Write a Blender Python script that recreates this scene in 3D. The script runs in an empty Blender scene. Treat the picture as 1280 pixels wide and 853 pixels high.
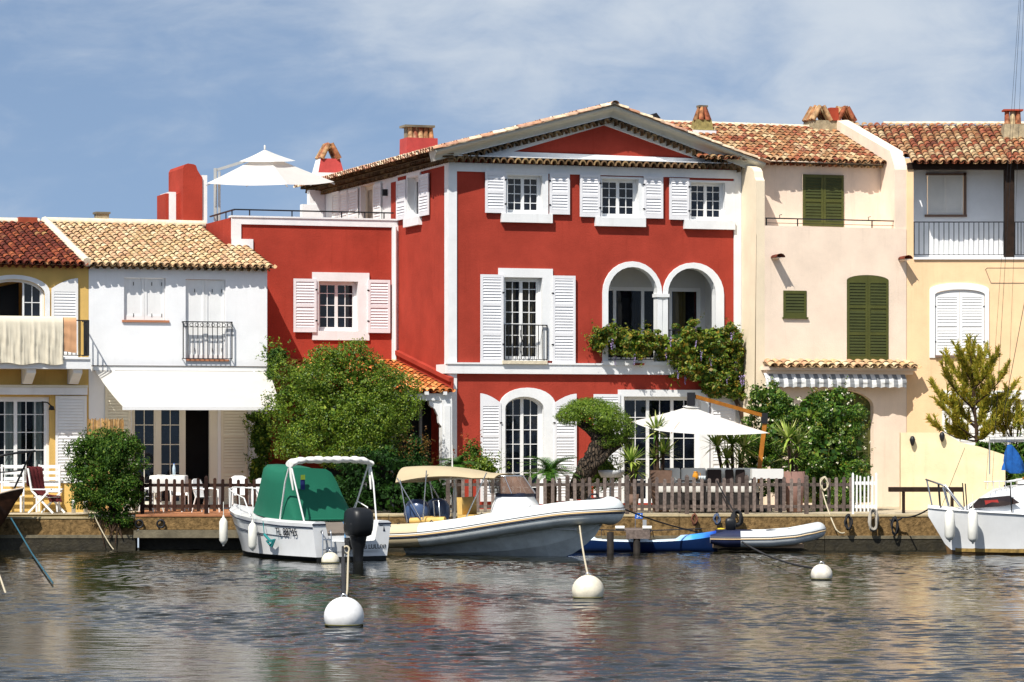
import bpy, bmesh, math, random
import numpy as np
from mathutils import Vector, Matrix
from mathutils.geometry import tessellate_polygon
random.seed(7); RNG = np.random.default_rng(11)
C = bpy.context.scene.collection
SC = bpy.context.scene
R = math.radians
# ------------------------------------------------------------------ camera, sky, sun, exposure
H = 3.3; FPX = 4000.0; V0 = 535.0
cd = bpy.data.cameras.new('camera'); cam = bpy.data.objects.new('camera', cd); C.objects.link(cam)
cam.location = (0, 0, H); cam.rotation_euler = (R(90), 0, 0)
cd.sensor_width = 36; cd.lens = 36 * FPX / 1280; cd.shift_y = (V0 - 426.5) / 1280
cd.clip_start = 0.5; cd.clip_end = 6000
SC.camera = cam
SUN = Vector((-.37, -.68, 1.0)).normalized()          # towards the sun
elev = math.asin(SUN.z); azim = math.atan2(SUN.x, SUN.y)
W = bpy.data.worlds.new('World'); SC.world = W; W.use_nodes = True
def build_world():
    nt = W.node_tree; N = nt.nodes; Lk = nt.links; N.clear()
    out = N.new('ShaderNodeOutputWorld'); bg = N.new('ShaderNodeBackground'); bg.inputs[1].default_value = 0.10
    sky = N.new('ShaderNodeTexSky'); sky.sky_type = 'NISHITA'; sky.sun_disc = False
    sky.sun_elevation = elev; sky.sun_rotation = azim
    sky.altitude = 0; sky.air_density = 1.0; sky.dust_density = 0.35; sky.ozone_density = 1.4
    tc = N.new('ShaderNodeTexCoord')
    # look a little higher into the sky dome than the horizon band, which is milky
    add = N.new('ShaderNodeVectorMath'); add.operation = 'ADD'; add.inputs[1].default_value = (0, 0, 0.22)
    nrm = N.new('ShaderNodeVectorMath'); nrm.operation = 'NORMALIZE'
    Lk.new(tc.outputs['Generated'], add.inputs[0]); Lk.new(add.outputs[0], nrm.inputs[0]); Lk.new(nrm.outputs[0], sky.inputs[0])
    def noise(scale, sc3, loc, detail, rough, dist=0.0):
        mp = N.new('ShaderNodeMapping'); mp.inputs['Scale'].default_value = sc3; mp.inputs['Location'].default_value = loc
        Lk.new(tc.outputs['Generated'], mp.inputs[0])
        n = N.new('ShaderNodeTexNoise'); n.inputs['Scale'].default_value = scale; n.inputs['Detail'].default_value = detail
        n.inputs['Roughness'].default_value = rough; n.inputs['Distortion'].default_value = dist
        Lk.new(mp.outputs[0], n.inputs['Vector']); return n.outputs[0]
    n1 = noise(5.0, (1, 1, 2.6), (4.1671, 3.3598, 1.2469), 9, .56, .3)
    n2 = noise(26.0, (1, 1, 2.2), (0.7, 2.4, 0.3), 7, .58, .5)
    mul = N.new('ShaderNodeMath'); mul.operation = 'MULTIPLY_ADD'; mul.inputs[1].default_value = .30
    Lk.new(n2, mul.inputs[0]); Lk.new(n1, mul.inputs[2])
    mr = N.new('ShaderNodeMapRange'); mr.inputs[1].default_value = .50; mr.inputs[2].default_value = .84; mr.interpolation_type = 'SMOOTHSTEP'
    mr.inputs[3].default_value = .08; mr.inputs[4].default_value = .92
    Lk.new(mul.outputs[0], mr.inputs[0])
    mix = N.new('ShaderNodeMix'); mix.data_type = 'RGBA'; mix.inputs[7].default_value = (5.1, 5.6, 6.2, 1)
    Lk.new(mr.outputs[0], mix.inputs[0]); Lk.new(sky.outputs[0], mix.inputs[6])
    Lk.new(mix.outputs[2], bg.inputs[0]); Lk.new(bg.outputs[0], out.inputs[0])
build_world()
sl = bpy.data.lights.new('sun', 'SUN'); so = bpy.data.objects.new('sun', sl); C.objects.link(so)
sl.energy = 4.9; sl.angle = R(.5); sl.color = (1, .95, .87)
so.rotation_euler = (-SUN).to_track_quat('-Z', 'Y').to_euler(); so.location = (-30, -20, 60)
SC.view_settings.view_transform = 'Standard'; SC.view_settings.look = 'None'
SC.view_settings.exposure = 0.38; SC.view_settings.gamma = 1; SC.view_settings.use_curve_mapping = False
SC.cycles.max_bounces = 6; SC.cycles.diffuse_bounces = 3; SC.cycles.glossy_bounces = 3; SC.cycles.transparent_max_bounces = 8
SC.cycles.caustics_reflective = False; SC.cycles.caustics_refractive = False

# ------------------------------------------------------------------ photograph -> place helpers
def at(u, v, Y):
    'point at distance Y seen at photo pixel (u, v)'
    return Vector(((u - 640) / FPX * Y, Y, H + (V0 - v) / FPX * Y))
def gz(v, Y): return H + (V0 - v) / FPX * Y
class Frame:
    'vertical building frame: x along the front, y inwards, z up'
    def __init__(s, u0, Y0, ang):
        s.O = Vector(((u0 - 640) / FPX * Y0, Y0, 0)); s.a = R(ang)
        s.t = Vector((math.cos(s.a), math.sin(s.a))); s.b = Vector((-math.sin(s.a), math.cos(s.a)))
        s.M = Matrix.Translation(s.O) @ Matrix.Rotation(s.a, 4, 'Z')
    def fr(s, u, v=V0, d=0.0):
        r = Vector(((u - 640) / FPX, 1)); o = s.O.xy
        k = (o.dot(s.b) + d) / r.dot(s.b); P = r * k
        return (P - o).dot(s.t), H + (V0 - v) / FPX * k
    def sd(s, u, v=V0, x=0.0):
        r = Vector(((u - 640) / FPX, 1)); o = s.O.xy
        k = (o.dot(s.t) + x) / r.dot(s.t); P = r * k
        return (P - o).dot(s.b), H + (V0 - v) / FPX * k
    def rect(s, u0, v0, u1, v1, d=0.0):
        um = (u0 + u1) / 2
        return s.fr(u0, v0, d)[0], s.fr(u1, v0, d)[0], s.fr(um, v1, d)[1], s.fr(um, v0, d)[1]
    def world(s, x, d, z): return s.M @ Vector((x, d, z))

# ------------------------------------------------------------------ materials
def lin(h):
    h = h.lstrip('#'); o = []
    for i in (0, 2, 4):
        c = int(h[i:i + 2], 16) / 255; o.append(c / 12.92 if c <= .04045 else ((c + .055) / 1.055) ** 2.4)
    return tuple(o)
_mc = {}
def mat(name, col, rough=.75, spec=.35, var=.06, vscale=1.2, bump=0.0, bscale=30.0, stain=0.0, metal=0.0, coat=0.0):
    if name in _mc: return _mc[name]
    if isinstance(col, str): col = lin(col)
    m = bpy.data.materials.new(name); m.use_nodes = True; nt = m.node_tree; N = nt.nodes; L = nt.links
    b = N['Principled BSDF']; b.inputs['Roughness'].default_value = rough; b.inputs['Specular IOR Level'].default_value = spec
    b.inputs['Metallic'].default_value = metal; b.inputs['Coat Weight'].default_value = coat
    tc = N.new('ShaderNodeTexCoord')
    n = N.new('ShaderNodeTexNoise'); n.inputs['Scale'].default_value = vscale; n.inputs['Detail'].default_value = 8; n.inputs['Roughness'].default_value = .65
    L.new(tc.outputs['Object'], n.inputs['Vector'])
    mr = N.new('ShaderNodeMapRange'); mr.inputs[1].default_value = .3; mr.inputs[2].default_value = .7
    mr.inputs[3].default_value = 1 - var * 1.6; mr.inputs[4].default_value = 1 + var
    L.new(n.outputs[0], mr.inputs[0])
    mx = N.new('ShaderNodeMix'); mx.data_type = 'RGBA'; mx.blend_type = 'MULTIPLY'; mx.inputs[0].default_value = 1
    mx.inputs[6].default_value = (*col, 1); L.new(mr.outputs[0], mx.inputs[7]); cur = mx.outputs[2]
    if stain > 0:                                   # vertical rain streaks and damp patches of their own shape
        mp = N.new('ShaderNodeMapping'); mp.inputs['Scale'].default_value = (3.2, 3.2, .25); L.new(tc.outputs['Object'], mp.inputs[0])
        ns = N.new('ShaderNodeTexNoise'); ns.inputs['Scale'].default_value = 1.4; ns.inputs['Detail'].default_value = 9; ns.inputs['Roughness'].default_value = .7
        L.new(mp.outputs[0], ns.inputs['Vector'])
        ms = N.new('ShaderNodeMapRange'); ms.inputs[1].default_value = .55; ms.inputs[2].default_value = .78; ms.inputs[3].default_value = 0; ms.inputs[4].default_value = stain
        L.new(ns.outputs[0], ms.inputs[0])
        m2 = N.new('ShaderNodeMix'); m2.data_type = 'RGBA'; m2.blend_type = 'MULTIPLY'; m2.inputs[7].default_value = (.55, .5, .45, 1)
        L.new(ms.outputs[0], m2.inputs[0]); L.new(cur, m2.inputs[6]); cur = m2.outputs[2]
    L.new(cur, b.inputs['Base Color'])
    if bump > 0:
        nb = N.new('ShaderNodeTexNoise'); nb.inputs['Scale'].default_value = bscale; nb.inputs['Detail'].default_value = 6
        L.new(tc.outputs['Object'], nb.inputs['Vector'])
        bp = N.new('ShaderNodeBump'); bp.inputs['Strength'].default_value = bump; bp.inputs['Distance'].default_value = .02
        L.new(nb.outputs[0], bp.inputs['Height']); L.new(bp.outputs[0], b.inputs['Normal'])
    _mc[name] = m; return m
def ramp_mat(name, cols, rough=.85, var=.25, vscale=9, spec=.2, bump=.2, transl=0.0, patch=0.0):
    'one random colour of the list for each separate piece (tile, leaf)'
    if name in _mc: return _mc[name]
    m = bpy.data.materials.new(name); m.use_nodes = True; nt = m.node_tree; N = nt.nodes; L = nt.links
    b = N['Principled BSDF']; b.inputs['Roughness'].default_value = rough; b.inputs['Specular IOR Level'].default_value = spec
    g = N.new('ShaderNodeNewGeometry'); r = N.new('ShaderNodeValToRGB'); r.color_ramp.interpolation = 'CONSTANT' if transl == 0 and patch == 0 else 'LINEAR'
    while len(r.color_ramp.elements) < len(cols): r.color_ramp.elements.new(.5)
    for i, c in enumerate(cols):
        e = r.color_ramp.elements[i]; e.position = i / len(cols) if transl == 0 and patch == 0 else i / max(1, len(cols) - 1)
    for i, c in enumerate(cols):
        c = lin(c) if isinstance(c, str) else c
        r.color_ramp.elements[i].color = (*c, 1)
    tc = N.new('ShaderNodeTexCoord')
    if patch > 0:
        npn = N.new('ShaderNodeTexNoise'); npn.inputs['Scale'].default_value = .9; npn.inputs['Detail'].default_value = 4; L.new(tc.outputs['Object'], npn.inputs['Vector'])
        m1 = N.new('ShaderNodeMath'); m1.operation = 'MULTIPLY_ADD'; m1.inputs[1].default_value = 1 - patch; L.new(g.outputs['Random Per Island'], m1.inputs[0])
        m2 = N.new('ShaderNodeMapRange'); m2.inputs[1].default_value = .32; m2.inputs[2].default_value = .68; m2.inputs[4].default_value = patch; L.new(npn.outputs[0], m2.inputs[0]); L.new(m2.outputs[0], m1.inputs[2]); L.new(m1.outputs[0], r.inputs[0])
    else: L.new(g.outputs['Random Per Island'], r.inputs[0])
    n = N.new('ShaderNodeTexNoise'); n.inputs['Scale'].default_value = vscale; n.inputs['Detail'].default_value = 6
    L.new(tc.outputs['Object'], n.inputs['Vector'])
    mr = N.new('ShaderNodeMapRange'); mr.inputs[1].default_value = .3; mr.inputs[2].default_value = .7; mr.inputs[3].default_value = 1 - var * 1.4; mr.inputs[4].default_value = 1 + var * .8
    L.new(n.outputs[0], mr.inputs[0])
    mx = N.new('ShaderNodeMix'); mx.data_type = 'RGBA'; mx.blend_type = 'MULTIPLY'; mx.inputs[0].default_value = 1
    L.new(r.outputs[0], mx.inputs[6]); L.new(mr.outputs[0], mx.inputs[7]); L.new(mx.outputs[2], b.inputs['Base Color'])
    if bump > 0:
        nb = N.new('ShaderNodeTexNoise'); nb.inputs['Scale'].default_value = 40; L.new(tc.outputs['Object'], nb.inputs['Vector'])
        bp = N.new('ShaderNodeBump'); bp.inputs['Strength'].default_value = bump; bp.inputs['Distance'].default_value = .015
        L.new(nb.outputs[0], bp.inputs['Height']); L.new(bp.outputs[0], b.inputs['Normal'])
    if transl > 0:
        tr = N.new('ShaderNodeBsdfTranslucent'); ms = N.new('ShaderNodeMixShader'); ms.inputs[0].default_value = transl
        L.new(mx.outputs[2], tr.inputs[0]); L.new(b.outputs[0], ms.inputs[1]); L.new(tr.outputs[0], ms.inputs[2])
        L.new(ms.outputs[0], N['Material Output'].inputs[0])
    _mc[name] = m; return m
def glass_mat(name, tint=(.005, .007, .012), see=0.0):
    if name in _mc: return _mc[name]
    m = bpy.data.materials.new(name); m.use_nodes = True; nt = m.node_tree; N = nt.nodes; L = nt.links
    b = N['Principled BSDF']; b.inputs['Roughness'].default_value = .03; b.inputs['IOR'].default_value = 1.45
    tc = N.new('ShaderNodeTexCoord'); n = N.new('ShaderNodeTexNoise'); n.inputs['Scale'].default_value = 1.7; n.inputs['Detail'].default_value = 3
    L.new(tc.outputs['Object'], n.inputs['Vector'])
    bp = N.new('ShaderNodeBump'); bp.inputs['Strength'].default_value = .04; bp.inputs['Distance'].default_value = .05
    L.new(n.outputs[0], bp.inputs['Height']); L.new(bp.outputs[0], b.inputs['Normal'])
    r = N.new('ShaderNodeValToRGB'); r.color_ramp.elements[0].color = (tint[0] * .4, tint[1] * .4, tint[2] * .4, 1); r.color_ramp.elements[1].color = (tint[0] * 2.2, tint[1] * 2.2, tint[2] * 2.2, 1)
    r.color_ramp.elements[0].position = .35; r.color_ramp.elements[1].position = .75
    L.new(n.outputs[0], r.inputs[0]); L.new(r.outputs[0], b.inputs['Base Color'])
    if see > 0:
        t = N.new('ShaderNodeBsdfTransparent'); t.inputs[0].default_value = (.85, .9, .9, 1)
        ms = N.new('ShaderNodeMixShader'); ms.inputs[0].default_value = see
        L.new(b.outputs[0], ms.inputs[1]); L.new(t.outputs[0], ms.inputs[2]); L.new(ms.outputs[0], N['Material Output'].inputs[0])
    _mc[name] = m; return m

# ------------------------------------------------------------------ mesh builder
class MB:
    def __init__(s, xf=None): s.v = []; s.f = []; s.mi = []; s.sm = []; s.xf = xf; s.m = 0; s.smooth = False
    def add(s, vs, fs, smooth=None):
        o = len(s.v); X = s.xf
        for p in vs:
            p = Vector(p); s.v.append(tuple(X @ p) if X else tuple(p))
        sm = s.smooth if smooth is None else smooth
        for f in fs: s.f.append(tuple(i + o for i in f)); s.mi.append(s.m); s.sm.append(sm)
        return s
    def box(s, x0, x1, y0, y1, z0, z1):
        v = [(x0, y0, z0), (x1, y0, z0), (x1, y1, z0), (x0, y1, z0), (x0, y0, z1), (x1, y0, z1), (x1, y1, z1), (x0, y1, z1)]
        return s.add(v, [(0, 3, 2, 1), (4, 5, 6, 7), (0, 1, 5, 4), (1, 2, 6, 5), (2, 3, 7, 6), (3, 0, 4, 7)], False)
    def obox(s, M, sx, sy, sz):
        'box of full size sx sy sz centred on matrix M'
        v = [M @ Vector((x * sx / 2, y * sy / 2, z * sz / 2)) for z in (-1, 1) for (x, y) in ((-1, -1), (1, -1), (1, 1), (-1, 1))]
        return s.add(v, [(0, 3, 2, 1), (4, 5, 6, 7), (0, 1, 5, 4), (1, 2, 6, 5), (2, 3, 7, 6), (3, 0, 4, 7)], False)
    def bar(s, p, q, w, h):
        p = Vector(p); q = Vector(q); d = q - p
        M = Matrix.Translation((p + q) / 2) @ d.to_track_quat('X', 'Z').to_matrix().to_4x4()
        return s.obox(M, d.length, w, h)
    def quad(s, a, b, c, d): return s.add([a, b, c, d], [(0, 1, 2, 3)])
    def poly(s, pts): return s.add(pts, [tuple(range(len(pts)))])
    def tube(s, pts, r, seg=6, cap=True, smooth=True, closed=False):
        pts = [Vector(p) for p in pts]; n = len(pts); rs = r if isinstance(r, (list, tuple)) else [r] * n
        vs = []; fs = []; prev = None
        for i, p in enumerate(pts):
            if closed: d = pts[(i + 1) % n] - pts[i - 1]
            else: d = pts[min(i + 1, n - 1)] - pts[max(i - 1, 0)]
            if d.length < 1e-9: d = Vector((0, 0, 1))
            d.normalize()
            if prev is None:
                ref = Vector((0, 0, 1)) if abs(d.z) < .9 else Vector((1, 0, 0)); a = d.cross(ref).normalized()
            else:
                a = prev - d * prev.dot(d)
                a = a.normalized() if a.length > 1e-6 else d.orthogonal().normalized()
            prev = a; b = d.cross(a)
            for k in range(seg):
                t = 2 * math.pi * k / seg; vs.append(p + (a * math.cos(t) + b * math.sin(t)) * rs[i])
        m = n if closed else n - 1
        for i in range(m):
            j = (i + 1) % n
            for k in range(seg):
                k2 = (k + 1) % seg; fs.append((i * seg + k, i * seg + k2, j * seg + k2, j * seg + k))
        s.add(vs, fs, smooth)
        if cap and not closed:
            s.add(vs[:seg][::-1], [tuple(range(seg))], False); s.add(vs[-seg:], [tuple(range(seg))], False)
        return s
    def lathe(s, prof, c=(0, 0, 0), seg=20, smooth=True, sy=1.0):
        c = Vector(c); vs = []; fs = []; n = len(prof)
        for (r, z) in prof:
            for k in range(seg):
                t = 2 * math.pi * k / seg; vs.append(c + Vector((r * math.cos(t), r * math.sin(t) * sy, z)))
        for i in range(n - 1):
            for k in range(seg):
                k2 = (k + 1) % seg; fs.append((i * seg + k, i * seg + k2, (i + 1) * seg + k2, (i + 1) * seg + k))
        return s.add(vs, fs, smooth)
    def loft(s, secs, closed=False, smooth=True, cap0=False, cap1=False):
        n = len(secs[0]); vs = [p for sec in secs for p in sec]; fs = []
        for i in range(len(secs) - 1):
            for k in range(n if closed else n - 1):
                k2 = (k + 1) % n; fs.append((i * n + k, i * n + k2, (i + 1) * n + k2, (i + 1) * n + k))
        s.add(vs, fs, smooth)
        if cap0: s.add(list(secs[0])[::-1], [tuple(range(n))], False)
        if cap1: s.add(list(secs[-1]), [tuple(range(n))], False)
        return s
    def prism(s, poly, y0, y1):
        'poly in (x, z), extruded from y0 to y1'
        n = len(poly)
        s.add([(x, y0, z) for x, z in poly] + [(x, y1, z) for x, z in poly],
              [tuple(range(n)), tuple(range(2 * n - 1, n - 1, -1))] + [(i, i + n, (i + 1) % n + n, (i + 1) % n) for i in range(n)], False)
        return s
    def wall(s, outer, holes, y, reveal, mrev=None):
        loops = [outer] + holes
        tris = tessellate_polygon([[Vector((x, z, 0)) for x, z in lp] for lp in loops])
        flat = [(x, y, z) for lp in loops for x, z in lp]
        s.add(flat, [tuple(t) for t in tris], False)
        m0 = s.m
        if mrev is not None: s.m = mrev
        for lp in holes:
            n = len(lp)
            s.add([(x, y, z) for x, z in lp] + [(x, y + reveal, z) for x, z in lp], [(i, (i + 1) % n, (i + 1) % n + n, i + n) for i in range(n)], False)
        s.m = m0
        return s
    def ring(s, outer, inner, y0, y1, open_bottom=False):
        n = len(outer); r = range(1, n) if open_bottom else range(n)
        vs = [(x, y0, z) for x, z in outer] + [(x, y0, z) for x, z in inner] + [(x, y1, z) for x, z in outer] + [(x, y1, z) for x, z in inner]
        fs = []
        for i in r:
            j = (i + 1) % n
            fs += [(i, j, n + j, n + i), (n + i, n + j, 3 * n + j, 3 * n + i), (2 * n + i, 2 * n + j, j, i)]
        if open_bottom:
            fs += [(0, n, 3 * n, 2 * n), (1, 2 * n + 1, 3 * n + 1, n + 1)]
        return s.add(vs, fs, False)
    def build(s, name, mats, parent=None, **props):
        me = bpy.data.meshes.new(name); me.from_pydata(s.v, [], s.f)
        for m in (mats if isinstance(mats, (list, tuple)) else [mats]): me.materials.append(m)
        me.polygons.foreach_set('material_index', s.mi); me.polygons.foreach_set('use_smooth', s.sm)
        me.update(); me.validate()
        o = bpy.data.objects.new(name, me); C.objects.link(o)
        if parent is not None: o.parent = parent
        for k, v in props.items(): o[k] = v
        return o
def tag(o, label, cat, group=None):
    o['label'] = label; o['category'] = cat
    if group: o['group'] = group
    return o
def thing(name, label, cat, loc=(0, 0, 0), rz=0.0, group=None):
    o = bpy.data.objects.new(name, None); C.objects.link(o); o.location = loc; o.rotation_euler = (0, 0, rz)
    o.empty_display_size = .2
    return tag(o, label, cat, group)
def copy_tree(o, loc=None, rz=None, label=None, parent=None, scale=None):
    c = o.copy(); C.objects.link(c)
    if parent is not None: c.parent = parent
    for ch in list(o.children): copy_tree(ch, parent=c)
    if loc is not None: c.location = loc
    if rz is not None: c.rotation_euler = (0, 0, rz)
    if scale is not None: c.scale = (scale,) * 3 if not isinstance(scale, tuple) else scale
    if label: c['label'] = label
    return c
def structure(o): o['kind'] = 'structure'; return o
def sag(a, b, drop, n=12):
    a = Vector(a); b = Vector(b)
    return [a.lerp(b, i / n) - Vector((0, 0, 4 * drop * (i / n) * (1 - i / n))) for i in range(n + 1)]

# ------------------------------------------------------------------ water, quay, ground
def build_water():
    m = bpy.data.materials.new('harbour_water'); m.use_nodes = True; nt = m.node_tree; N = nt.nodes; L = nt.links
    b = N['Principled BSDF']; b.inputs['Base Color'].default_value = (.009, .009, .005, 1); b.inputs['Roughness'].default_value = .04
    b.inputs['IOR'].default_value = 1.33; b.inputs['Specular IOR Level'].default_value = .4
    tc = N.new('ShaderNodeTexCoord'); mp = N.new('ShaderNodeMapping'); mp.inputs['Scale'].default_value = (1.0, .8, 1)
    L.new(tc.outputs['Object'], mp.inputs[0])
    n = N.new('ShaderNodeTexNoise'); n.inputs['Scale'].default_value = 9; n.inputs['Detail'].default_value = 5; n.inputs['Roughness'].default_value = .6
    L.new(mp.outputs[0], n.inputs['Vector'])
    bp = N.new('ShaderNodeBump'); bp.inputs['Strength'].default_value = .22; bp.inputs['Distance'].default_value = .02
    L.new(n.outputs[0], bp.inputs['Height']); L.new(bp.outputs[0], b.inputs['Normal'])
    xs = np.concatenate([-16 - np.geomspace(.1, 400, 24)[::-1], np.arange(-16, 16.001, .045), 16 + np.geomspace(.1, 400, 24)])
    ys = np.concatenate([30 - np.geomspace(.1, 300, 24)[::-1], np.arange(30, 88.0, .055)])
    X, Y = np.meshgrid(xs, ys)
    Z = np.zeros_like(X)
    rng = np.random.default_rng(5)
    big = np.zeros_like(X)                       # calm and ruffled patches
    for i in range(9): big += np.sin(X * rng.uniform(.15, .9) + Y * rng.uniform(.1, .45) + rng.uniform(0, 6.28))
    ruff = np.clip(.85 + .16 * big, .35, 1.5)
    for i in range(90):
        lam = np.exp(rng.uniform(np.log(.16), np.log(.95))); ang = rng.normal(R(89), R(19)); k = 2 * np.pi / lam
        slope = .027 * min(1, (.42 / lam) ** .6) * rng.uniform(.5, 1.1)
        w_ = np.sin(X * rng.uniform(.2, 1.3) + Y * rng.uniform(.2, .8) + rng.uniform(0, 6.28))
        Z += slope / k * ruff * (.8 + .4 * w_) * np.sin(k * (np.cos(ang) * X + np.sin(ang) * Y) + rng.uniform(0, 6.28))
    Z = Z + 8.0 * np.maximum(Z, 0) ** 2
    fade = np.clip((22 - np.abs(X)) / 5, 0, 1) * np.clip((Y - 26) / 4, 0, 1)
    Z *= fade
    nx, ny = len(xs), len(ys)
    me = bpy.data.meshes.new('water'); co = np.stack([X, Y, Z], -1).reshape(-1, 3).astype(np.float32)
    idx = np.arange(nx * ny).reshape(ny, nx)
    q = np.stack([idx[:-1, :-1], idx[:-1, 1:], idx[1:, 1:], idx[1:, :-1]], -1).reshape(-1, 4).astype(np.int32)
    me.vertices.add(len(co)); me.vertices.foreach_set('co', co.ravel())
    me.loops.add(q.size); me.loops.foreach_set('vertex_index', q.ravel())
    me.polygons.add(len(q)); me.polygons.foreach_set('loop_start', np.arange(0, q.size, 4, dtype=np.int32))
    me.polygons.foreach_set('use_smooth', np.ones(len(q), dtype=bool))
    me.update(calc_edges=True); me.materials.append(m)
    o = bpy.data.objects.new('water', me); C.objects.link(o); structure(o)
build_water()

def stone_mat():
    m = mat('quay_stone', '#7d6542', rough=.95, var=.45, vscale=9, bump=1.0, bscale=26, spec=.1, stain=.5)
    return m
QY = 86.3; QZ = 0.96
def build_quay():
    drip = mat('lime_streak', (.55, .52, .44), rough=.9, var=.3, vscale=9); st = stone_mat(); cap = mat('quay_cap', '#b3a27e', rough=.9, var=.18, vscale=3, bump=.4, bscale=30)
    wet = mat('wet_stone', '#2f2a1c', rough=.6, var=.35, vscale=4, bump=.8, bscale=16)
    dk = mat('concrete_lip', '#6d6552', rough=.9, var=.25, vscale=4, bump=.5, bscale=20)
    gr = mat('terrace_paving', '#b5a88f', rough=.9, var=.12, vscale=2, bump=.3)
    terra = mat('terracotta_paving', '#a8714d', rough=.85, var=.2, vscale=3, bump=.3)
    # ground sheet behind the quay, reaching past the horizon of the place
    g = MB(); g.quad((-900, QY + .33, QZ - .006), (900, QY + .33, QZ - .006), (900, 2500, QZ - .006), (-900, 2500, QZ - .006))
    structure(g.build('ground', gr))
    xa = at(171, 600, QY).x; xb = at(291, 600, QY).x
    q = MB()
    # left stretch, the overhanging terrace stretch, the long stretch
    def stretch(x0, x1, zt, ledge):
        q.m = 1; q.box(x0, x1, QY - .02, QY + .34, zt - .05, zt)
        q.m = 0; q.box(x0, x1, QY, QY + .33, ledge, zt - .052)
        q.m = 2; q.box(x0, x1, QY - .14, QY + .33, -.9, ledge - .002)
        q.m = 3; q.box(x0, x1, QY - .16, QY + .1, ledge - .07, ledge + .012)
    x = xa - .02
    while x > -60: stretch(x - 4.3 if x > -16 else -60, x, QZ - .06, .40); x = x - 4.312 if x > -16 else -61
    x = xb + .3
    while x < 60: stretch(x, x + 3.9 if x < 16 else 60, QZ, .38); x = x + 3.914 if x < 16 else 61
    structure(q.build('quay', [st, cap, wet, dk]))
    t = MB(); t.m = 0; t.box(xa - .02, xb + .3, QY - .12, QY + .34, QZ - .40, QZ - .05)
    t.m = 1; t.box(xa - .02, xb + .3, QY - .14, QY + .36, QZ - .05, QZ + .008)
    t.m = 2; t.box(xa - .06, xb + .32, QY - .24, QY - .05, QZ - .62, QZ - .41)
    t.m = 3; t.box(xa, xb + .3, QY + .5, QY + .7, -.9, QZ - .41)
    structure(t.build('quay_ledge', [st, terra, dk, wet]))
    tp = MB(); tp.box(xa - .3, xb + .6, QY + .36, QY + 5.6, QZ - .02, QZ + .012)
    structure(tp.build('terrace', terra))
build_quay()
# ------------------------------------------------------------------ house parts
WHITE = mat('white_paint', (.79, .80, .80), rough=.65, var=.05, vscale=2.0, bump=.12, bscale=25, stain=.22)
WOODW = mat('white_joinery', (.80, .80, .79), rough=.45, var=.03, vscale=3)
LILAC = mat('shutter_paint', (.76, .76, .78), rough=.5, var=.04, vscale=2.5)
CREAMS = mat('cream_shutter', (.72, .68, .55), rough=.55, var=.05)
IRON = mat('black_iron', (.012, .012, .014), rough=.45, var=.1)
GLASS = glass_mat('window_glass'); SEEG = glass_mat('clear_glass', see=.72)
DARK = mat('interior_shade', (.008, .008, .009), rough=.9, var=.3)  # near-black sheets in this colour stand in for the shade of unlit interiors
GREEN = mat('olive_green_paint', '#4d5022', rough=.55, var=.12, vscale=3)
DGREEN = mat('olive_slat_paint', '#3c4119', rough=.6, var=.12, vscale=3)
REDS = mat('red_stucco', (.37, .050, .031), rough=.9, var=.13, vscale=.8, bump=.35, bscale=22, spec=.1, stain=.48)
TILE_BEIGE = ramp_mat('beige_tiles', ['#c9ae82', '#d6bd92', '#bf9c70', '#dcc8a2', '#b88f66', '#cfae88', '#c79a78', '#a98a62'], patch=.2, var=.3)
TILE_MIX = ramp_mat('mixed_tiles', ['#533528', '#7c4634', '#9c5a3e', '#8a6848', '#ad7c54', '#96503a', '#bf9f74', '#a88260', '#cdb78e', '#8a4c38', '#d2c19c'], var=.42, patch=.28)
TILE_DARK = ramp_mat('weathered_red_tiles', ['#4a241c', '#6b3226', '#7c3a28', '#5a2c22', '#8a432c', '#a35c3a', '#6b3024', '#b8905c'], var=.4, patch=.25)
TILE_PALE = ramp_mat('pale_rose_tiles', ['#c9a58b', '#d8c3a4', '#b98c74', '#e0d2b8', '#c08f72', '#cfb596'])
TILE_GEN = ramp_mat('shaded_cornice_tiles', ['#7d6548', '#66513a', '#8a7250', '#584630', '#73593f'], var=.3)  # tile tones darkened: the shade under the eaves is put into the colour
TILE_ORANGE = ramp_mat('orange_tiles', ['#c4733d', '#d58d50', '#b9622f', '#dca267', '#a85a30'])
MORTAR = mat('lime_mortar', '#d9cdb4', rough=.95, var=.15, vscale=5, bump=.5)

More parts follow.
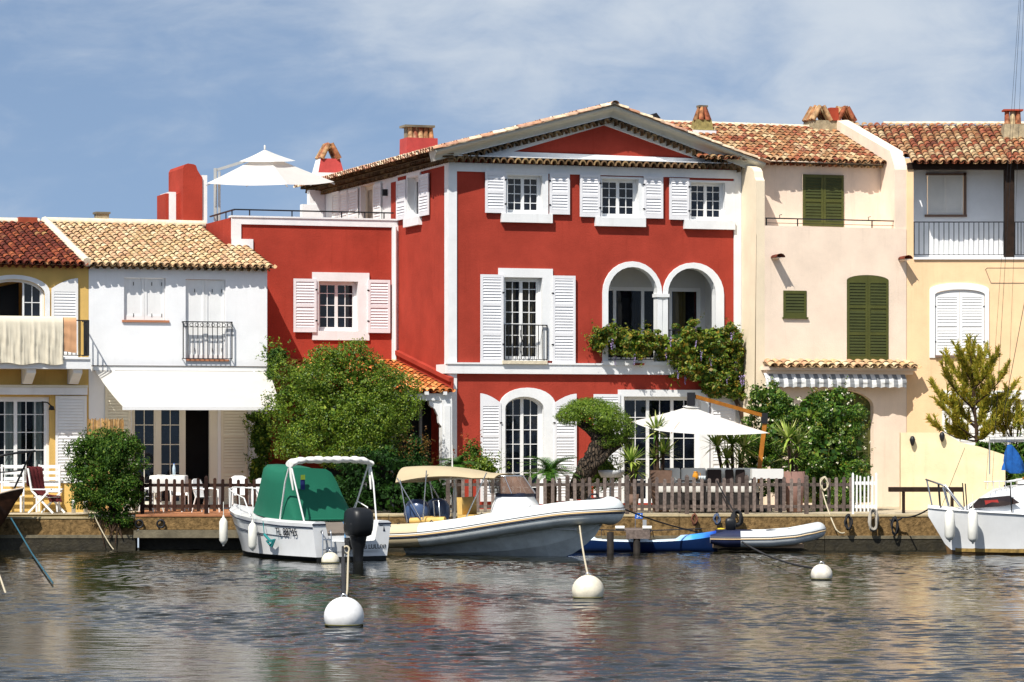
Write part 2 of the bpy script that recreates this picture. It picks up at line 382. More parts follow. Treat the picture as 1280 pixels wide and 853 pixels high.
def opoly(x0, x1, z0, z1, rise=0.0, n=14):
    if rise <= 0: return [(x0, z0), (x1, z0), (x1, z1), (x0, z1)]
    a = (x1 - x0) / 2; xm = (x0 + x1) / 2; zc = z1 - rise
    p = [(x0, z0), (x1, z0)]
    for i in range(n + 1):
        t = math.pi * i / n; p.append((xm + a * math.cos(t), zc + rise * math.sin(t)))
    return p
def ztop(x, x0, x1, z1, rise):
    if rise <= 0: return z1
    a = (x1 - x0) / 2; q = max(0, 1 - ((x - (x0 + x1) / 2) / a) ** 2)
    return z1 - rise + rise * math.sqrt(q)
ROT_SIDE = Matrix.Rotation(R(-90), 4, 'Z')          # (x, inward) on a left flank -> house axes
def window(h, x0, x1, z0, z1, d=.2, leaves=2, nx=2, nz=4, rise=0.0, fw=.07, mat_=None, xf=None, name='window', glass=None, open_leaf=None, curtain=None, sill=None, surround=None):
    M = mat_ or WOODW; g = glass or GLASS
    w = MB(xf); fo = opoly(x0, x1, z0, z1, rise); fi = opoly(x0 + fw, x1 - fw, z0 + fw, z1 - fw, rise * (1 - fw / max(.3, (x1 - x0) / 2)) if rise else 0)
    w.ring(fo, fi, d, d + .09)
    xa, xb = x0 + fw, x1 - fw; lw = (xb - xa) / leaves; sw = .048; mw = .022
    for i in range(leaves):
        a = xa + i * lw; b = a + lw
        if open_leaf is not None and i <= open_leaf: continue
        for xx in (a, b - sw):
            w.box(xx, xx + sw, d + .015, d + .07, z0 + fw, ztop(xx + sw / 2, x0, x1, z1, rise) - fw * .6)
        w.box(a, b, d + .017, d + .068, z0 + fw, z0 + fw + .06)
        if rise <= 0: w.box(a, b, d + .017, d + .068, z1 - fw - .05, z1 - fw)
        for k in range(1, nx):
            xx = a + sw + (lw - 2 * sw) * k / nx
            w.box(xx - mw / 2, xx + mw / 2, d + .028, d + .06, z0 + fw, ztop(xx, x0, x1, z1, rise) - fw * .6)
        zt = z1 - rise * .35
        for k in range(1, nz):
            zz = z0 + fw + (zt - z0 - fw) * k / nz
            if rise > 0 and zz > z1 - rise * .6: continue
            w.box(a + sw, b - sw, d + .03, d + .058, zz - mw / 2, zz + mw / 2)
    wo = w.build(name, M, h)
    p = MB(xf); pl = opoly(x0 + fw * .5, x1 - fw * .5, z0 + fw * .5, z1 - fw * .5, rise)
    if open_leaf is not None:
        a = xa; b = xa + (open_leaf + 1) * lw
        o = MB(xf); o.prism([(a, z0 + .02), (b, z0 + .02), (b, ztop(b, x0, x1, z1, rise) - .05), (a, ztop(a, x0, x1, z1, rise) - .05)], d + .6, d + .62); o.build('doorway_shade', DARK, wo)
        pl = [q for q in pl if q[0] > b - .01] + [(b, ztop(b, x0, x1, z1, rise) - fw), (b, z0 + fw * .5)]
        pl.sort(key=lambda q: math.atan2(q[1] - (z0 + z1) / 2, q[0] - (b + x1) / 2))
    p.add([(x, d + .05, z) for x, z in pl], [tuple(range(len(pl)))]); p.build('pane', g, wo)
    if curtain:
        bk = MB(xf); bk.box(x0, x1, d + .5, d + .52, z0, z1); bk.build('room_shade', DARK, wo)  # flat dark sheet in place of the unlit space behind the curtains
        for (ca, cb, cm) in curtain:
            c = MB(xf); n = max(8, int((cb - ca) / .025)); vs = []
            for i in range(n + 1):
                x = ca + (cb - ca) * i / n; y = d + .2 + .035 * math.sin(i * 1.25) + .01 * math.sin(i * 2.9)
                vs += [(x, y, z0 + .05), (x, y + .01, z1 - .08)]
            c.add(vs, [(2 * i, 2 * i + 2, 2 * i + 3, 2 * i + 1) for i in range(n)], True); c.build('curtain', cm, wo)
    if sill:
        s_, prot, th, sm_ = sill
        q = MB(xf); q.box(x0 - s_, x1 + s_, -prot, d, z0 - th, z0 + .004); q.build('sill', sm_, wo)
    return wo
def surround(h, x0, x1, z0, z1, wl, wr, wt, wb=0.0, prot=.045, rise=0.0, m=None, xf=None, back=.01):
    'raised white band round an opening'
    b = MB(xf)
    if wb > 0: b.ring(opoly(x0 - wl, x1 + wr, z0 - wb, z1 + wt, rise * (1 + wt / max(.2, (x1 - x0) / 2)) if rise else 0), opoly(x0, x1, z0, z1, rise), -prot, back)
    else: b.ring(opoly(x0 - wl, x1 + wr, z0, z1 + wt, rise * (1 + wt / max(.2, (x1 - x0) / 2)) if rise else 0), opoly(x0, x1, z0, z1, rise), -prot, back, open_bottom=True)
    return b.build('window_surround', m or WHITE, h)
def shutter(h, x0, x1, z0, z1, m=None, d=-.05, th=.04, top=None, xf=None, slats=True, mid=True, sm=None, hinge=None, pitch=.085, n_mid=1):
    m = m or LILAC; sm = sm or m; b = MB(xf); st = .075; y0 = d - th; y1 = d
    if top is None: top = lambda x: z1
    def col(xa, xb, za, ya, yb):
        n = 4; pts = [(xa, za), (xb, za)] + [(xb + (xa - xb) * i / n, top(xb + (xa - xb) * i / n)) for i in range(n + 1)]
        b.prism(pts, ya, yb)
    col(x0, x1, z0, y0 + .022, y1)
    ztm = min(top(x0), top(x1))
    col(x0, x0 + st, z0, y0, y0 + .0215); col(x1 - st, x1, z0, y0, y0 + .0215)
    b.box(x0 + st, x1 - st, y0 + .0005, y0 + .0213, z0, z0 + .13)
    zr = []
    if slats:
        b.prism([(x0 + st, ztm - .09), (x1 - st, ztm - .09)] + [(x1 - st + (x0 - x1 + 2 * st) * i / 4, top(x1 - st + (x0 - x1 + 2 * st) * i / 4)) for i in range(5)], y0 + .0005, y0 + .0213)
        mids = [z0 + (ztm - z0) * (k + 1) / (n_mid + 1) for k in range(n_mid)] if mid else []
        for zm in mids: b.box(x0 + st, x1 - st, y0 + .0005, y0 + .0213, zm - .045, zm + .045)
        b.m = 1; zz = z0 + .14
        while zz < ztm - .10:
            if not any(abs(zz + pitch / 2 - zm) < .07 for zm in mids):
                b.add([(x0 + st, y0 + .0005, zz), (x1 - st, y0 + .0005, zz), (x1 - st, y0 + .0215, zz + pitch * .78), (x0 + st, y0 + .0215, zz + pitch * .78), (x0 + st, y0 + .0215, zz), (x1 - st, y0 + .0215, zz)],
                      [(0, 1, 2, 3), (0, 4, 5, 1), (0, 3, 4), (1, 5, 2)], False)
            zz += pitch
    else:
        nb = max(2, int((x1 - x0) / .13))
        for k in range(1, nb):
            xx = x0 + (x1 - x0) * k / nb; b.box(xx - .004, xx + .004, y0 + .0195, y0 + .023, z0 + .02, ztm - .02)
    if hinge is not None:
        b.m = 2; xh = x1 if hinge == 'r' else x0
        for zh in (z0 + .22 * (ztm - z0), z0 + .80 * (ztm - z0)):
            b.box(xh - .035, xh + .035, y0 - .012, y0 - .001, zh - .02, zh + .02)
    return b.build('shutter', [m, sm, IRON], h)
def railing(h, x0, x1, z0, z1, d, n, xf=None, r=.009, extra=None, returns=0.0, name='railing'):
    b = MB(xf)
    b.box(x0, x1, d - .018, d + .018, z1 - .03, z1); b.box(x0, x1, d - .012, d + .012, z0, z0 + .022)
    for i in range(n + 1):
        x = x0 + (x1 - x0) * i / n; rr = r * 1.5 if i in (0, n) else r
        b.box(x - rr, x + rr, d - rr, d + rr, z0 + .001, z1 - .001)
    if returns:
        for x in (x0, x1):
            b.box(x - .015, x + .015, d, d + returns, z1 - .031, z1 - .002); b.box(x - .01, x + .01, d, d + returns, z0 + .001, z0 + .02)
            k = int(returns / .13)
            for j in range(1, k): b.box(x - r, x + r, d + j * .13 - r, d + j * .13 + r, z0, z1 - .01)
    if extra: extra(b)
    return b.build(name, IRON, h)
def tile_roof(b, O, e, w, L, run, sp=.215, tl=.36, skip=None, base=True, jit=.012, rise=.085, seg=5, bed=1, lastrow=0, chan=True):
    'half-round tiles in rows over a bedding sheet. O eave corner, e along the eave, w up the slope'
    O = Vector(O); e = Vector(e).normalized(); w = Vector(w).normalized(); n = e.cross(w)
    if n.z < 0: n = -n
    nc = max(1, int(round(L / sp))); sp = L / nc; nr = max(1, int(round(run / tl))); tl = run / nr
    rn = random.Random(nc * 31 + nr)
    if base:
        m0 = b.m; b.m = bed
        def P(i, j): return O + e * (i * sp) + w * (j * tl) - n * .02
        for i in range(nc):
            for j in range(nr):
                if skip and skip((i + .5) * sp, (j + .5) * tl): continue
                b.add([P(i, j), P(i + 1, j), P(i + 1, j + 1), P(i, j + 1)], [(0, 1, 2, 3)], False)
        b.m = m0
    for i in range(nc):
        ci = rn.uniform(-.01, .01)
        for j in range(nr):
            if skip and skip((i + .5) * sp, (j + .5) * tl): continue
            c = O + e * ((i + .5) * sp + ci + rn.uniform(-jit, jit)) + w * (j * tl + rn.uniform(-.02, .02) - .06) + n * rn.uniform(-.006, .008)
            d = (w + e * rn.uniform(-.03, .03)).normalized(); ln = tl + .09
            vs = []
            for (r, off, up) in ((sp * .47, 0, .022), (sp * .40, ln, 0.0)):
                for k in range(seg + 1):
                    t = math.pi * k / seg
                    vs.append(c + d * off + e * (r * math.cos(t)) + n * (up + rise * math.sin(t) * r / (sp * .47)))
            b.add(vs, [(k, k + 1, seg + 2 + k, seg + 1 + k) for k in range(seg)], True)
            if j == 0:
                o2 = [v - n * .022 for v in vs[:seg + 1]]     # thickness of the eave tile's lip
                cc = c + n * .02
                o2 = [cc + (v - cc) * .80 for v in vs[:seg + 1]]
                b.add(list(vs[:seg + 1]) + o2, [(k, k + 1, seg + 2 + k, seg + 1 + k) for k in range(seg)], False)
                if chan:
                    m0 = b.m; c2 = c + e * (sp / 2); vv = []
                    for (off) in (-.01, tl * .9):
                        for k in range(5):
                            t = math.pi * k / 4; vv.append(c2 + d * off + e * (sp * .42 * math.cos(t)) - n * (.07 * math.sin(t) - .045))
                    b.add(vv, [(k, k + 1, 6 + k, 5 + k) for k in range(4)], True); b.m = m0
def ridge(b, p, q, r=.12, n=None, step=.4):
    p = Vector(p); q = Vector(q); d = (q - p); L = d.length; d.normalize(); k = max(1, int(L / step)); side = d.cross(Vector((0, 0, 1))).normalized(); up = side.cross(d)
    for i in range(k):
        a = p + d * (L * i / k - .03); c = p + d * (L * (i + 1) / k + .03); vs = []
        for (pt, rr) in ((a, r), (c, r * .86)):
            for j in range(7):
                t = math.pi * j / 6; vs.append(pt + side * rr * math.cos(t) + up * rr * .75 * math.sin(t))
        b.add(vs, [(j, j + 1, 8 + j, 7 + j) for j in range(6)], True)
def genoise(b, O, e, o, L, rows=1, sp=.21, rh=.10, step=.13, up=None, base=.0, mm=1):
    'projecting cornice of half-round tiles under an eave; o points out of the wall'
    O = Vector(O); e = Vector(e).normalized(); o = Vector(o).normalized(); up = Vector(up) if up else Vector((0, 0, 1)); nc = max(1, int(round(L / sp))); sp = L / nc
    for k in range(rows):
        pr = base + step * (k + 1); z = up * (rh * k)
        for i in range(nc):
            c = O + e * ((i + .5) * sp) + z; vs = []; r = sp * .46
            for y in (0, pr):
                for j in range(7):
                    t = math.pi * j / 6; vs.append(c + o * y + e * (r * math.cos(t)) + up * ((rh - .025) * math.sin(t)))
            for y in (pr,):
                for j in range(7):
                    t = math.pi * j / 6; vs.append(c + o * y + e * (r * .74 * math.cos(t)) + up * ((rh - .025) * .66 * math.sin(t)))
            b.add(vs, [(j, j + 1, 8 + j, 7 + j) for j in range(6)] + [(7 + j, 8 + j, 15 + j, 14 + j) for j in range(6)], True)
        m0 = b.m; b.m = mm
        a = O + z + up * (rh - .026); q = [a, a + e * L, a + e * L + o * (pr - .012), a + o * (pr - .012)]
        q2 = [p + up * .024 for p in q]
        b.add(q + q2, [(0, 1, 2, 3), (7, 6, 5, 4), (2, 3, 7, 6), (0, 3, 7, 4), (1, 2, 6, 5)], False); b.m = m0
def chimney_tiles(b, x, y, z, n, pitch, h, r=.09, lean=0.0, axis='x'):
    for i in range(n):
        px = x + (i - (n - 1) / 2) * pitch
        p = Vector((px, y, z)) if axis == 'x' else Vector((x, y + (i - (n - 1) / 2) * pitch, z))
        vs = []
        for (zz, k, rr) in ((0, 0, r), (h, lean, r * .8)):
            for j in range(7):
                t = math.pi * j / 6 + math.pi; vs.append(p + Vector((rr * math.cos(t), rr * math.sin(t) + k, zz)))
        b.add(vs, [(j, j + 1, 8 + j, 7 + j) for j in range(6)], True)
def taper(b, x0, x1, y0, y1, z0, z1, k=.8):
    xm, ym = (x0 + x1) / 2, (y0 + y1) / 2; f = lambda c, m, s: m + (c - m) * s
    v = [(x0, y0, z0), (x1, y0, z0), (x1, y1, z0), (x0, y1, z0)] + [(f(x, xm, k), f(y, ym, k), z1) for x, y in ((x0, y0), (x1, y0), (x1, y1), (x0, y1))]
    b.add(v, [(0, 3, 2, 1), (4, 5, 6, 7), (0, 1, 5, 4), (1, 2, 6, 5), (2, 3, 7, 6), (3, 0, 4, 7)], False)
GZ = QZ + .015
# ------------------------------------------------------------------ white house (and its yellow neighbour on the same front line)
ANG = 19
def white_house():
    F = Frame(111, 91.0, ANG)
    h = thing('house', 'white terraced house with beige tiled roof, closed white shutters and a cream awning', 'house', F.O, F.a)
    xr = F.fr(334)[0]; ze = F.fr(220, 333)[1]
    r1 = F.rect(155, 347.5, 207, 400.5); r2 = F.rect(232, 349.5, 282, 449.5)
    gw = F.rect(165, 505, 273, 640); gw = (gw[0], gw[1], GZ + .1, F.fr(220, 507)[1])
    sd_ = F.rect(276, 505, 309, 640)
    w = MB(); holes = [opoly(*r1), opoly(*r2), opoly(*gw)]
    w.wall([(0, .6), (xr, .6), (xr, ze), (0, ze)], holes, 0, .16)
    w.quad((xr, 0, .6), (xr, 9, .6), (xr, 9, ze + 1.2), (xr, 0, ze)); w.quad((0, 0, .6), (0, 0, ze), (0, 9, ze + 1.2), (0, 9, .6))
    w.quad((0, 9, .6), (xr, 9, .6), (xr, 9, ze + 1.2), (0, 9, ze + 1.2))
    w.build('wall', mat('white_house_stucco', (.82, .83, .84), rough=.85, var=.04, vscale=1.2, bump=.15, bscale=26, stain=.16), h)
    for (x0, x1, z0, z1) in (r1, r2):
        xm = (x0 + x1) / 2
        shutter(h, x0 + .01, xm - .004, z0 + .012, z1 - .01, WOODW, d=.12, slats=False); shutter(h, xm + .004, x1 - .01, z0 + .012, z1 - .01, WOODW, d=.12, slats=False)
    sl = MB()
    for (x0, x1, z0, z1) in (r1, r2):
        for k in (.24, .68, .92):
            for q in (.12, .86): x = x0 + (x1 - x0) * k; z = z0 + (z1 - z0) * q; sl.box(x - .009, x + .009, .07, .079, z - .05, z + .05)
    sl.build('shutter_latches', IRON, h)
    s = MB(); s.box(r1[0] - .06, r1[1] + .1, -.05, .1, r1[2] - .06, r1[2] + .002); s.build('window_sill', mat('terracotta', '#b77a58', rough=.8, var=.15), h)
    s = MB(); s.box(r2[0] + .02, r2[1] + .1, -.05, .1, r2[2] - .05, r2[2] + .002); s.build('door_sill', mat('terracotta', '#b77a58'), h)
    rb = F.rect(229, 402, 290, 449, -.12)
    def scroll(b):
        n = 9
        for i in range(n):
            x = rb[0] + (rb[1] - rb[0]) * (i + .5) / n
            b.tube([(x + .05 * math.cos(t), -.12, rb[3] - .10 + .05 * math.sin(t)) for t in [k * math.pi / 5 for k in range(10)]], .008, 4, closed=True)
        b.box(rb[0], rb[1], -.132, -.108, rb[3] - .17, rb[3] - .155)
    railing(h, rb[0], rb[1], rb[2], rb[3], -.12, 10, extra=scroll, returns=.12)
    # ground floor french windows, open door
    x0, x1, z0, z1 = gw
    xs = [F.fr(u)[0] for u in (165, 198, 230, 273)]
    cm = mat('cream_joinery', (.74, .71, .60), rough=.5, var=.04)
    window(h, xs[0], xs[1], z0, z1, d=.1, leaves=1, nx=2, nz=5, mat_=cm, fw=.06); window(h, xs[1] + .002, xs[2], z0, z1, d=.1, leaves=1, nx=2, nz=5, mat_=cm, fw=.06)
    d = MB(); d.box(xs[2], xs[2] + .07, .1, .2, z0, z1); d.box(xs[3] - .24, xs[3], .1, .2, z0, z1); d.box(xs[2] + .07, xs[3] - .24, .1, .2, z1 - .08, z1); dd = d.build('door_frame', cm, h)
    d = MB(); d.box(xs[2], xs[3], .9, .92, z0 - .1, z1); d.box(xs[2] + .05, xs[2] + .06, .2, .9, z0, z1); d.build('doorway_shade', DARK, dd)
    shutter(h, sd_[0], sd_[1], GZ + .12, z1 + .1, CREAMS, d=-.01, n_mid=2)
    sl_ = F.rect(131, 480, 163, 640); shutter(h, sl_[0], sl_[1], GZ + .12, F.fr(147, 478)[1], CREAMS, d=-.01, n_mid=2)
    pf = MB(); pf.box(xs[0], xs[3], -.5, .2, GZ, GZ + .095); pf.build('step', mat('terrace_paving', '#b5a88f'), h)
    # roof
    w_ = Vector((0, 6.3, 1.55)).normalized(); xwing = RF_.fr(290, V0, 5.1)
    wl = RF_.world(xwing[0], 5.1, 0); loc = F.M.inverted() @ wl
    b = MB()
    tile_roof(b, (-.02, -.24, ze + .0), (1, 0, 0), w_, xr + .16, 6.55, skip=lambda x, y: x > loc.x - .08 and y * .97 > loc.y + .35)
    b.m = 1; b.quad((-.02, -.2, ze - .03), (xr + .14, -.2, ze - .03), (xr + .14, .3, ze + .07), (-.02, .3, ze + .07))
    ro = b.build('roof', [TILE_BEIGE, mat('tile_bed', '#7d664a', rough=.95, var=.3)], h)
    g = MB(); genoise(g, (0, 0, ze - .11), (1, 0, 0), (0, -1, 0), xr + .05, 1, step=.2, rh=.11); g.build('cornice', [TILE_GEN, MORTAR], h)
    m = MB(); top = Vector((0, -.24, ze)) + w_ * 6.55
    m.tube([(-.1, -.25, ze + .06), (-.1, 2, ze + .60), (-.1, top.y, top.z + .06)], .13, 8); m.tube([(-.1, top.y, top.z + .04), (loc.x, top.y, top.z + .04)], .13, 8)
    m.build('ridge_mortar', MORTAR, h)
    c = MB(); cx, cy = F.fr(127, V0, 6.3)[0], 6.3; zb, zt = F.fr(127, 282, 6.3)[1] - .3, F.fr(127, 268, 6.3)[1]
    c.box(cx - .19, cx + .19, cy - .19, cy + .19, zb, zt); c.m = 1; c.box(cx - .23, cx + .23, cy - .23, cy + .23, zt + .002, zt + .06)
    c.build('chimney', [mat('old_stone', '#a39579', rough=.95, var=.3, vscale=6, bump=.6), mat('old_slab', '#7b7362', rough=.95, var=.3)], h)
    # awning
    a0 = F.fr(117, 463)[0]; a1 = F.fr(336, 463)[0]; za = F.fr(220, 463)[1] ; dp = 2.3; zb = F.fr(250, 512, -dp)[1]
    b0 = F.fr(154, 512, -dp)[0]; b1 = F.fr(352, 512, -dp)[0]
    aw = MB(); n = 14; vs = []
    for i in range(n + 1):
        for j in range(7):
            t = j / 6; s_ = i / n
            x = (a0 + (a1 - a0) * s_) * (1 - t) + (b0 + (b1 - b0) * s_) * t
            vs.append((x, -.1 - (dp - .1) * t, za + (zb + .06 - za) * t - .05 * math.sin(math.pi * t) * (1 + .25 * math.sin(i * 1.3))))
    aw.add(vs, [(i * 7 + j, i * 7 + j + 1, (i + 1) * 7 + j + 1, (i + 1) * 7 + j) for i in range(n) for j in range(6)], True)
    ao = aw.build('awning', fabric('awning_canvas', (.80, .78, .72), .35), h)
    ab = MB(); ab.box(b0 - .02, b1 + .02, -dp - .05, -dp + .02, zb - .02, zb + .07); ab.build('front_bar', WOODW, ao)
    ab = MB(); ab.box(a0 - .05, a1, -.16, -.0, za - .02, za + .10); ab.m = 1; ab.box(a0 - .06, a1 + .01, -.18, .0, za + .102, za + .125); ab.build('cassette', [WOODW, mat('grey_trim', '#5c5650')], ao)
    for xa, xb in ((a0 + .5, b0 + .6), (a1 - .5, b1 - .6)):
        ab = MB(); ab.tube([(xa, -.1, za), ((xa + xb) / 2 + .45, -dp / 2, (za + zb) / 2 - .1), (xb, -dp, zb + .03)], .025, 6)
        ab.build('folding_arm', WOODW, ao)
    return F, h, xr
def fabric(name, col, tr=.3, rough=.85):
    if name in _mc: return _mc[name]
    m = mat(name, col, rough=rough, var=.04, vscale=2, bump=.15, bscale=60); nt = m.node_tree; N = nt.nodes; L = nt.links
    t = N.new('ShaderNodeBsdfTranslucent'); t.inputs[0].default_value = (*[c * .9 for c in col], 1); ms = N.new('ShaderNodeMixShader'); ms.inputs[0].default_value = tr
    L.new(N['Principled BSDF'].outputs[0], ms.inputs[1]); L.new(t.outputs[0], ms.inputs[2]); L.new(ms.outputs[0], N['Material Output'].inputs[0]); return m
RF_ = Frame(562, 92.0, ANG)
FW, WH, WXR = white_house()

def yellow_house():
    F = FW; h = thing('house', 'ochre yellow terraced house with dark red tiled roof and a balcony hung with bedding', 'house', F.O, F.a)
    X0 = -5.4; e = -.004; ze = F.fr(50, 330)[1]
    och = mat('ochre_stucco', (.66, .43, .13), rough=.9, var=.09, vscale=1.1, bump=.2, bscale=26, stain=.25)
    aw = F.rect(-22, 349, 56, 449); rs = .42
    x0, x1, z0, z1 = aw; z0 = F.fr(20, 449)[1] + .02
    gd = F.rect(-60, 496, 62, 640); gd = (gd[0], gd[1], GZ + .1, gd[3])
    w = MB(); w.wall([(X0, .6), (e, .6), (e, ze), (X0, ze)], [opoly(x0, x1, z0, z1, rs), opoly(*gd)], .0, .2)
    w.quad((X0, 0, .6), (X0, 0, ze), (X0, 7, ze + 1.2), (X0, 7, .6)); w.quad((e, 0, .6), (e, 7, .6), (e, 7, ze + 1.2), (e, 0, ze))
    w.quad((X0, 7, .6), (X0, 7, ze + 1.2), (e, 7, ze + 1.2), (e, 7, .6))
    w.build('wall', och, h)
    window(h, x0, x1, z0, z1, d=.1, leaves=3, nx=2, nz=4, rise=rs, fw=.07, open_leaf=1)
    surround(h, x0, x1, z0, z1, .12, .14, .12, rise=rs, prot=.03)
    sh = F.rect(64, 347, 97, 449); sx0, sx1 = sh[0], sh[1]
    def top(x):
        t = (x - sx0) / (sx1 - sx0); return sh[3] - .02 - .30 * (1 - t) ** 1.8
    shutter(h, sx0, sx1, z0, sh[3], WOODW, top=top, n_mid=1, d=-.03)
    # balcony
    bd = 1.0; za = F.fr(55, 449, -bd)[1]; zb = F.fr(55, 461, -bd)[1]; xe = F.fr(113, 455, -bd)[0]
    s = MB(); s.box(X0, xe, -bd, -.002, zb, za); s.m = 0; s.box(X0, xe + .03, -bd - .04, -.002, za + .001, za + .06)
    bo = s.build('balcony', WHITE, h)
    for u in (36, 94, -45):
        xc = F.fr(u, V0, -.5)[0]; c = MB()
        c.add([(x, y, z) for x in (xc - .13, xc + .13) for (y, z) in ((-.003, zb - .002), (-bd + .12, zb - .002), (-bd + .12, zb - .12), (-.30, zb - .42), (-.003, zb - .42))],
              [(0, 1, 2, 3, 4), (9, 8, 7, 6, 5), (0, 5, 6, 1), (1, 6, 7, 2), (2, 7, 8, 3), (3, 8, 9, 4), (4, 9, 5, 0)], False)
        c.build('corbel', WHITE, bo)
    zr = F.fr(100, 400, -bd)[1]
    railing(bo, X0 + .1, xe - .04, za + .1, zr, -bd + .06, int((xe - X0) / .12), returns=.9, r=.011)
    # ground floor: roller box, sliding door, shutter
    rb = F.rect(-60, 484.5, 109, 493.5, -.12); s = MB(); s.box(rb[0], rb[1], -.16, -.002, rb[2], rb[3]); s.m = 1; s.box(rb[0] - .01, rb[1] + .01, -.19, -.002, rb[3] + .002, rb[3] + .07); s.build('roller_box', [WHITE, CREAMS], h)
    cv = mat('pale_curtain', (.42, .46, .44), rough=.95, var=.1)
    L_ = gd[1] - gd[0]
    window(h, gd[0], gd[1], gd[2], gd[3], d=.1, leaves=3, nx=3, nz=6, fw=.09, glass=SEEG, curtain=[(gd[1] - 1.25, gd[1] - .75, cv), (gd[1] - .42, gd[1] - .12, cv), (gd[1] - 2.3, gd[1] - 1.7, cv), (gd[0] + .1, gd[0] + .8, cv)])
    st = F.rect(69, 495, 108, 592); shutter(h, st[0], st[1], GZ + .1, st[3], WOODW, n_mid=2, d=-.02)
    # roof
    w_ = Vector((0, 6.3, 1.55)).normalized(); b = MB()
    tile_roof(b, (X0, -.26, ze + .0), (1, 0, 0), w_, -X0 - .16, 6.4)
    b.build('roof', [TILE_DARK, mat('dark_tile_bed', '#4a2c22', rough=.95, var=.3)], h)
    g = MB(); genoise(g, (X0, 0, ze - .12), (1, 0, 0), (0, -1, 0), -X0 - .02, 1, step=.2, rh=.12); g.build('cornice', [TILE_DARK, MORTAR], h)
    top_ = Vector((0, -.26, ze)) + w_ * 6.4
    m = MB(); m.tube([(X0, top_.y, top_.z + .03), (-.3, top_.y, top_.z + .03)], .12, 8); m.build('ridge_mortar', MORTAR, h)
    t = MB(); xc = F.fr(32, V0, 6.1)[0]; t.box(xc - .28, xc + .28, top_.y - .3, top_.y + .3, top_.z - .3, top_.z + .16); t.build('chimney', mat('brick_stub', '#9c4a30', rough=.9, var=.2, vscale=8), h)
    # wall lamp bracket beside the door
    lx, lz = F.fr(57, 507); l = MB(); l.tube([(lx - .1, -.03, lz + .1), (lx + .02, -.2, lz + .08), (lx + .12, -.28, lz - .03)], .02, 6); l.lathe([(.0, 0), (.06, -.03), (.09, -.13), (.0, -.14)], (lx + .12, -.28, lz)); l.build('wall_lamp', IRON, h)
    return h, bd, za, zr
YH, YBD, YZA, YZR = yellow_house()

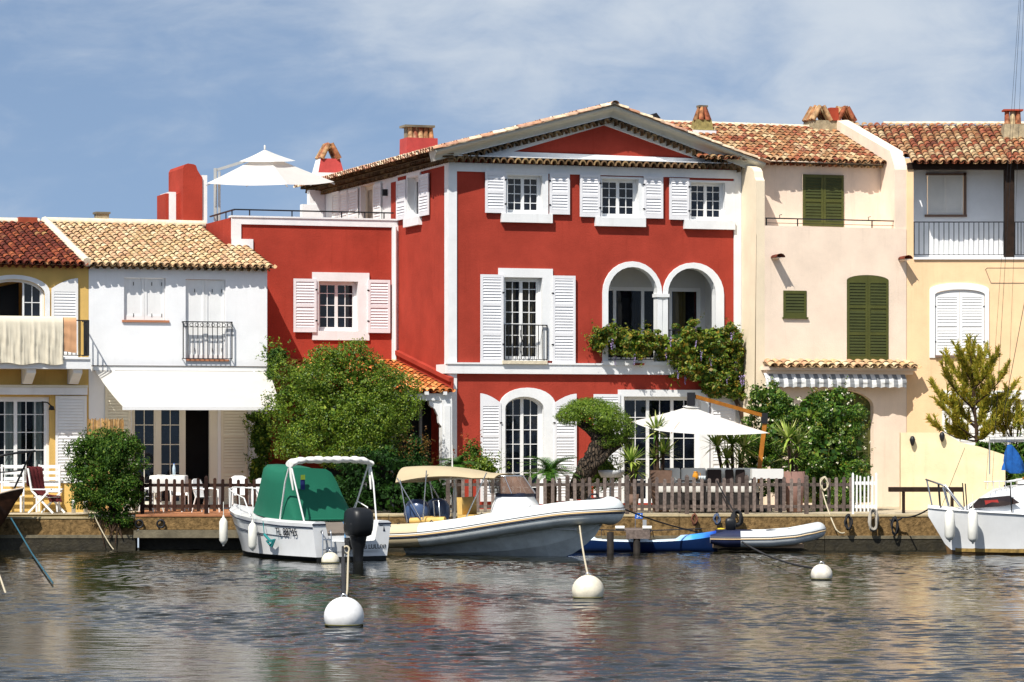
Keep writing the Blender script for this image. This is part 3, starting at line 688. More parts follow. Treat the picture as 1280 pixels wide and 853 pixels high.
# ------------------------------------------------------------------ red house
def red_house():
    F = RF_; h = thing('house', 'tall red house with white trim, gabled pediment, twin arched loggia and roof terrace', 'house', F.O, F.a)
    xr = F.fr(926)[0]; zt = F.fr(562, 203)[1]                       # zt: underside of the front cornice
    dw = 5.1                                                        # depth of the wing front behind the main front
    red = REDS
    # --- openings on the main front
    W1 = F.rect(631.5, 220, 675, 267, .17); W2 = F.rect(749.5, 224.5, 795, 272, .17); W3 = F.rect(860.5, 229, 903, 275.5, .17)
    FD = F.rect(630, 347, 677.5, 451)
    LA = F.rect(759.5, 334, 821, 452); LB = F.rect(834, 335.5, 894, 452)
    GD = F.rect(630.5, 496, 679, 640); GD = (GD[0], GD[1], GZ + .12, GD[3])
    GWn = F.rect(779, 496, 875, 600); GWn = (GWn[0], GWn[1], GZ + .12, GWn[3])
    ra = (LA[1] - LA[0]) / 2
    holes = [opoly(*W1), opoly(*W2), opoly(*W3), opoly(*FD), opoly(*LA, ra), opoly(*LB, ra), opoly(*GD, .36), opoly(*GWn)]
    zg = zt + .17
    w = MB(); w.wall([(0, .6), (xr, .6), (xr, zg), (0, zg)], holes, 0, .26, mrev=1)
    # left flank (x = 0) and its window; the upper storey behind the wing is white
    SWd0, _ = F.sd(525); SWd1, _ = F.sd(511); sz0, sz1 = F.sd(518, 272)[1], F.sd(518, 221)[1]
    w.xf = ROT_SIDE; zb = zt
    w.wall([(-dw - .02, .6), (0, .6), (0, zb), (-dw - .02, zb)], [opoly(-SWd1, -SWd0, sz0, sz1)], 0, .25, mrev=1)
    w.xf = None
    w.quad((xr, 0, .6), (xr, 14.3, .6), (xr, 14.3, zb), (xr, 0, zb)); w.quad((0, 14.3, .6), (0, 14.3, zb), (xr, 14.3, zb), (xr, 14.3, .6))
    w.build('wall', [red, WHITE], h)
    # white upper flank with a door behind shutters
    zf = F.fr(400, 281, dw)[1]                                      # terrace floor level is just under the parapet top
    D0, _ = F.sd(468); D1, _ = F.sd(451); dz1 = F.sd(460, 231)[1]
    w = MB(ROT_SIDE); w.wall([(-14.3, zf - .6), (-dw - .03, zf - .6), (-dw - .03, zb), (-14.3, zb)], [opoly(-D1, -D0, zf - .4, dz1)], 0, .25)
    w.build('upper_wall', WHITE, h)
    window(h, -D1, -D0, zf - .4, dz1, d=.15, leaves=2, nx=1, nz=1, xf=ROT_SIDE, fw=.08, mat_=CREAMS, glass=glass_mat('cream_glass', (.30, .27, .2)))
    for u0, u1, v0 in ((417, 426, 240), (427, 436, 239), (437, 449, 237)):
        a, b_ = F.sd(u1)[0], F.sd(u0)[0]; shutter(h, -b_, -a, zf - .3, F.sd((u0 + u1) / 2, v0)[1], WOODW, xf=ROT_SIDE, d=-.03)
    a, b_ = F.sd(478)[0], F.sd(469)[0]; shutter(h, -b_, -a, zf - .3, F.sd(473, 230)[1], WOODW, xf=ROT_SIDE, d=-.03)
    lx, lz = F.sd(484, 241); l = MB(ROT_SIDE); l.box(-lx - .06, -lx + .06, -.16, -.002, lz - .1, lz + .1); l.build('wall_lamp', IRON, h)
    rd0, rd1 = F.sd(496.5)[0], F.sd(490.5)[0]; s = MB(ROT_SIDE); s.box(-rd1, -rd0, -.05, -.003, zf - .6, F.sd(493, 228)[1]); s.build('red_strip', red, h)
    # side window
    window(h, -SWd1, -SWd0, sz0, sz1, d=.18, leaves=1, nx=1, nz=1, xf=ROT_SIDE)
    surround(h, -SWd1, -SWd0, sz0, sz1, .12, .12, .1, 0.0, xf=ROT_SIDE)
    s = MB(ROT_SIDE); s.box(-SWd1 - .2, -SWd0 + .2, -.12, .0, sz0 - .26, sz0 - .002); s.build('window_sill', WHITE, h)
    for u0, u1, v0, v1 in ((498.5, 509.5, 226, 275), (526.5, 538.5, 218, 270)):
        a, b_ = F.sd(u1)[0], F.sd(u0)[0]; um = (u0 + u1) / 2; shutter(h, -b_, -a, F.sd(um, v1)[1], F.sd(um, v0)[1], LILAC, xf=ROT_SIDE, d=-.05)
    # --- white trim on the front
    t = MB(); qx = F.fr(570.5)[0]
    zb0, zb1 = F.fr(720, 468)[1], F.fr(720, 456.5)[1]
    t.box(-.05, qx, -.05, 0, zb1 + .001, zt - .002); t.box(-.05, -.0, 0, F.sd(557.5)[0], .6, zt - .002)
    t.box(-.05, qx, -.05, 0, .6, zb0 - .001)
    qr = F.fr(917)[0]; t.box(qr, xr, -.05, 0, .6, zt - .002)
    t.box(qx, qr, -.048, 0, F.fr(740, 219)[1], zt - .003)             # frieze under the cornice
    t.xf = ROT_SIDE; t.box(-dw, -F.sd(557.5)[0], -.048, 0, F.sd(530, 214)[1], zt - .004); t.xf = None
    t.build('white_quoins', WHITE, h)
    t = MB(); t.box(-.11, xr, -.12, 0, zb0, zb1); t.box(-.13, xr + .02, -.15, .0, zb1 + .001, zb1 + .05)
    t.xf = ROT_SIDE; t.box(-.9, .0, -.12, 0, zb0 + .001, zb1 - .001); t.xf = None
    t.build('belt_course', WHITE, h)
    # --- upper windows
    for (x0, x1, z0, z1), (l0, l1), (r0, r1), wr, (sx0, sx1), dv in ((W1, (605.5, 631), (686, 711), .18, (625.5, 689), 0), (W2, (723.8, 749), (803.6, 827.6), .16, (743, 805.5), 0), (W3, (835.5, 860.3), (None, None), .30, (854, 917), 0)):
        wo = window(h, x0, x1, z0, z1, d=.17, leaves=2, nx=2, nz=4, fw=.045)
        surround(h, x0, x1, z0, z1, .05, wr, .06, .02)
        q = MB(); q.box(F.fr(sx0)[0], F.fr(sx1)[0], -.13, 0, z0 - .28, z0 - .022); q.build('window_sill', WHITE, h)
        um = 0
        lz1 = z1 + .10; lz0 = z0 - .02
        shutter(h, F.fr(l0)[0], F.fr(l1)[0], lz0, lz1, LILAC, d=-.055, hinge='r')
        if r0 is not None:
            shutter(h, F.fr(r0)[0], F.fr(r1)[0], lz0, lz1, LILAC, d=-.055, hinge='l')
    # --- first floor french window with balconet
    x0, x1, z0, z1 = FD
    cb = mat('brown_curtain', (.16, .12, .07), rough=.95, var=.2); wn = mat('net_curtain', (.5, .5, .48), rough=.95)
    window(h, x0, x1, z0, z1, d=.17, leaves=2, nx=2, nz=7, fw=.07, glass=SEEG, curtain=[(x0 + .18, x0 + .5, cb), (x1 - .5, x1 - .12, cb)])
    surround(h, x0, x1, z0, z1, .18, .32, .26)
    q = MB(); q.box(x0 - .1, x1 + .1, -.2, 0, z0 - .10, z0 - .002); q.build('window_sill', MORTAR, h)
    fz0, fz1 = F.fr(614, 455)[1], F.fr(614, 343.5)[1]
    shutter(h, F.fr(599.5)[0], F.fr(628)[0], fz0, fz1, LILAC, d=-.06, hinge='r', n_mid=2); shutter(h, F.fr(689.5)[0], F.fr(718)[0], fz0, fz1, LILAC, d=-.06, hinge='l', n_mid=2)
    zr0, zr1 = F.fr(655, 450)[1], F.fr(655, 406)[1]
    def orn(b):
        xm = (x0 + x1) / 2 - .05
        for s_ in (-1, 1):
            b.tube([(xm + s_ * (.07 * math.sin(k * .6)), -.10, zr0 + .1 + k * .085) for k in range(10)], .012, 5)
    railing(h, x0 - .02, x1 + .12, zr0, zr1, -.10, 10, extra=orn, returns=.1)
    # --- loggia
    ld = 1.5; lb = MB(); lx0, lx1 = LA[0] - .3, LB[1] + .3; lz0, lz1 = LA[2], LA[3] + .25
    lb.quad((lx0, .26, lz0), (lx0, ld, lz0), (lx0, ld, lz1), (lx0, .26, lz1)); lb.quad((lx1, .26, lz0), (lx1, .26, lz1), (lx1, ld, lz1), (lx1, ld, lz0))
    lb.quad((lx0, .26, lz1), (lx0, ld, lz1), (lx1, ld, lz1), (lx1, .26, lz1)); lb.quad((lx0, .0, lz0 - .001), (lx1, .0, lz0 - .001), (lx1, ld, lz0 - .001), (lx0, ld, lz0 - .001))
    back = opoly(lx0 + .15, lx1 - .15, lz0 + .03, lz0 + 2.25)
    lb.wall([(lx0, lz0), (lx1, lz0), (lx1, lz1), (lx0, lz1)], [back], ld, .1)
    lo = lb.build('loggia', mat('loggia_plaster', (.62, .62, .60), rough=.9, var=.05), h)
    yc = mat('gold_curtain', (.34, .26, .08), rough=.95)
    window(lo, lx0 + .15, lx1 - .15, lz0 + .03, lz0 + 2.25, d=ld + .02, leaves=4, nx=1, nz=1, fw=.06, name='sliding_door', glass=glass_mat('loggia_glass', see=.5), curtain=[(lx1 - .95, lx1 - .55, yc)])
    def arch(b, X0, X1, z0, z1, wl, wr, rise, wt=.165, prot=.06):
        b.ring(opoly(X0 - wl, X1 + wr, z0, z1 + wt, rise + wt), opoly(X0, X1, z0, z1, rise), -prot, .012, open_bottom=True)
    a = MB(); arch(a, LA[0], LA[1], LA[2], LA[3], .17, .15, ra); arch(a, LB[0], LB[1], LB[2], LB[3], .15, .26, ra, prot=.0625)
    a.build('arch_surround', WHITE, h)
    cx = (LA[1] + LB[0]) / 2; zs = LA[3] - ra; c = MB()
    c.box(cx - .20, cx + .20, -.10, .27, zs - .10, zs - .0); c.lathe([(.19, zs - .1), (.15, zs - .17), (.115, zs - .2), (.135, LA[2] + .2), (.18, LA[2] + .12), (.18, LA[2])], (cx, .08, 0), 18)
    c.build('column', WHITE, h)
    q = MB(); q.box(LA[0] - .19, LB[1] + .2, -.17, -.0, LA[2] - .12, LA[2] - .003); q.m = 1
    sx = F.fr(795)[0]; sz = F.fr(795, 456)[1]; q.box(sx - .14, sx + .14, -.32, -.17, sz - .02, sz + .04); q.build('loggia_sill', [WHITE, TILE_DARK], h)
    railing(lo, LA[0], LB[1], LA[2] + .05, LA[2] + .95, .13, 22)
    # --- ground floor arched door
    x0, x1, z0, z1 = GD
    window(h, x0, x1, z0, z1, d=.16, leaves=2, nx=2, nz=7, rise=.36, fw=.06, name='door')
    surround(h, x0, x1, z0, z1, .16, .36, .26, rise=.36, prot=.07)
    s0, s1 = F.fr(599.5)[0], F.fr(625)[0]; zz = F.fr(612, 492)[1]
    shutter(h, s0, s1, GZ + .2, zz, LILAC, d=-.055, top=lambda x: zz - .28 * ((x - s0) / (s1 - s0)) ** 1.7, hinge='r', n_mid=2)
    s2, s3 = F.fr(691.5)[0], F.fr(719.5)[0]
    shutter(h, s2, s3, GZ + .2, zz, LILAC, d=-.055, top=lambda x: zz - .28 * ((s3 - x) / (s3 - s2)) ** 1.7, hinge='l', n_mid=2)
    # --- ground floor wide window
    x0, x1, z0, z1 = GWn
    window(h, x0, x1, z0, z1, d=.14, leaves=3, nx=2, nz=5, fw=.06)
    surround(h, x0, x1, z0, z1, .17, .28, .20, prot=.06)
    gz1 = F.fr(760, 493)[1]
    shutter(h, F.fr(741)[0], F.fr(774)[0], GZ + .3, gz1, LILAC, d=-.055, hinge='r', n_mid=2); shutter(h, F.fr(887)[0], F.fr(918)[0], GZ + .3, gz1, LILAC, d=-.065, hinge='l', n_mid=2)
    # --- gable, cornices, roof
    zr_e = F.fr(562, 184)[1]; xm = F.fr(758.5, V0)[0]; zp = F.fr(758.5, 131, -.6)[1]
    ov = .55                                                        # flank overhang
    # rake line through the roof edge
    xl = -.62; xrr = xr + .55; zl = F.fr(548, 187, -.6)[1]; zrr = F.fr(940, 203, -.6)[1]
    g = MB(); zc = zt + .20
    g.add([(0.0, -.01, zc), (xr, -.01, zc), (xm, -.01, zp - .18)], [(0, 1, 2)], False)
    g.build('gable_wall', red, h)
    # white bands of the pediment
    tri_o = [(-.05, zc - .05), (xr + .02, zc - .05), (xm, zp - .34)]
    ti = [(F.fr(641, 189)[0], F.fr(641, 190)[1]), (F.fr(869, 198)[0], F.fr(869, 198.5)[1]), (F.fr(755, 157)[0], F.fr(755, 157)[1])]
    p = MB(); p.ring(tri_o, ti, -.07, -.012); p.build('pediment', WHITE, h)
    g = MB(); genoise(g, (-.12, 0, zt), (1, 0, 0), (0, -1, 0), xr + .2, 1, sp=.22, rh=.19, step=.34)
    el = Vector((xm - xl, 0, zp - zl)); er = Vector((xrr - xm, 0, zrr - zp))
    ul = Vector((-el.z, 0, el.x)).normalized(); ur = Vector((-er.z, 0, er.x)).normalized()
    lo_ = .50
    pl = Vector((xl + .9, -.02, zl + .9 * el.z / el.x - lo_)); genoise(g, pl, el, (0, -1, 0), el.length * (1 - .9 / el.x), 1, sp=.22, rh=.19, step=.34, up=ul)
    pr = Vector((xm, -.02, zp - lo_)); genoise(g, pr, er, (0, -1, 0), er.length * (1 - .7 / er.x), 1, sp=.22, rh=.19, step=.34, up=ur)
    g.build('cornice', [TILE_GEN, WHITE], h)
    g = MB(); genoise(g, (0, 14.5, zt - .02), (0, -1, 0), (-1, 0, 0), 14.9, 3, sp=.215, rh=.125, step=.165); g.build('eave_cornice', [TILE_GEN, mat('shaded_mortar', '#7a664c', rough=.95, var=.3, vscale=6)], h)  # mortar browned so that its colour carries the shade below the eave
    # rake board / verge
    v = MB(); gr = mat('verge_plaster', (.52, .52, .46), rough=.9, var=.08)
    for a_, b_, u_ in ((Vector((xl, 0, zl)), Vector((xm, 0, zp)), ul), (Vector((xm, 0, zp)), Vector((xrr, 0, zrr)), ur)):
        prof = [(-.62, .01), (-.62, .07), (-.56, .12), (-.42, .17), (-.36, .25), (-.345, .315), (.05, .315), (.05, .01)]
        A_ = [(a_.x - u_.x * q_, y, a_.z - u_.z * q_) for y, q_ in prof]; B_ = [(b_.x - u_.x * q_, y, b_.z - u_.z * q_) for y, q_ in prof]
        v.loft([A_, B_], closed=True, smooth=False, cap0=True, cap1=True)
    v.build('verge', gr, h)
    b = MB()
    wl_ = Vector((xm - xl, 0, zp - zl)); tile_roof(b, (xl, -.66, zl + .01), (0, 1, 0), wl_, 15.2, wl_.length, sp=.22, tl=.38)
    wr_ = Vector((xm - xrr, 0, zp - zrr)); tile_roof(b, (xrr, 14.5, zrr + .01), (0, -1, 0), wr_, 15.16, wr_.length, sp=.22, tl=.38)
    ridge(b, (xm, -.7, zp + .03), (xm, 14.4, zp + .03))
    b.build('roof', [TILE_PALE, mat('pale_tile_bed', '#a08468', rough=.95, var=.3)], h)
    # --- wing with roof terrace
    wx0 = F.fr(290.5, V0, dw)[0]; ztp = F.fr(395, 274, dw)[1]; ztb = F.fr(395, 282.5, dw)[1]
    WW = F.rect(397.5, 352, 447, 414, dw); wd = 5.0
    w = MB(); w.wall([(wx0, .6), (-.02, .6), (-.02, ztp), (wx0, ztp)], [opoly(*WW)], dw, .24, mrev=1)
    w.quad((wx0, dw, .6), (wx0, dw, ztp), (wx0, dw + wd + 2, ztp), (wx0, dw + wd + 2, .6)); w.quad((wx0, dw + .24, ztp - .0), (wx0 + .25, dw + .24, ztp), (wx0 + .25, dw + wd + 2, ztp), (wx0, dw + wd + 2, ztp))
    w.quad((wx0 + .25, dw + .24, zf - .6), (wx0 + .25, dw + wd + 2, zf - .6), (wx0 + .25, dw + wd + 2, ztp), (wx0 + .25, dw + .24, ztp))
    w.quad((wx0, dw + wd + 2, .6), (0, dw + wd + 2, .6), (0, dw + wd + 2, ztp), (wx0, dw + wd + 2, ztp))
    w.quad((wx0, dw, ztp), (0, dw, ztp), (0, dw + .24, ztp), (wx0, dw + .24, ztp)); w.quad((wx0, dw + .24, zf - .6), (0, dw + .24, zf - .6), (0, dw + .24, ztp), (wx0, dw + .24, ztp))
    w.m = 2; w.quad((wx0 + .01, dw + .1, zf - .59), (0, dw + .1, zf - .59), (0, dw + wd + 2, zf - .59), (wx0 + .01, dw + wd + 2, zf - .59))
    w.build('wing_wall', [red, WHITE, mat('terracotta_paving', '#a8714d')], h)
    t = MB(); ql = F.fr(301, V0, dw)[0]; qr_ = F.fr(489.5, V0, dw)[0]
    t.box(wx0 - .04, -.0, dw - .05, dw - .0, ztb, ztp - .002); t.box(wx0 - .05, -.0, dw - .08, dw + .28, ztp + .001, ztp + .05)
    t.box(wx0 - .04, ql, dw - .051, dw, F.fr(295, 312, dw)[1], ztb - .001); t.box(wx0 - .04, F.fr(316, V0, dw)[0], dw - .053, dw - .001, F.fr(300, 314, dw)[1], F.fr(300, 299, dw)[1])
    t.box(qr_, -.0, dw - .05, dw, F.fr(495, 451, dw)[1], ztb - .001)
    t.build('wing_trim', WHITE, h)
    x0, x1, z0, z1 = WW
    window(h, x0, x1, z0, z1, d=.16 + dw, leaves=2, nx=2, nz=4, fw=.06)
    b_ = MB(); b_.ring(opoly(F.fr(390, V0, dw)[0], F.fr(461, V0, dw)[0], F.fr(425, 425.5, dw)[1], F.fr(425, 341, dw)[1]), opoly(x0, x1, z0, z1), dw - .06, dw + .01); b_.build('window_surround', WHITE, h)
    sz_0, sz_1 = F.fr(425, 416, dw)[1], F.fr(425, 349.5, dw)[1]
    shutter(h, F.fr(366, V0, dw)[0], F.fr(394.5, V0, dw)[0], sz_0, sz_1, LILAC, d=dw - .07, hinge='r'); shutter(h, F.fr(459, V0, dw)[0], F.fr(486.5, V0, dw)[0], sz_0, sz_1, LILAC, d=dw - .07, hinge='l')
    # terrace rail
    r = MB(); zra = ztp + .24; pts = [(wx0 + .1, dw + 3.2, zra - .02), (wx0 + .1, dw + .12, zra), (-.1, dw + .12, zra + .0)]
    r.bar(pts[0], pts[1], .05, .04); r.bar(pts[1], pts[2], .05, .04)
    for u in (290, 312, 365, 427, 456, 480): x = F.fr(u, V0, dw + .12)[0]; r.box(x - .016, x + .016, dw + .104, dw + .136, ztp + .04, zra)
    for y in (dw + 1.2, dw + 2.3): r.box(wx0 + .085, wx0 + .115, y - .015, y + .015, ztp, zra)
    r.build('terrace_railing', IRON, h)
    # scroll shaped screen walls on the far left of the terrace
    sy = dw + 3.4
    P = lambda u, v: F.fr(u, v, sy)
    s = MB(); zl0 = ztp - .7
    pr_ = [(P(229, 0)[0], zl0), (P(253, 0)[0], zl0), P(253, 222), P(250, 218), P(247, 213), P(245, 207), P(242, 205.5), P(235, 204.5), P(231, 206), P(229, 210)]
    s.prism(pr_, sy, sy + 2.0); s.m = 1
    s.box(pr_[1][0] + .002, P(259.5, 0)[0], sy + .05, sy + 1.9, zl0, P(256, 219)[1])
    s.build('scroll_wall', [red, WHITE], h)
    s = MB(); P2 = lambda u, v: F.fr(u, v, sy + .4)
    s.box(P2(207, 0)[0], P2(211, 0)[0], sy + .4, sy + 1.6, zl0, P2(210, 242)[1]); s.m = 1; s.box(P2(211, 0)[0] + .002, P2(220, 0)[0], sy + .402, sy + 1.6, zl0, P2(210, 240)[1]); s.m = 0
    s.prism([(P2(220, 0)[0] + .002, zl0), (P2(230, 0)[0], zl0), P2(230, 238), P2(222, 242), P2(220, 246)], sy + .4, sy + 1.6)
    s.build('low_screen_wall', [red, WHITE], h)
    # white stepped wall at the far end of the terrace
    s = MB(); a0, az = F.sd(380, 233); s.box(F.fr(377, 0, 13.3)[0], -.01, 13.2, 13.5, zf - .6, F.fr(395, 256, 13.3)[1]); s.box(F.fr(386, 0, 13.3)[0], -.012, 13.22, 13.52, zf - .6, F.fr(395, 238, 13.3)[1]); s.build('terrace_end_wall', WHITE, h)
    # chimneys
    c = MB(); y1 = 8.6; xa, xb = F.fr(504, V0, y1)[0], F.fr(545, V0, y1)[0]; za, zb_ = F.fr(525, 196, y1)[1] - 1.6, F.fr(525, 173.5, y1)[1]
    taper(c, xa, xb, y1 - .3, y1 + .5, za, zb_, .94); c.build('chimney', mat('rosy_render', (.42, .055, .05), rough=.9, var=.15, vscale=3), h)
    c = MB(); zt_ = F.fr(525, 160, y1)[1]; c.m = 0; chimney_tiles(c, (xa + xb) / 2, y1 - .12, zb_, 5, .17, zt_ - zb_, .09, .06); chimney_tiles(c, (xa + xb) / 2, y1 + .3, zb_, 5, .17, zt_ - zb_, .09, -.06)
    c.m = 1; c.box(xa + .1, xb - .14, y1 - .05, y1 + .25, zb_, zt_); c.box(xa + .0, xb - .1, y1 - .22, y1 + .42, zt_ + .001, zt_ + .07); c.build('chimney_cap', [TILE_MIX, mat('old_slab', '#7b7362')], h)
    y2 = 13.6; xa, xb = F.fr(398, V0, y2)[0], F.fr(430, V0, y2)[0]; za, zb_ = F.fr(412, 216, y2)[1], F.fr(412, 198, y2)[1]; zt_ = F.fr(412, 179, y2)[1]
    c = MB(); taper(c, xa, xb, y2, y2 + .8, za, zb_, .75); c.m = 1; c.box(xa, xb, y2, y2 + .8, zf - .6, za - .001); c.m = 0; c.add([(xa - .003, y2, za), (xa - .003, y2 + .8, za), (xa + (xb - xa) * .125 - .003, y2 + .7, zb_), (xa + (xb - xa) * .125 - .003, y2 + .1, zb_)], [(0, 1, 2, 3)], False); c.mi[-1] = 1; c.build('chimney', [mat('rosy_render', (.42, .055, .05)), WHITE], h)
    c = MB(); xm_ = (xa + xb) / 2
    for sgn in (-1, 1):
        for k in range(4):
            yy = y2 + .1 + k * .17; p0 = Vector((xm_ + sgn * .30, yy, zb_)); p1 = Vector((xm_ + sgn * .04, yy, zt_)); c.tube([p0, p1], [.095, .07], 7)
    c.build('chimney_cap', TILE_MIX, h)
    y3 = 2.5; xc = F.fr(816, V0, y3)[0]; zz = F.fr(816, 152, y3)[1]; c = MB(); c.box(xc - .16, xc + .16, y3, y3 + .3, zz - .5, zz + .1); c.m = 1; c.prism([(xc - .24, zz + .1), (xc + .24, zz + .1), (xc + .1, zz + .26)], y3 - .05, y3 + .35); c.build('chimney', [MORTAR, IRON], h)
    # porch in the corner
    zp0, zp1 = F.fr(540, 489.5, -.3)[1], F.sd(501, 452)[1]; pdx = -3.6
    b = MB(); wv = Vector((0, dw + .45, zp1 - zp0)); tile_roof(b, (pdx, -.45, zp0), (1, 0, 0), wv, -pdx - .06, wv.length, sp=.2)
    b.build('porch_roof', [TILE_ORANGE, mat('orange_bed', '#7a4324', rough=.95)], h)
    m_ = MB(); m_.bar((-.07, -.4, zp0 + .34), (-.07, dw, zp1 + .30), .14, .12); m_.bar((-.04, -.4, zp0 + .14), (-.04, dw, zp1 + .12), .06, .3); m_.build('porch_moulding', red, h)
    m_ = MB(); m_.box(pdx, -.06, -.4, -.26, zp0 - .26, zp0 - .06)
    for k in range(6): xx = -.35 - k * .55; m_.box(xx, xx + .1, -.55, -.2, zp0 - .10, zp0 - .005)
    m_.box(-.36, -.06, -.42, -.14, .6, zp0 - .262); m_.box(-.30, -.12, -.45, -.421, .9, zp0 - .4)
    m_.prism([(-.36, zp0 - .262), (-.36, zp0 - 1.0), (-.44, zp0 - .9), (-.46, zp0 - .7), (-.56, zp0 - .5), (-.72, zp0 - .40), (-.74, zp0 - .262)], -.36, -.22)
    m_.build('porch_frame', WHITE, h)
    d = MB(); d.box(pdx, -.36, .6, .64, .9, zp0 - .1); d.m = 1  # dark sheet stands for the shade inside the porch opening
    for xx in (-.75, -1.6, -2.4): d.box(xx, xx + .08, .5, .6, .9, zp0 - .1)
    d.build('porch_doors', [DARK, mat('grey_joinery', (.3, .3, .29))], h)
    # drainpipe at the wing corner
    dp = MB(); dp.tube([(-.12, dw - .12, ztb), (-.12, dw - .12, zp1)], .05, 8); dp.build('drainpipe', WHITE, h)
    return F, h, xr, dw, ztp, zf
RF, RH, RXR, RDW, RZTP, RZF = red_house()
# ------------------------------------------------------------------ pink house
PF = Frame(945, 93.9, ANG)
def pink_house():
    F = PF; h = thing('house', 'pale pink terraced house with olive green louvred shutters and a striped awning', 'house', F.O, F.a)
    pk = mat('pink_stucco', (.86, .70, .56), rough=.9, var=.08, vscale=.9, bump=.25, bscale=24, stain=.32); pc = mat('cream_stucco', (.80, .68, .50), rough=.9, var=.06, vscale=1.0, bump=.25, stain=.2)
    xr = F.fr(1133)[0]; zl = F.fr(1040, 284)[1]; ud = 1.0
    SV = F.rect(979, 363.5, 1008, 396.5); SH = F.rect(1058.5, 344, 1111, 451)
    AR = F.rect(1000, 487, 1092, 640); AR = (AR[0], AR[1], GZ + .1, AR[3])
    w = MB(); w.wall([(.28, .6), (xr, .6), (xr, zl), (.28, zl)], [opoly(*SV), opoly(*SH, .16), opoly(*AR, .5)], 0, .28)
    w.quad((.28, 0, zl), (xr, 0, zl), (xr, ud + .2, zl - .02), (.28, ud + .2, zl - .02))
    ux0, ux1 = F.fr(948, V0, ud)[0], F.fr(1116, V0, ud)[0]; zt = F.fr(1040, 205, ud)[1]
    US = F.rect(1003, 218.5, 1054.5, 283.5, ud)
    w.wall([(0.2, zl - .05), (xr + .1, zl - .05), (xr + .1, zt), (.2, zt)], [opoly(*US)], ud, .12)
    w.quad((xr, 0, .6), (xr, 9, .6), (xr, 9, zl), (xr, 0, zl)); w.quad((.2, 9, .6), (xr, 9, .6), (xr, 9, zt + 1), (.2, 9, zt + 1))
    w.build('wall', pk, h)
    # party walls either side
    b = MB(); zp = F.fr(946, 207)[1]
    prof = [(9, .6), (0, .6), (0, F.fr(956, 226)[1]), (.10, F.fr(954, 222)[1]), (.16, zp - .16), (.3, zp - .05), (.6, zp + .02), (9, zp + 1.6)]
    b.add([(x, y, z) for x in (0, .278) for y, z in prof], [tuple(range(8)), tuple(range(15, 7, -1))] + [(i, (i + 1) % 8, (i + 1) % 8 + 8, i + 8) for i in range(8)], False)
    # sloping foot
    b.add([(-.10, -.02, .6), (-.10, 1.0, .6), (-.001, 1.0, 9), (-.001, -.02, 9)], [(0, 1, 2, 3)], False)
    b.build('party_wall', pc, h)
    b = MB(); zq = F.fr(1128, 206)[1]
    o_ = F.world(xr, 0, 0); ze_ = H + (V0 - 204) / FPX * (o_.y - .3); zr_ = H + (V0 - 157) / FPX * (o_.y + 4.0); pz = lambda d: ze_ + .17 + (.9455 * d + .32) / 4.3 * (zr_ - ze_)
    prof = [(9, .6), (.02, .6), (.02, zq - .15), (.08, zq - .02), (.35, max(zq + .05, pz(.35))), (4.2, pz(4.2)), (9, pz(4.2))]
    x0, x1 = F.fr(1117, V0, .1)[0], xr + .05
    b.add([(x, y, z) for x in (x0, x1) for y, z in prof], [tuple(range(7)), tuple(range(13, 6, -1))] + [(i, (i + 1) % 7, (i + 1) % 7 + 7, i + 7) for i in range(7)], False)
    b.build('party_wall', pk, h)
    def gsh(x0, x1, z0, z1, d=.02, **k): return shutter(h, x0, x1, z0, z1, GREEN, d=d, sm=DGREEN, pitch=.09, **k)
    xm = (US[0] + US[1]) / 2; gsh(US[0] + .01, xm - .004, US[2] + .01, US[3] - .01, d=ud + .0); gsh(xm + .004, US[1] - .01, US[2] + .01, US[3] - .01, d=ud + .0)
    x0, x1, z0, z1 = SH; xm = (x0 + x1) / 2; tp = lambda x: ztop(x, x0, x1, z1 - .01, .16)
    gsh(x0 + .01, xm - .004, z0, z1, d=.03, top=tp, n_mid=2); gsh(xm + .004, x1 - .01, z0, z1, d=.03, top=tp, n_mid=2)
    gsh(SV[0], SV[1], SV[2], SV[3], d=.02, mid=False)
    q = MB(); q.box(SV[0] - .03, SV[1] + .04, -.06, .05, SV[2] - .05, SV[2] - .002); q.build('vent_sill', GREEN, h)
    # arched garden door with shutters
    x0, x1, z0, z1 = AR; tp = lambda x: ztop(x, x0, x1, z1, .5); q = (x1 - x0) / 4
    d = MB(); d.box(x0, x1, .5, .53, z0, z1); d.build('doorway_shade', DARK, h)
    for k in range(4): gsh(x0 + k * q + .01, x0 + (k + 1) * q - .01, z0, z1, d=.25, top=lambda x: max(z0 + 1.5, tp(min(max(x, x0 + .03), x1 - .03))), n_mid=2)
    # terrace rail
    r0, r1 = F.fr(957, 273, .1)[0], F.fr(1130, 277, .1)[0]; zr = F.fr(1040, 275, .1)[1]
    b = MB(); b.box(r0, r1, .08, .12, zr - .012, zr + .022); b.box(r0, r1, .09, .11, zr - .14, zr - .125)
    for u in (958, 997, 1090, 1129): x = F.fr(u, V0, .1)[0]; b.box(x - .015, x + .015, .085, .115, zl - .01, zr)
    for u in (975, 1086): x = F.fr(u, V0, .1)[0]; b.tube([(x, .1, zr), (x - .02, .1, zr + .1), (x + .06, .1, zr + .12)], .012, 5)
    b.build('railing', IRON, h)
    # tile topped spouts
    for u, v in ((968, 321), (1127, 323)):
        x, z = F.fr(u, v); b = MB(); b.box(x - .08, x + .08, -.42, -.0, z - .08, z - .04); b.m = 1
        b.add([(x + r_ * math.cos(t), y, z - .04 + .8 * r_ * math.sin(t)) for y, r_ in ((0, .12), (-.48, .14)) for t in [math.pi * k / 6 for k in range(7)]], [(k, k + 1, 8 + k, 7 + k) for k in range(6)], True)
        b.build('spout', [pk, TILE_DARK], h)
    # tile canopy + striped awning
    c0, c1 = F.fr(953, 455)[0], F.fr(1137, 458)[0]; zc = F.fr(1045, 458)[1]
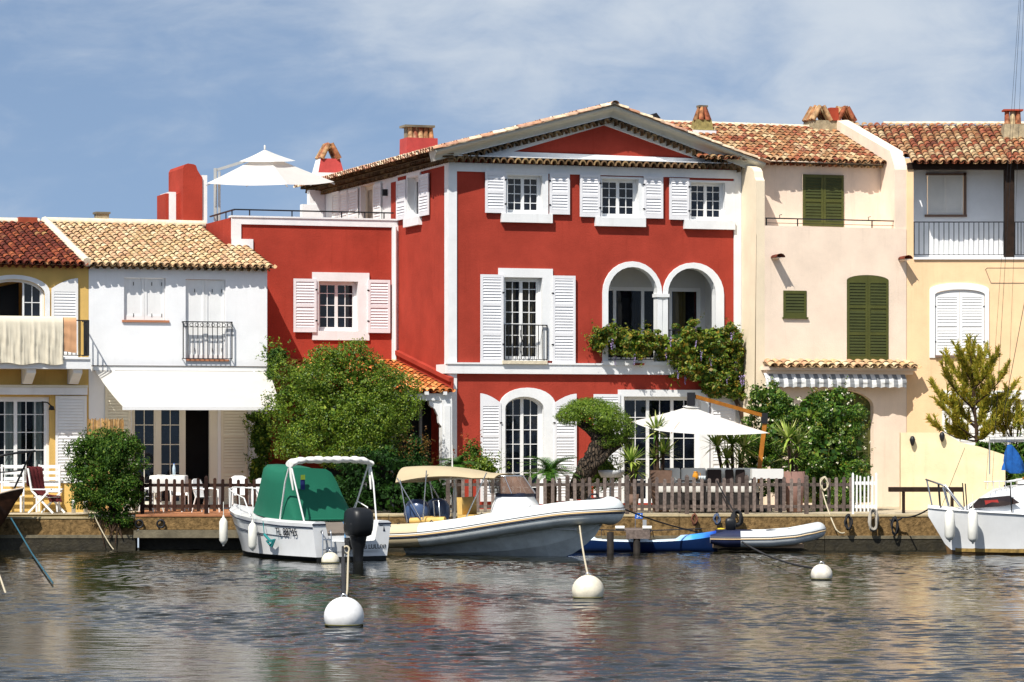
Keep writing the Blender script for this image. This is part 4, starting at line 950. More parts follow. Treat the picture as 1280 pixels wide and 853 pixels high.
    b = MB(); tile_roof(b, (c0, -.52, zc - .02), (1, 0, 0), (0, .5, .15), c1 - c0, .54, sp=.27, tl=.27, rise=.10)
    b.build('canopy_roof', [TILE_BEIGE, mat('tile_bed', '#7d664a')], h)
    b = MB(); b.box(c0 - .05, c1 + .02, -.44, .0, zc - .13, zc - .03); b.box(c0 + .02, c1 - .03, -.30, .0, zc - .24, zc - .131); b.build('canopy_moulding', pk, h)
    a0, a1 = F.fr(957, 475, -.4)[0], F.fr(1133, 478, -.4)[0]; za, zb = F.fr(1045, 467, -.4)[1], F.fr(1045, 485, -.4)[1]
    aw = MB(); n = 96; xs = [a0 + (a1 - a0) * i / n for i in range(n + 1)]; gy = []
    def prof(x, j):
        t = j / 8; sc = .03 * abs(math.sin((x - a0) / (a1 - a0) * math.pi * 16)) if j == 8 else 0
        y = -.26 - .17 * math.sin(min(1, t * 1.6) * math.pi / 2) - (.02 * math.sin(x * 9) if j > 5 else 0)
        return (x, y, za + (zb - za) * t + sc)
    for i in range(n):
        aw.m = (i // 3) % 2
        for j in range(8): aw.add([prof(xs[i], j), prof(xs[i + 1], j), prof(xs[i + 1], j + 1), prof(xs[i], j + 1)], [(0, 1, 2, 3)], True)
    aw.m = 2; aw.box(a0 + .02, a1 - .02, -.40, -.27, zb + .12, zb + .19)
    aw.build('striped_awning', [mat('awning_white', (.72, .72, .70), rough=.9), mat('awning_grey', (.22, .23, .24), rough=.9), CREAMS], h)
    # roof
    w_ = Vector((0, 3.9, F.fr(960, 163.5, 4.6)[1] - F.fr(960, 205, .65)[1])); ze = F.fr(1040, 203, .65)[1]
    b = MB(); xl = -1.6; tile_roof(b, (xl, .62, ze + .02), (1, 0, 0), w_, x0_(F) - xl + .0, w_.length, sp=.21, tl=.33)
    b.m = 2; ridge(b, (xl, .62 + w_.y, ze + w_.z + .04), (x0_(F), .62 + w_.y, ze + w_.z + .04), .10)
    b.build('roof', [TILE_MIX, mat('dark_tile_bed', '#4a2c22'), MORTAR], h)
    g = MB(); genoise(g, (.28, ud, zt - .10), (1, 0, 0), (0, -1, 0), x0_(F) - .3, 1, sp=.21, rh=.11, step=.24); g.build('cornice', [TILE_MIX, MORTAR], h)
    # tent shaped tile chimney
    y1 = 4.4; xa, xb = F.fr(1011, V0, y1)[0], F.fr(1066, V0, y1)[0]; za, zb_ = F.fr(1040, 170, y1)[1] - .5, F.fr(1040, 152, y1)[1]; zt_ = F.fr(1040, 134, y1)[1]
    c = MB(); taper(c, xa, xb, y1 - .3, y1 + .5, za, zb_, .95); c.build('chimney', mat('old_stone', '#a39579', rough=.95, var=.3, vscale=6, bump=.6), h)
    c = MB(); xm = (xa + xb) / 2
    for xc, wd_ in ((xa + .33, .62), (xb - .34, .60)):
        for sgn in (-1, 1):
            for k in range(5):
                yy = y1 - .25 + k * .16; c.tube([(xc + sgn * wd_ * .5, yy, zb_), (xc + sgn * .05, yy, zt_ + random.uniform(-.03, .05))], [.085, .07], 7)
    c.m = 1; c.box(xm - .15, xm + .12, y1 - .32, y1 - .1, zb_, zt_ - .05); c.m = 0
    c.build('chimney_cap', [TILE_MIX, mat('rust_tile', '#a8432a', rough=.85, var=.2)], h)
    # cone chimney further back, half hidden by the red gable
    y2 = 3.4; xc = F.fr(880, V0, y2)[0]; z0, z1, z2, z3 = (F.fr(880, v, y2)[1] for v in (176, 163, 150, 134))
    c = MB(); c.box(xc - .42, xc + .32, y2 - .2, y2 + .5, z0 - .6, z1 - .02); c.build('chimney', WHITE, h)
    c = MB(); taper(c, xc - .28, xc + .26, y2 - .12, y2 + .40, z1, z2, .85); c.m = 1
    for k in range(6):
        t = 2 * math.pi * k / 6; c.tube([(xc + .22 * math.cos(t), y2 + .14 + .22 * math.sin(t), z2 - .02), (xc + .09 * math.cos(t), y2 + .14 + .09 * math.sin(t), z3)], [.09, .06], 6)
    c.m = 2; c.box(xc - .14, xc + .14, y2 + .02, y2 + .28, z3, z3 + .06)
    c.build('chimney_cap', [mat('lichen_stone', '#8f8250', rough=.95, var=.35, vscale=7), TILE_MIX, mat('old_slab', '#7b7362')], h)
    return h
def x0_(F): return F.fr(1117, V0, .1)[0]
PINK = pink_house()
# ------------------------------------------------------------------ peach house on the right
YP = PF.world(PF.fr(1133)[0], 0, 0).y
OF = Frame(1133, YP, 0)
def peach_house():
    F = OF; h = thing('house', 'peach terraced house with a deep white upper balcony and dark wooden post', 'house', F.O, F.a)
    pe = mat('peach_stucco', (.85, .58, .34), rough=.9, var=.09, vscale=.8, bump=.25, bscale=24, stain=.32)
    xr = 7.5; zb0 = F.fr(1200, 322)[1]; ztop_ = F.fr(1200, 212)[1]; bx = F.fr(1142)[0]; bd = 1.12
    A = F.rect(1168.5, 362, 1231, 445); D = F.rect(1186, 500, 1320, 640); D = (D[0], D[1], GZ + .1, D[3])
    w = MB(); w.wall([(.01, .6), (xr, .6), (xr, zb0), (.01, zb0)], [opoly(*A, .16), opoly(*D)], 0, .18)
    w.box(.01, bx, 0, 3, zb0 + .001, ztop_); w.quad((xr, 0, .6), (xr, 8, .6), (xr, 8, ztop_), (xr, 0, ztop_)); w.quad((.01, 8, .6), (xr, 8, .6), (xr, 8, ztop_ + 1), (.01, 8, ztop_ + 1))
    w.build('wall', pe, h)
    wb = mat('balcony_white', (.84, .85, .86), rough=.85, var=.05); b = MB()
    SW_ = F.rect(1159, 219.5, 1205, 268.5, bd); SW2 = F.rect(1282, 215, 1320, 300, bd)
    b.wall([(bx, zb0 - .05), (xr, zb0 - .05), (xr, ztop_ + .3), (bx, ztop_ + .3)], [opoly(*SW_)], bd, .12)
    b.quad((bx + .001, 0, zb0), (bx + .001, bd, zb0), (bx + .001, bd, ztop_), (bx + .001, 0, ztop_)); b.box(bx, xr, -.06, bd, zb0 - .06, zb0 + .001); b.build('balcony', wb, h)
    cs = mat('pale_wood_shutter', (.80, .77, .71), rough=.7, var=.06)
    xm = (SW_[0] + SW_[1]) / 2; shutter(h, SW_[0] + .01, xm, SW_[2], SW_[3], cs, d=bd - .005, slats=False); shutter(h, xm + .006, SW_[1] - .03, SW_[2], SW_[3], cs, d=bd - .005, slats=False)
    q = MB(); q.box(SW_[0] - .08, SW_[1] + .08, bd - .08, bd + .05, SW_[2] - .07, SW_[2] - .002); q.box(SW_[1] - .02, SW_[1] + .07, bd - .05, bd, SW_[2], SW_[3] + .08); q.box(SW_[0] - .05, SW_[1] + .07, bd - .05, bd, SW_[3], SW_[3] + .06); q.build('window_frame', mat('brown_trim', '#7a6254', rough=.8), h)
    r1 = F.fr(1256)[0]; zr0, zr1 = F.fr(1200, 319)[1], F.fr(1200, 277)[1]
    railing(h, bx + .02, r1 - .02, zr0, zr1, .06, 18, r=.011); r2 = F.fr(1268)[0]; railing(h, r2 + .02, xr - 2, zr0, zr1, .06, 24, r=.011)
    wd = mat('dark_timber', '#2a1d15', rough=.75, var=.3, vscale=6, bump=.4, spec=.2)
    p = MB(); p.box(r1, r2, -.02, .26, zb0 + .002, ztop_ - .002); p.build('post', wd, h)
    p = MB(); zbm = F.fr(1200, 204)[1]; p.box(F.fr(1134)[0], xr, -.05, .28, ztop_, zbm); p.build('beam', wd, h)
    # roof with bedding on the chimney stub
    zr = F.fr(1200, 157, 4.0)[1]; ze = F.fr(1200, 204, -.3)[1]; w_ = Vector((0, 4.3, zr - ze)); b = MB()
    tile_roof(b, (.12, -.32, ze + .02), (1, 0, 0), w_, xr, w_.length, sp=.21, tl=.33); b.m = 2; ridge(b, (-.2, 4.0, zr + .05), (xr, 4.0, zr + .05), .10)
    # left part of the roof running up behind the pink party wall
    tile_roof_ = None
    b.build('roof', [TILE_MIX, mat('dark_tile_bed', '#4a2c22'), MORTAR], h)
    b = MB(); x1_ = .12; tile_l = [(x1_ - 1.9, zr)]
    bb = MB(); tile_roof(bb, (-2.0, -.32, ze + .02), (1, 0, 0), w_, 2.12, w_.length, sp=.21, tl=.33, skip=lambda x, y: (x - 2.0) < .10 - .344 * (y * .96 - .32)); bb.build('roof_corner', [TILE_MIX, mat('dark_tile_bed', '#4a2c22')], h)
    xc = F.fr(1268, V0, 2.5)[0]; z0, z1, z2 = (F.fr(1268, v, 2.5)[1] for v in (176, 156, 139)); c = MB()
    taper(c, xc - .42, xc + .50, 2.2, 3.0, z0 - .4, z1, .8); c.build('chimney', mat('old_stone', '#a39579'), h)
    c = MB(); chimney_tiles(c, xc - .05, 2.5, z1, 3, .17, z2 - z1, .09, .05); c.m = 1; c.box(xc - .34, xc + .26, 2.4, 2.85, z2 + .001, z2 + .05); c.m = 2; c.box(xc - .1, xc + .15, 2.55, 2.75, z1, z2)
    c.build('chimney_cap', [TILE_MIX, mat('rust_tile', '#a8432a'), mat('old_stone', '#a39579')], h)
    # arched window with closed shutters
    x0, x1, z0, z1 = A; surround(h, x0, x1, z0 + .0, z1, .16, .12, .20, .06, rise=.16, prot=.04)
    xm = (x0 + x1) / 2; tp = lambda x: ztop(x, x0, x1, z1 - .01, .16)
    shutter(h, x0 + .01, xm - .004, z0 + .02, z1, WOODW, d=.06, top=tp, hinge='l'); shutter(h, xm + .004, x1 - .01, z0 + .02, z1, WOODW, d=.06, top=tp, hinge='r')
    q = MB(); q.box(x0 + .0, x1 - .0, -.09, .05, z0 - .04, z0 + .015); q.build('window_sill', mat('brown_trim', '#7a6254'), h)
    # ground floor opening, closed white roller
    x0, x1, z0, z1 = D; surround(h, x0, x1, z0, z1, .20, .2, .28, prot=.04)
    q = MB(); q.box(x0, x1, .08, .12, z0, z1)
    for k in range(12): zz = z0 + (z1 - z0) * (k + .5) / 12; q.box(x0, x1, .065, .079, zz - .1, zz + .08)
    q.build('roller_shutter', WOODW, h)
    # thin washing rail
    zz = F.fr(1250, 336)[1]; x = F.fr(1232)[0]; q = MB(); q.tube([(x, -.3, zz), (xr, -.3, zz)], .012, 5); q.tube([(x, -.3, zz), (x, -.0, zz - .03)], .012, 5); q.tube([(xr - 1, -.3, zz), (xr - 1, -.0, zz - .03)], .012, 5); q.build('washing_rail', IRON, h)
    return h
PEACH = peach_house()
def garden_wall():
    Y = 91.6; pl = [at(u, v, Y) for u, v in ((1126, 541), (1178, 541), (1184, 543), (1200, 553), (1226, 559), (1257, 569))]
    o = thing('garden_wall', 'low pale yellow garden wall with a sloping top beside the pine', 'wall', (pl[0].x, Y, GZ - .1))
    m = mat('yellow_wall_stucco', (.82, .68, .43), rough=.9, var=.10, vscale=1.3, bump=.3, bscale=22, stain=.3)
    pts = [(p.x - pl[0].x, p.z - GZ + .1) for p in pl]; b = MB(); b.prism([(0, 0), (pts[-1][0], 0)] + pts[::-1], 0, .3); b.build('wall_body', m, o)
    for u, v in ((1140, 552), (1177, 547)):
        p = at(u, v, Y) - Vector((pl[0].x, Y, GZ - .1)); l = MB(); l.lathe([(0, .16), (.05, .14), (.085, .05), (.06, -.06), (.03, -.12), (0, -.13)], (p.x, -.10, p.z), 10); l.bar((p.x, -.1, p.z + .1), (p.x, 0, p.z + .1), .03, .04); l.build('wall_lamp', IRON, o)
garden_wall()
# ------------------------------------------------------------------ foliage
def leaf_mat(name, cols, tr=.3, rough=.5, spec=.35): return ramp_mat(name, cols, rough=rough, var=.22, vscale=3.0, spec=spec, bump=0, transl=tr)
L_TREE = leaf_mat('bright_leaves', ['#2a480c', '#4d6d16', '#7d9428', '#3a5a10', '#a3b040'])
L_DARK = leaf_mat('dark_leaves', ['#0e2409', '#1a380e', '#264a12', '#14300d', '#355a1a'], tr=.2, rough=.65, spec=.2)
L_BUSH = leaf_mat('glossy_leaves', ['#1c3c0c', '#335716', '#50701f', '#264610', '#788f33'], tr=.25, rough=.6, spec=.22)
L_PINE = leaf_mat('pine_needles', ['#6a7a22', '#939a30', '#b8ac3e', '#a3952c', '#d2bc50'], tr=.35, rough=.6)
L_CLOUD = leaf_mat('clipped_needles', ['#33500f', '#55721a', '#7f9a2d', '#40600f', '#9cb03c'], tr=.2)
L_VINE = leaf_mat('vine_leaves', ['#24450f', '#3f651a', '#6b8528', '#8a9a35', '#9c7c28', '#35581a'], tr=.3)
L_YUC = leaf_mat('yucca_blades', ['#3d5e1c', '#6b8a2e', '#a4b450', '#cfd088'], tr=.2)
L_SAGO = leaf_mat('sago_fronds', ['#1f4410', '#35601a', '#5a8428'], tr=.15)
L_RUST = leaf_mat('bronze_leaves', ['#5a3c1a', '#7a5424', '#4a4a1c', '#8a6a30'], tr=.25)
BARK = mat('grey_bark', '#5f5446', rough=.95, var=.4, vscale=8, bump=1.0, bscale=18); BARKD = mat('brown_bark', '#3d2d20', rough=.95, var=.4, vscale=8, bump=.9, bscale=20)
FLOW_W = mat('cream_petals', (.78, .74, .55), rough=.7, var=.1); FLOW_P = mat('mauve_petals', (.36, .27, .50), rough=.7, var=.15)
def np_mesh(name, co, quads, m, parent, smooth=False):
    me = bpy.data.meshes.new(name); co = np.asarray(co, np.float32); q = np.asarray(quads, np.int32); k = q.shape[1]
    me.vertices.add(len(co)); me.vertices.foreach_set('co', co.ravel()); me.loops.add(q.size); me.loops.foreach_set('vertex_index', q.ravel())
    me.polygons.add(len(q)); me.polygons.foreach_set('loop_start', np.arange(0, q.size, k, dtype=np.int32))
    me.update(calc_edges=True); me.materials.append(m); o = bpy.data.objects.new(name, me); C.objects.link(o)
    if parent is not None: o.parent = parent
    return o
def leaves(pos, nrm, size, aspect=.55, jit=.7, rng=RNG, droop=0.0):
    'pointed folded leaves: 4-corner faces at pos, facing roughly nrm'
    n = len(pos); N = nrm + rng.normal(0, jit, (n, 3)); N /= np.linalg.norm(N, axis=1, keepdims=True) + 1e-9
    T = rng.normal(0, 1, (n, 3)); T[:, 2] -= droop; T -= N * (T * N).sum(1, keepdims=True); T /= np.linalg.norm(T, axis=1, keepdims=True) + 1e-9
    B = np.cross(N, T); s = size * rng.uniform(.6, 1.25, (n, 1))
    a = pos - T * s * .5; b = pos + B * s * aspect * .5 - T * s * .06 - N * s * .10; c = pos + T * s * .5; d = pos - B * s * aspect * .5 - T * s * .06 - N * s * .10
    return np.stack([a, b, c, d], 1).reshape(-1, 3), np.arange(4 * n).reshape(-1, 4)
def blob_points(lobes, n, rng=RNG, shell=.35, holes=.0, hs=1.6, seed=0):
    'points in the outer shell of ellipsoid lobes (cx, cy, cz, rx, ry, rz), uneven, never deep inside another lobe'
    L = np.array(lobes, float); area = (L[:, 3] * L[:, 5] + L[:, 4] * L[:, 5] + L[:, 3] * L[:, 4]); pr = area / area.sum()
    ks = rng.choice(len(L), n, p=pr); d = rng.normal(0, 1, (n, 3)); d /= np.linalg.norm(d, axis=1, keepdims=True)
    r = 1 - shell * rng.uniform(0, 1, (n, 1)) ** 1.6
    r = r * (1 + .10 * np.sin(d[:, :1] * 7 + ks[:, None] * 2.1) * np.cos(d[:, 2:3] * 6 + ks[:, None]) + .06 * np.sin(d[:, 1:2] * 15 + d[:, 2:3] * 13 + ks[:, None]) + .05 * rng.normal(0, 1, (n, 1)) * (rng.uniform(0, 1, (n, 1)) < .3))
    P = L[ks, :3] + d * r * L[ks, 3:]; keep = np.ones(n, bool)
    for j in range(len(L)):
        q = ((P - L[j, :3]) / L[j, 3:]); keep &= (np.linalg.norm(q, axis=1) > .62) | (ks == j)
    if holes > 0:
        f = np.sin(P[:, 0] * hs * 2.1 + 1.3 + seed) * np.sin(P[:, 2] * hs * 2.7 + .4 + seed * 2) + .6 * np.sin(P[:, 1] * hs * 3 + P[:, 0] * hs * 4.1 + seed) * np.sin(P[:, 2] * hs * 5.3)
        keep &= f > (-1.2 + holes * 1.6) * rng.uniform(.3, 1.0, n)
    nr = d / L[ks, 3:]; nr /= np.linalg.norm(nr, axis=1, keepdims=True)
    return P[keep], nr[keep]
def core(lobes, k=.6):
    'dark twiggy inner mass: rough small shells of big leaves that stop the light'
    P, N = blob_points([(a, b, c, d * k, e * k, f * k) for a, b, c, d, e, f in lobes], 260 * len(lobes), shell=.5); return P, N
def sprig_faces(lobes, n, size, nleaf=9, length=.35, up=.6):
    'loose shoots that stick out of the outline'
    P, N = blob_points(lobes, n, shell=.05); d = N + np.array([0, 0, up]) + RNG.normal(0, .35, N.shape); d /= np.linalg.norm(d, axis=1, keepdims=True)
    t = RNG.uniform(0, 1, (len(P), nleaf, 1)); Q = (P[:, None] + d[:, None] * t * length + RNG.normal(0, .025, (len(P), nleaf, 3))).reshape(-1, 3); NN = np.repeat(N, nleaf, 0)
    return leaves(Q, NN, size, .45, .9)
def crown(parent, lobes, n, size, m, name='crown', shell=.35, holes=.25, aspect=.55, jit=.7, droop=0.0, core_k=.70, seed=0, hs=1.6, sprig=None, clump=0, extra=()):
    lob0 = lobes
    if clump:                                       # each lobe breaks up into many smaller leaf clumps
        rc = np.random.default_rng(seed + 50); sl = []
        for (a, b_, c_, rx, ry, rz) in lobes:
            for _ in range(clump):
                d = rc.normal(0, 1, 3); d /= np.linalg.norm(d); d[1] -= .25; k = rc.uniform(.70, 1.0); f = rc.uniform(.24, .46); m_ = min(rx, ry, rz)
                sl.append((a + d[0] * rx * k, b_ + d[1] * ry * k, c_ + d[2] * rz * k, (f * rx + f * m_) / 2, (f * ry + f * m_) / 2, f * m_ * .85))
        lobes = sl
    P, N = blob_points(lobes, n, shell=shell, holes=holes, seed=seed, hs=hs); v, q = leaves(P, N + np.array([0, 0, .35]), size, aspect, jit, droop=droop)
    P2, N2 = core(lob0, core_k); v2, q2 = leaves(P2, N2, size * 2.2, .8, .5)
    V = [v, v2]; Q = [q, q2 + len(v)]; mats = [m]; mi = [np.zeros(len(q) + len(q2), np.int32)]
    if sprig:
        sn, sm_, ss = sprig[:3]; v3, q3 = sprig_faces(lobes, sn, ss, **(sprig[3] if len(sprig) > 3 else {})); Q.append(q3 + sum(len(x) for x in V)); V.append(v3); mi.append(np.full(len(q3), 1, np.int32)); mats.append(sm_)
    for ev, eq, em in extra: Q.append(eq + sum(len(x) for x in V)); V.append(ev); mi.append(np.full(len(eq), len(mats), np.int32)); mats.append(em)
    o = np_mesh(name, np.concatenate(V), np.concatenate(Q), mats[0], parent)
    for x in mats[1:]: o.data.materials.append(x)
    o.data.polygons.foreach_set('material_index', np.concatenate(mi)); return o
def flowers(parent, lobes, n, m, size=.07, name='flowers'):
    P, N = blob_points(lobes, n, shell=.08); Q = np.repeat(P, 4, 0) + RNG.normal(0, size * .4, (len(P) * 4, 3)); v, q = leaves(Q + np.repeat(N, 4, 0) * .05, np.repeat(N, 4, 0), size, .9, .8); return np_mesh(name, v, q, m, parent)
def trunk(parent, paths, m=BARK, name='trunk', seg=9):
    b = MB()
    for pts, rs in paths: b.tube(pts, rs, seg)
    return b.build(name, m, parent)
def limbs(base, tips, r0=.09, bend=.15):
    o = []
    for t in tips:
        a = Vector(base); c = Vector(t); mid = a.lerp(c, .5) + Vector((random.uniform(-bend, bend), random.uniform(-bend, bend), random.uniform(0, bend)))
        o.append(([a, a.lerp(mid, .6), mid, mid.lerp(c, .6), c], [r0, r0 * .8, r0 * .6, r0 * .4, r0 * .2]))
    return o
def plant(name, label, cat, p, group=None): return thing(name, label, cat, p, 0, group)
def rel(p0, u, v, Y): return at(u, v, Y) - Vector(p0)
def lobe(p0, u, v, Y, ru, rv=None, ry=None):
    'ellipsoid at photo pixel with pixel radii, relative to the plant base'
    p = rel(p0, u, v, Y); k = Y / FPX; rv = rv or ru; ry = ry * 1.0 if ry else ru * k * .9
    return (p.x, p.y, p.z, ru * k, ry, rv * k)

def spline(pts, m=5):
    o = []; n = len(pts)
    for i in range(n - 1):
        p0, p1, p2, p3 = (Vector(pts[max(0, min(n - 1, i + d))]) for d in (-1, 0, 1, 2))
        for q in range(m): s = q / m; o.append(.5 * ((2 * p1) + (p2 - p0) * s + (2 * p0 - 5 * p1 + 4 * p2 - p3) * s * s + (3 * p1 - p0 - 3 * p2 + p3) * s ** 3))
    o.append(Vector(pts[-1])); return o
def gnarl(rs, m=5):
    o = []
    for i in range(len(rs) - 1): o += [(rs[i] + (rs[i + 1] - rs[i]) * q / m) * random.uniform(.93, 1.07) for q in range(m)]
    return o + [rs[-1]]
def knobbly(b, a):
    from mathutils import noise
    b.v = [tuple(Vector(p) + noise.noise_vector(Vector(p) * 3.2) * a + noise.noise_vector(Vector(p) * 9) * a * .6) for p in b.v]
def gnarl_mat():
    m = mat('gnarled_bark', '#4a3e32', rough=.95, var=.5, vscale=7, bump=1.0, bscale=14); nt = m.node_tree; N = nt.nodes; L = nt.links
    tc = N.new('ShaderNodeTexCoord'); mp = N.new('ShaderNodeMapping'); mp.inputs['Scale'].default_value = (1.6, 1.6, .7); v = N.new('ShaderNodeTexVoronoi'); v.feature = 'DISTANCE_TO_EDGE'; v.inputs['Scale'].default_value = 8
    L.new(tc.outputs['Object'], mp.inputs[0]); L.new(mp.outputs[0], v.inputs['Vector']); b = N['Principled BSDF']; mr = N.new('ShaderNodeMapRange'); mr.inputs[2].default_value = .18; mr.inputs[3].default_value = .25; mr.inputs[4].default_value = 1.35; L.new(v.outputs[0], mr.inputs[0])
    src = b.inputs['Base Color'].links[0].from_socket; mx = N.new('ShaderNodeMix'); mx.data_type = 'RGBA'; mx.blend_type = 'MULTIPLY'; mx.inputs[0].default_value = 1; L.new(src, mx.inputs[6]); L.new(mr.outputs[0], mx.inputs[7]); L.new(mx.outputs[2], b.inputs['Base Color'])
    bp = N.new('ShaderNodeBump'); bp.inputs['Strength'].default_value = 1; bp.inputs['Distance'].default_value = .08; L.new(mr.outputs[0], bp.inputs['Height']); L.new(bp.outputs[0], b.inputs['Normal']); return m
GNARL = gnarl_mat()
def plants():
    # --- big broadleaf tree between the white and the red house
    Y = 90.3; p0 = Vector((at(428, 600, Y).x, Y, GZ)); o = plant('tree', 'large bushy yellow green tree between the white house and the red house', 'tree', p0)
    lb = [lobe(p0, u, v, Y + dy, ru, rv) for u, v, ru, rv, dy in ((432, 478, 52, 48, 0), (388, 492, 48, 44, -.3), (470, 498, 50, 46, -.1), (365, 520, 36, 44, -.5), (412, 536, 58, 46, -.9), (464, 535, 46, 42, -.7), (496, 500, 27, 34, .2), (400, 462, 34, 26, .3), (440, 452, 32, 26, .2), (380, 555, 34, 28, -1.), (440, 563, 42, 24, -1.2), (492, 527, 22, 26, -.2))]
    trunk(o, [([(0, 0, 0), (.05, 0, .9), (0, .05, 1.8)], [.16, .13, .11])] + limbs((0, 0, 1.7), [(l[0] * .8, l[1] * .8, l[2]) for l in lb[:8]]), BARKD)
    crown(o, lb, 105000, .068, L_TREE, holes=.02, seed=1, core_k=.86, clump=34, shell=.5, sprig=(420, L_TREE, .07, dict(length=.16)))
    # --- light loose climber on the corner of the white house
    Y = 92.2; p0 = Vector((at(338, 600, Y).x, Y, GZ)); o = plant('climbing_plant', 'loose climber with drooping shoots between white house corner and bushy tree', 'plant', p0)
    lb = [lobe(p0, 346, 447, Y, 13, 12), lobe(p0, 340, 465, Y, 7, 14), lobe(p0, 330, 530, Y - .3, 11, 12), lobe(p0, 326, 555, Y - .3, 13, 30), lobe(p0, 322, 590, Y - .3, 11, 22), lobe(p0, 320, 521, Y - .4, 12, 6)]
    trunk(o, [([(0, 0, 0), (-.1, 0, 1.5), (.05, .05, 3.4), (.1, 0, 4.3)], [.05, .04, .03, .02])], BARKD, 'stem')
    crown(o, lb, 6500, .095, L_BUSH, holes=.25, seed=2, name='foliage', core_k=.5, sprig=(120, L_TREE, .10, dict(length=.4)))
    # --- dark hedge behind the boats
    Y = 88.2; p0 = Vector((at(490, 636, Y).x, Y, GZ)); o = plant('hedge', 'dark green hedge under the bushy tree behind the moored boats', 'hedge', p0)
    lb = [lobe(p0, u, v, Y, ru, rv, .6) for u, v, ru, rv in ((445, 606, 34, 34), (480, 592, 40, 42), (520, 608, 34, 36), (500, 626, 50, 20), (425, 618, 30, 26), (546, 618, 20, 26))]
    crown(o, lb, 19000, .075, L_DARK, name='foliage', holes=.1, seed=3, clump=16, shell=.5, core_k=.8); trunk(o, [([(-.8, 0, 0), (-.8, 0, .9)], [.04, .03]), ([(.2, .1, 0), (.25, .1, .9)], [.05, .03])], BARKD, 'stem')
    Y = 89.0; p0 = Vector((at(519, 632, Y).x, Y, GZ)); o = plant('shrub', 'conical shrub with bronze shoots beside the porch', 'shrub', p0)
    lb = [lobe(p0, 519, 585, Y, 20, 26), lobe(p0, 519, 562, Y, 12, 20), lobe(p0, 520, 608, Y, 22, 26)]
    trunk(o, [([(0, 0, 0), (0, 0, 1.6)], [.04, .02])], BARKD, 'stem'); crown(o, lb, 4200, .075, L_DARK, name='foliage', seed=4, sprig=(170, L_RUST, .07))
    # --- round bush on the quay edge
    Y = 86.75; p0 = Vector((at(142, 640, Y).x, Y, QZ - .05)); o = plant('bush', 'round dark green bush leaning over the quay edge in front of the white house', 'bush', p0)
    lb = [lobe(p0, u, v, Y + dy, ru, rv) for u, v, ru, rv, dy in ((128, 585, 46, 46, 0), (118, 565, 34, 30, 0), (145, 562, 30, 24, .1), (150, 600, 34, 42, -.1), (110, 604, 28, 30, 0), (140, 628, 32, 22, -.2), (166, 560, 14, 16, .1), (152, 648, 20, 14, -.35), (168, 615, 14, 26, .1))]
    trunk(o, [([(0, 0, -.02), (-.05, -.05, .3), (0, 0, .8)], [.10, .09, .07]), ([(.12, -.2, -.3), (.08, -.3, .0), (.05, -.1, .4)], [.05, .06, .06])] + limbs((0, 0, .7), [(l[0] * .8, l[1] * .8, l[2]) for l in lb[:6]], .05), BARKD)
    crown(o, lb, 36000, .066, L_BUSH, holes=.08, seed=5, core_k=.82, clump=20, shell=.5, sprig=(240, L_BUSH, .075, dict(length=.18)))
    rt = MB()
    for k in range(9): x = RNG.uniform(-.3, .35); rt.tube([(x, -.38, .1), (x + RNG.uniform(-.1, .1), -.62, -.25), (x + RNG.uniform(-.15, .15), -.66, RNG.uniform(-.85, -.4))], .016, 5)
    rt.build('hanging_roots', BARKD, o)
    # --- cloud pruned tree in front of the red house
    Y = 88.6; p0 = Vector((at(726, 622, Y).x, Y, GZ)); o = plant('tree', 'clipped cloud tree with a thick gnarled leaning trunk in front of the red house', 'tree', p0)
    c = lambda u, v, dy=0: tuple(rel(p0, u, v, Y + dy)); k = Y / FPX
    b = MB(); b.tube(spline([c(722, 624), c(725, 604), c(732, 588), c(742, 572), c(751, 557), c(753, 545), c(745, 532)]), gnarl([15 * k, 12 * k, 12 * k, 12.5 * k, 14 * k, 15 * k, 11 * k]), 26); knobbly(b, .05)
    for pts, rr in (([c(746, 565), c(760, 562), c(772, 555), c(782, 545)], [8 * k, 8 * k, 6 * k, 4 * k]), ([c(748, 545), c(735, 535), c(722, 528)], [9 * k, 6 * k, 4 * k]), ([c(740, 585, -.25), c(752, 575, -.3), c(764, 562, -.2)], [4 * k, 5 * k, 4 * k])): b.tube(pts, rr, 9)
    to = b.build('trunk', GNARL, o)
    lb = [lobe(p0, u, v, Y + dy, ru, rv) for u, v, ru, rv, dy in ((738, 514, 40, 16, 0), (716, 520, 22, 13, -.3), (752, 524, 30, 18, -.3), (770, 536, 26, 22, 0), (778, 549, 15, 14, .1), (735, 508, 28, 11, .2), (704, 521, 10, 8, 0), (764, 552, 18, 10, -.2))]
    crown(o, lb, 30000, .050, L_CLOUD, holes=.12, aspect=.3, seed=6, shell=.25, core_k=.75)
    # --- sago palm and yuccas
    def sago(u, v, Y, rad, n, label, base_v=625):
        p0 = Vector((at(u, base_v, Y).x, Y, GZ)); o = plant('sago_palm', label, 'palm', p0); zc = gz(v, Y) - GZ; b = MB(); b.lathe([(.0, 0), (.16, 0), (.18, zc * .6), (.12, zc), (0, zc)], seg=10); b.build('stem', BARKD, o)
        f = MB()
        for i in range(n):
            az = i * 2.399; el = R(random.uniform(5, 72)); L = rad * random.uniform(.85, 1.1); pts = []
            for j in range(9):
                t = j / 8; e2 = el - t * t * R(55); pts.append(Vector((math.cos(az) * L * t * math.cos(el - t * .35), math.sin(az) * L * t * math.cos(el - t * .35), zc + L * (math.sin(el) * t - .48 * t * t))))
            side = Vector((-math.sin(az), math.cos(az), 0))
            for j in range(1, 9):
                for q in range(2):
                    for s_ in (-1, 1):
                        a = pts[j - 1].lerp(pts[j], q / 2); dr = (pts[j] - pts[j - 1]).normalized(); tip = a + (side * s_ * .8 + dr * .6 + Vector((0, 0, .25))).normalized() * .24 * (1.1 - j / 11); w_ = dr * .022
                        f.add([a - w_, a + w_, tip], [(0, 1, 2)], False)
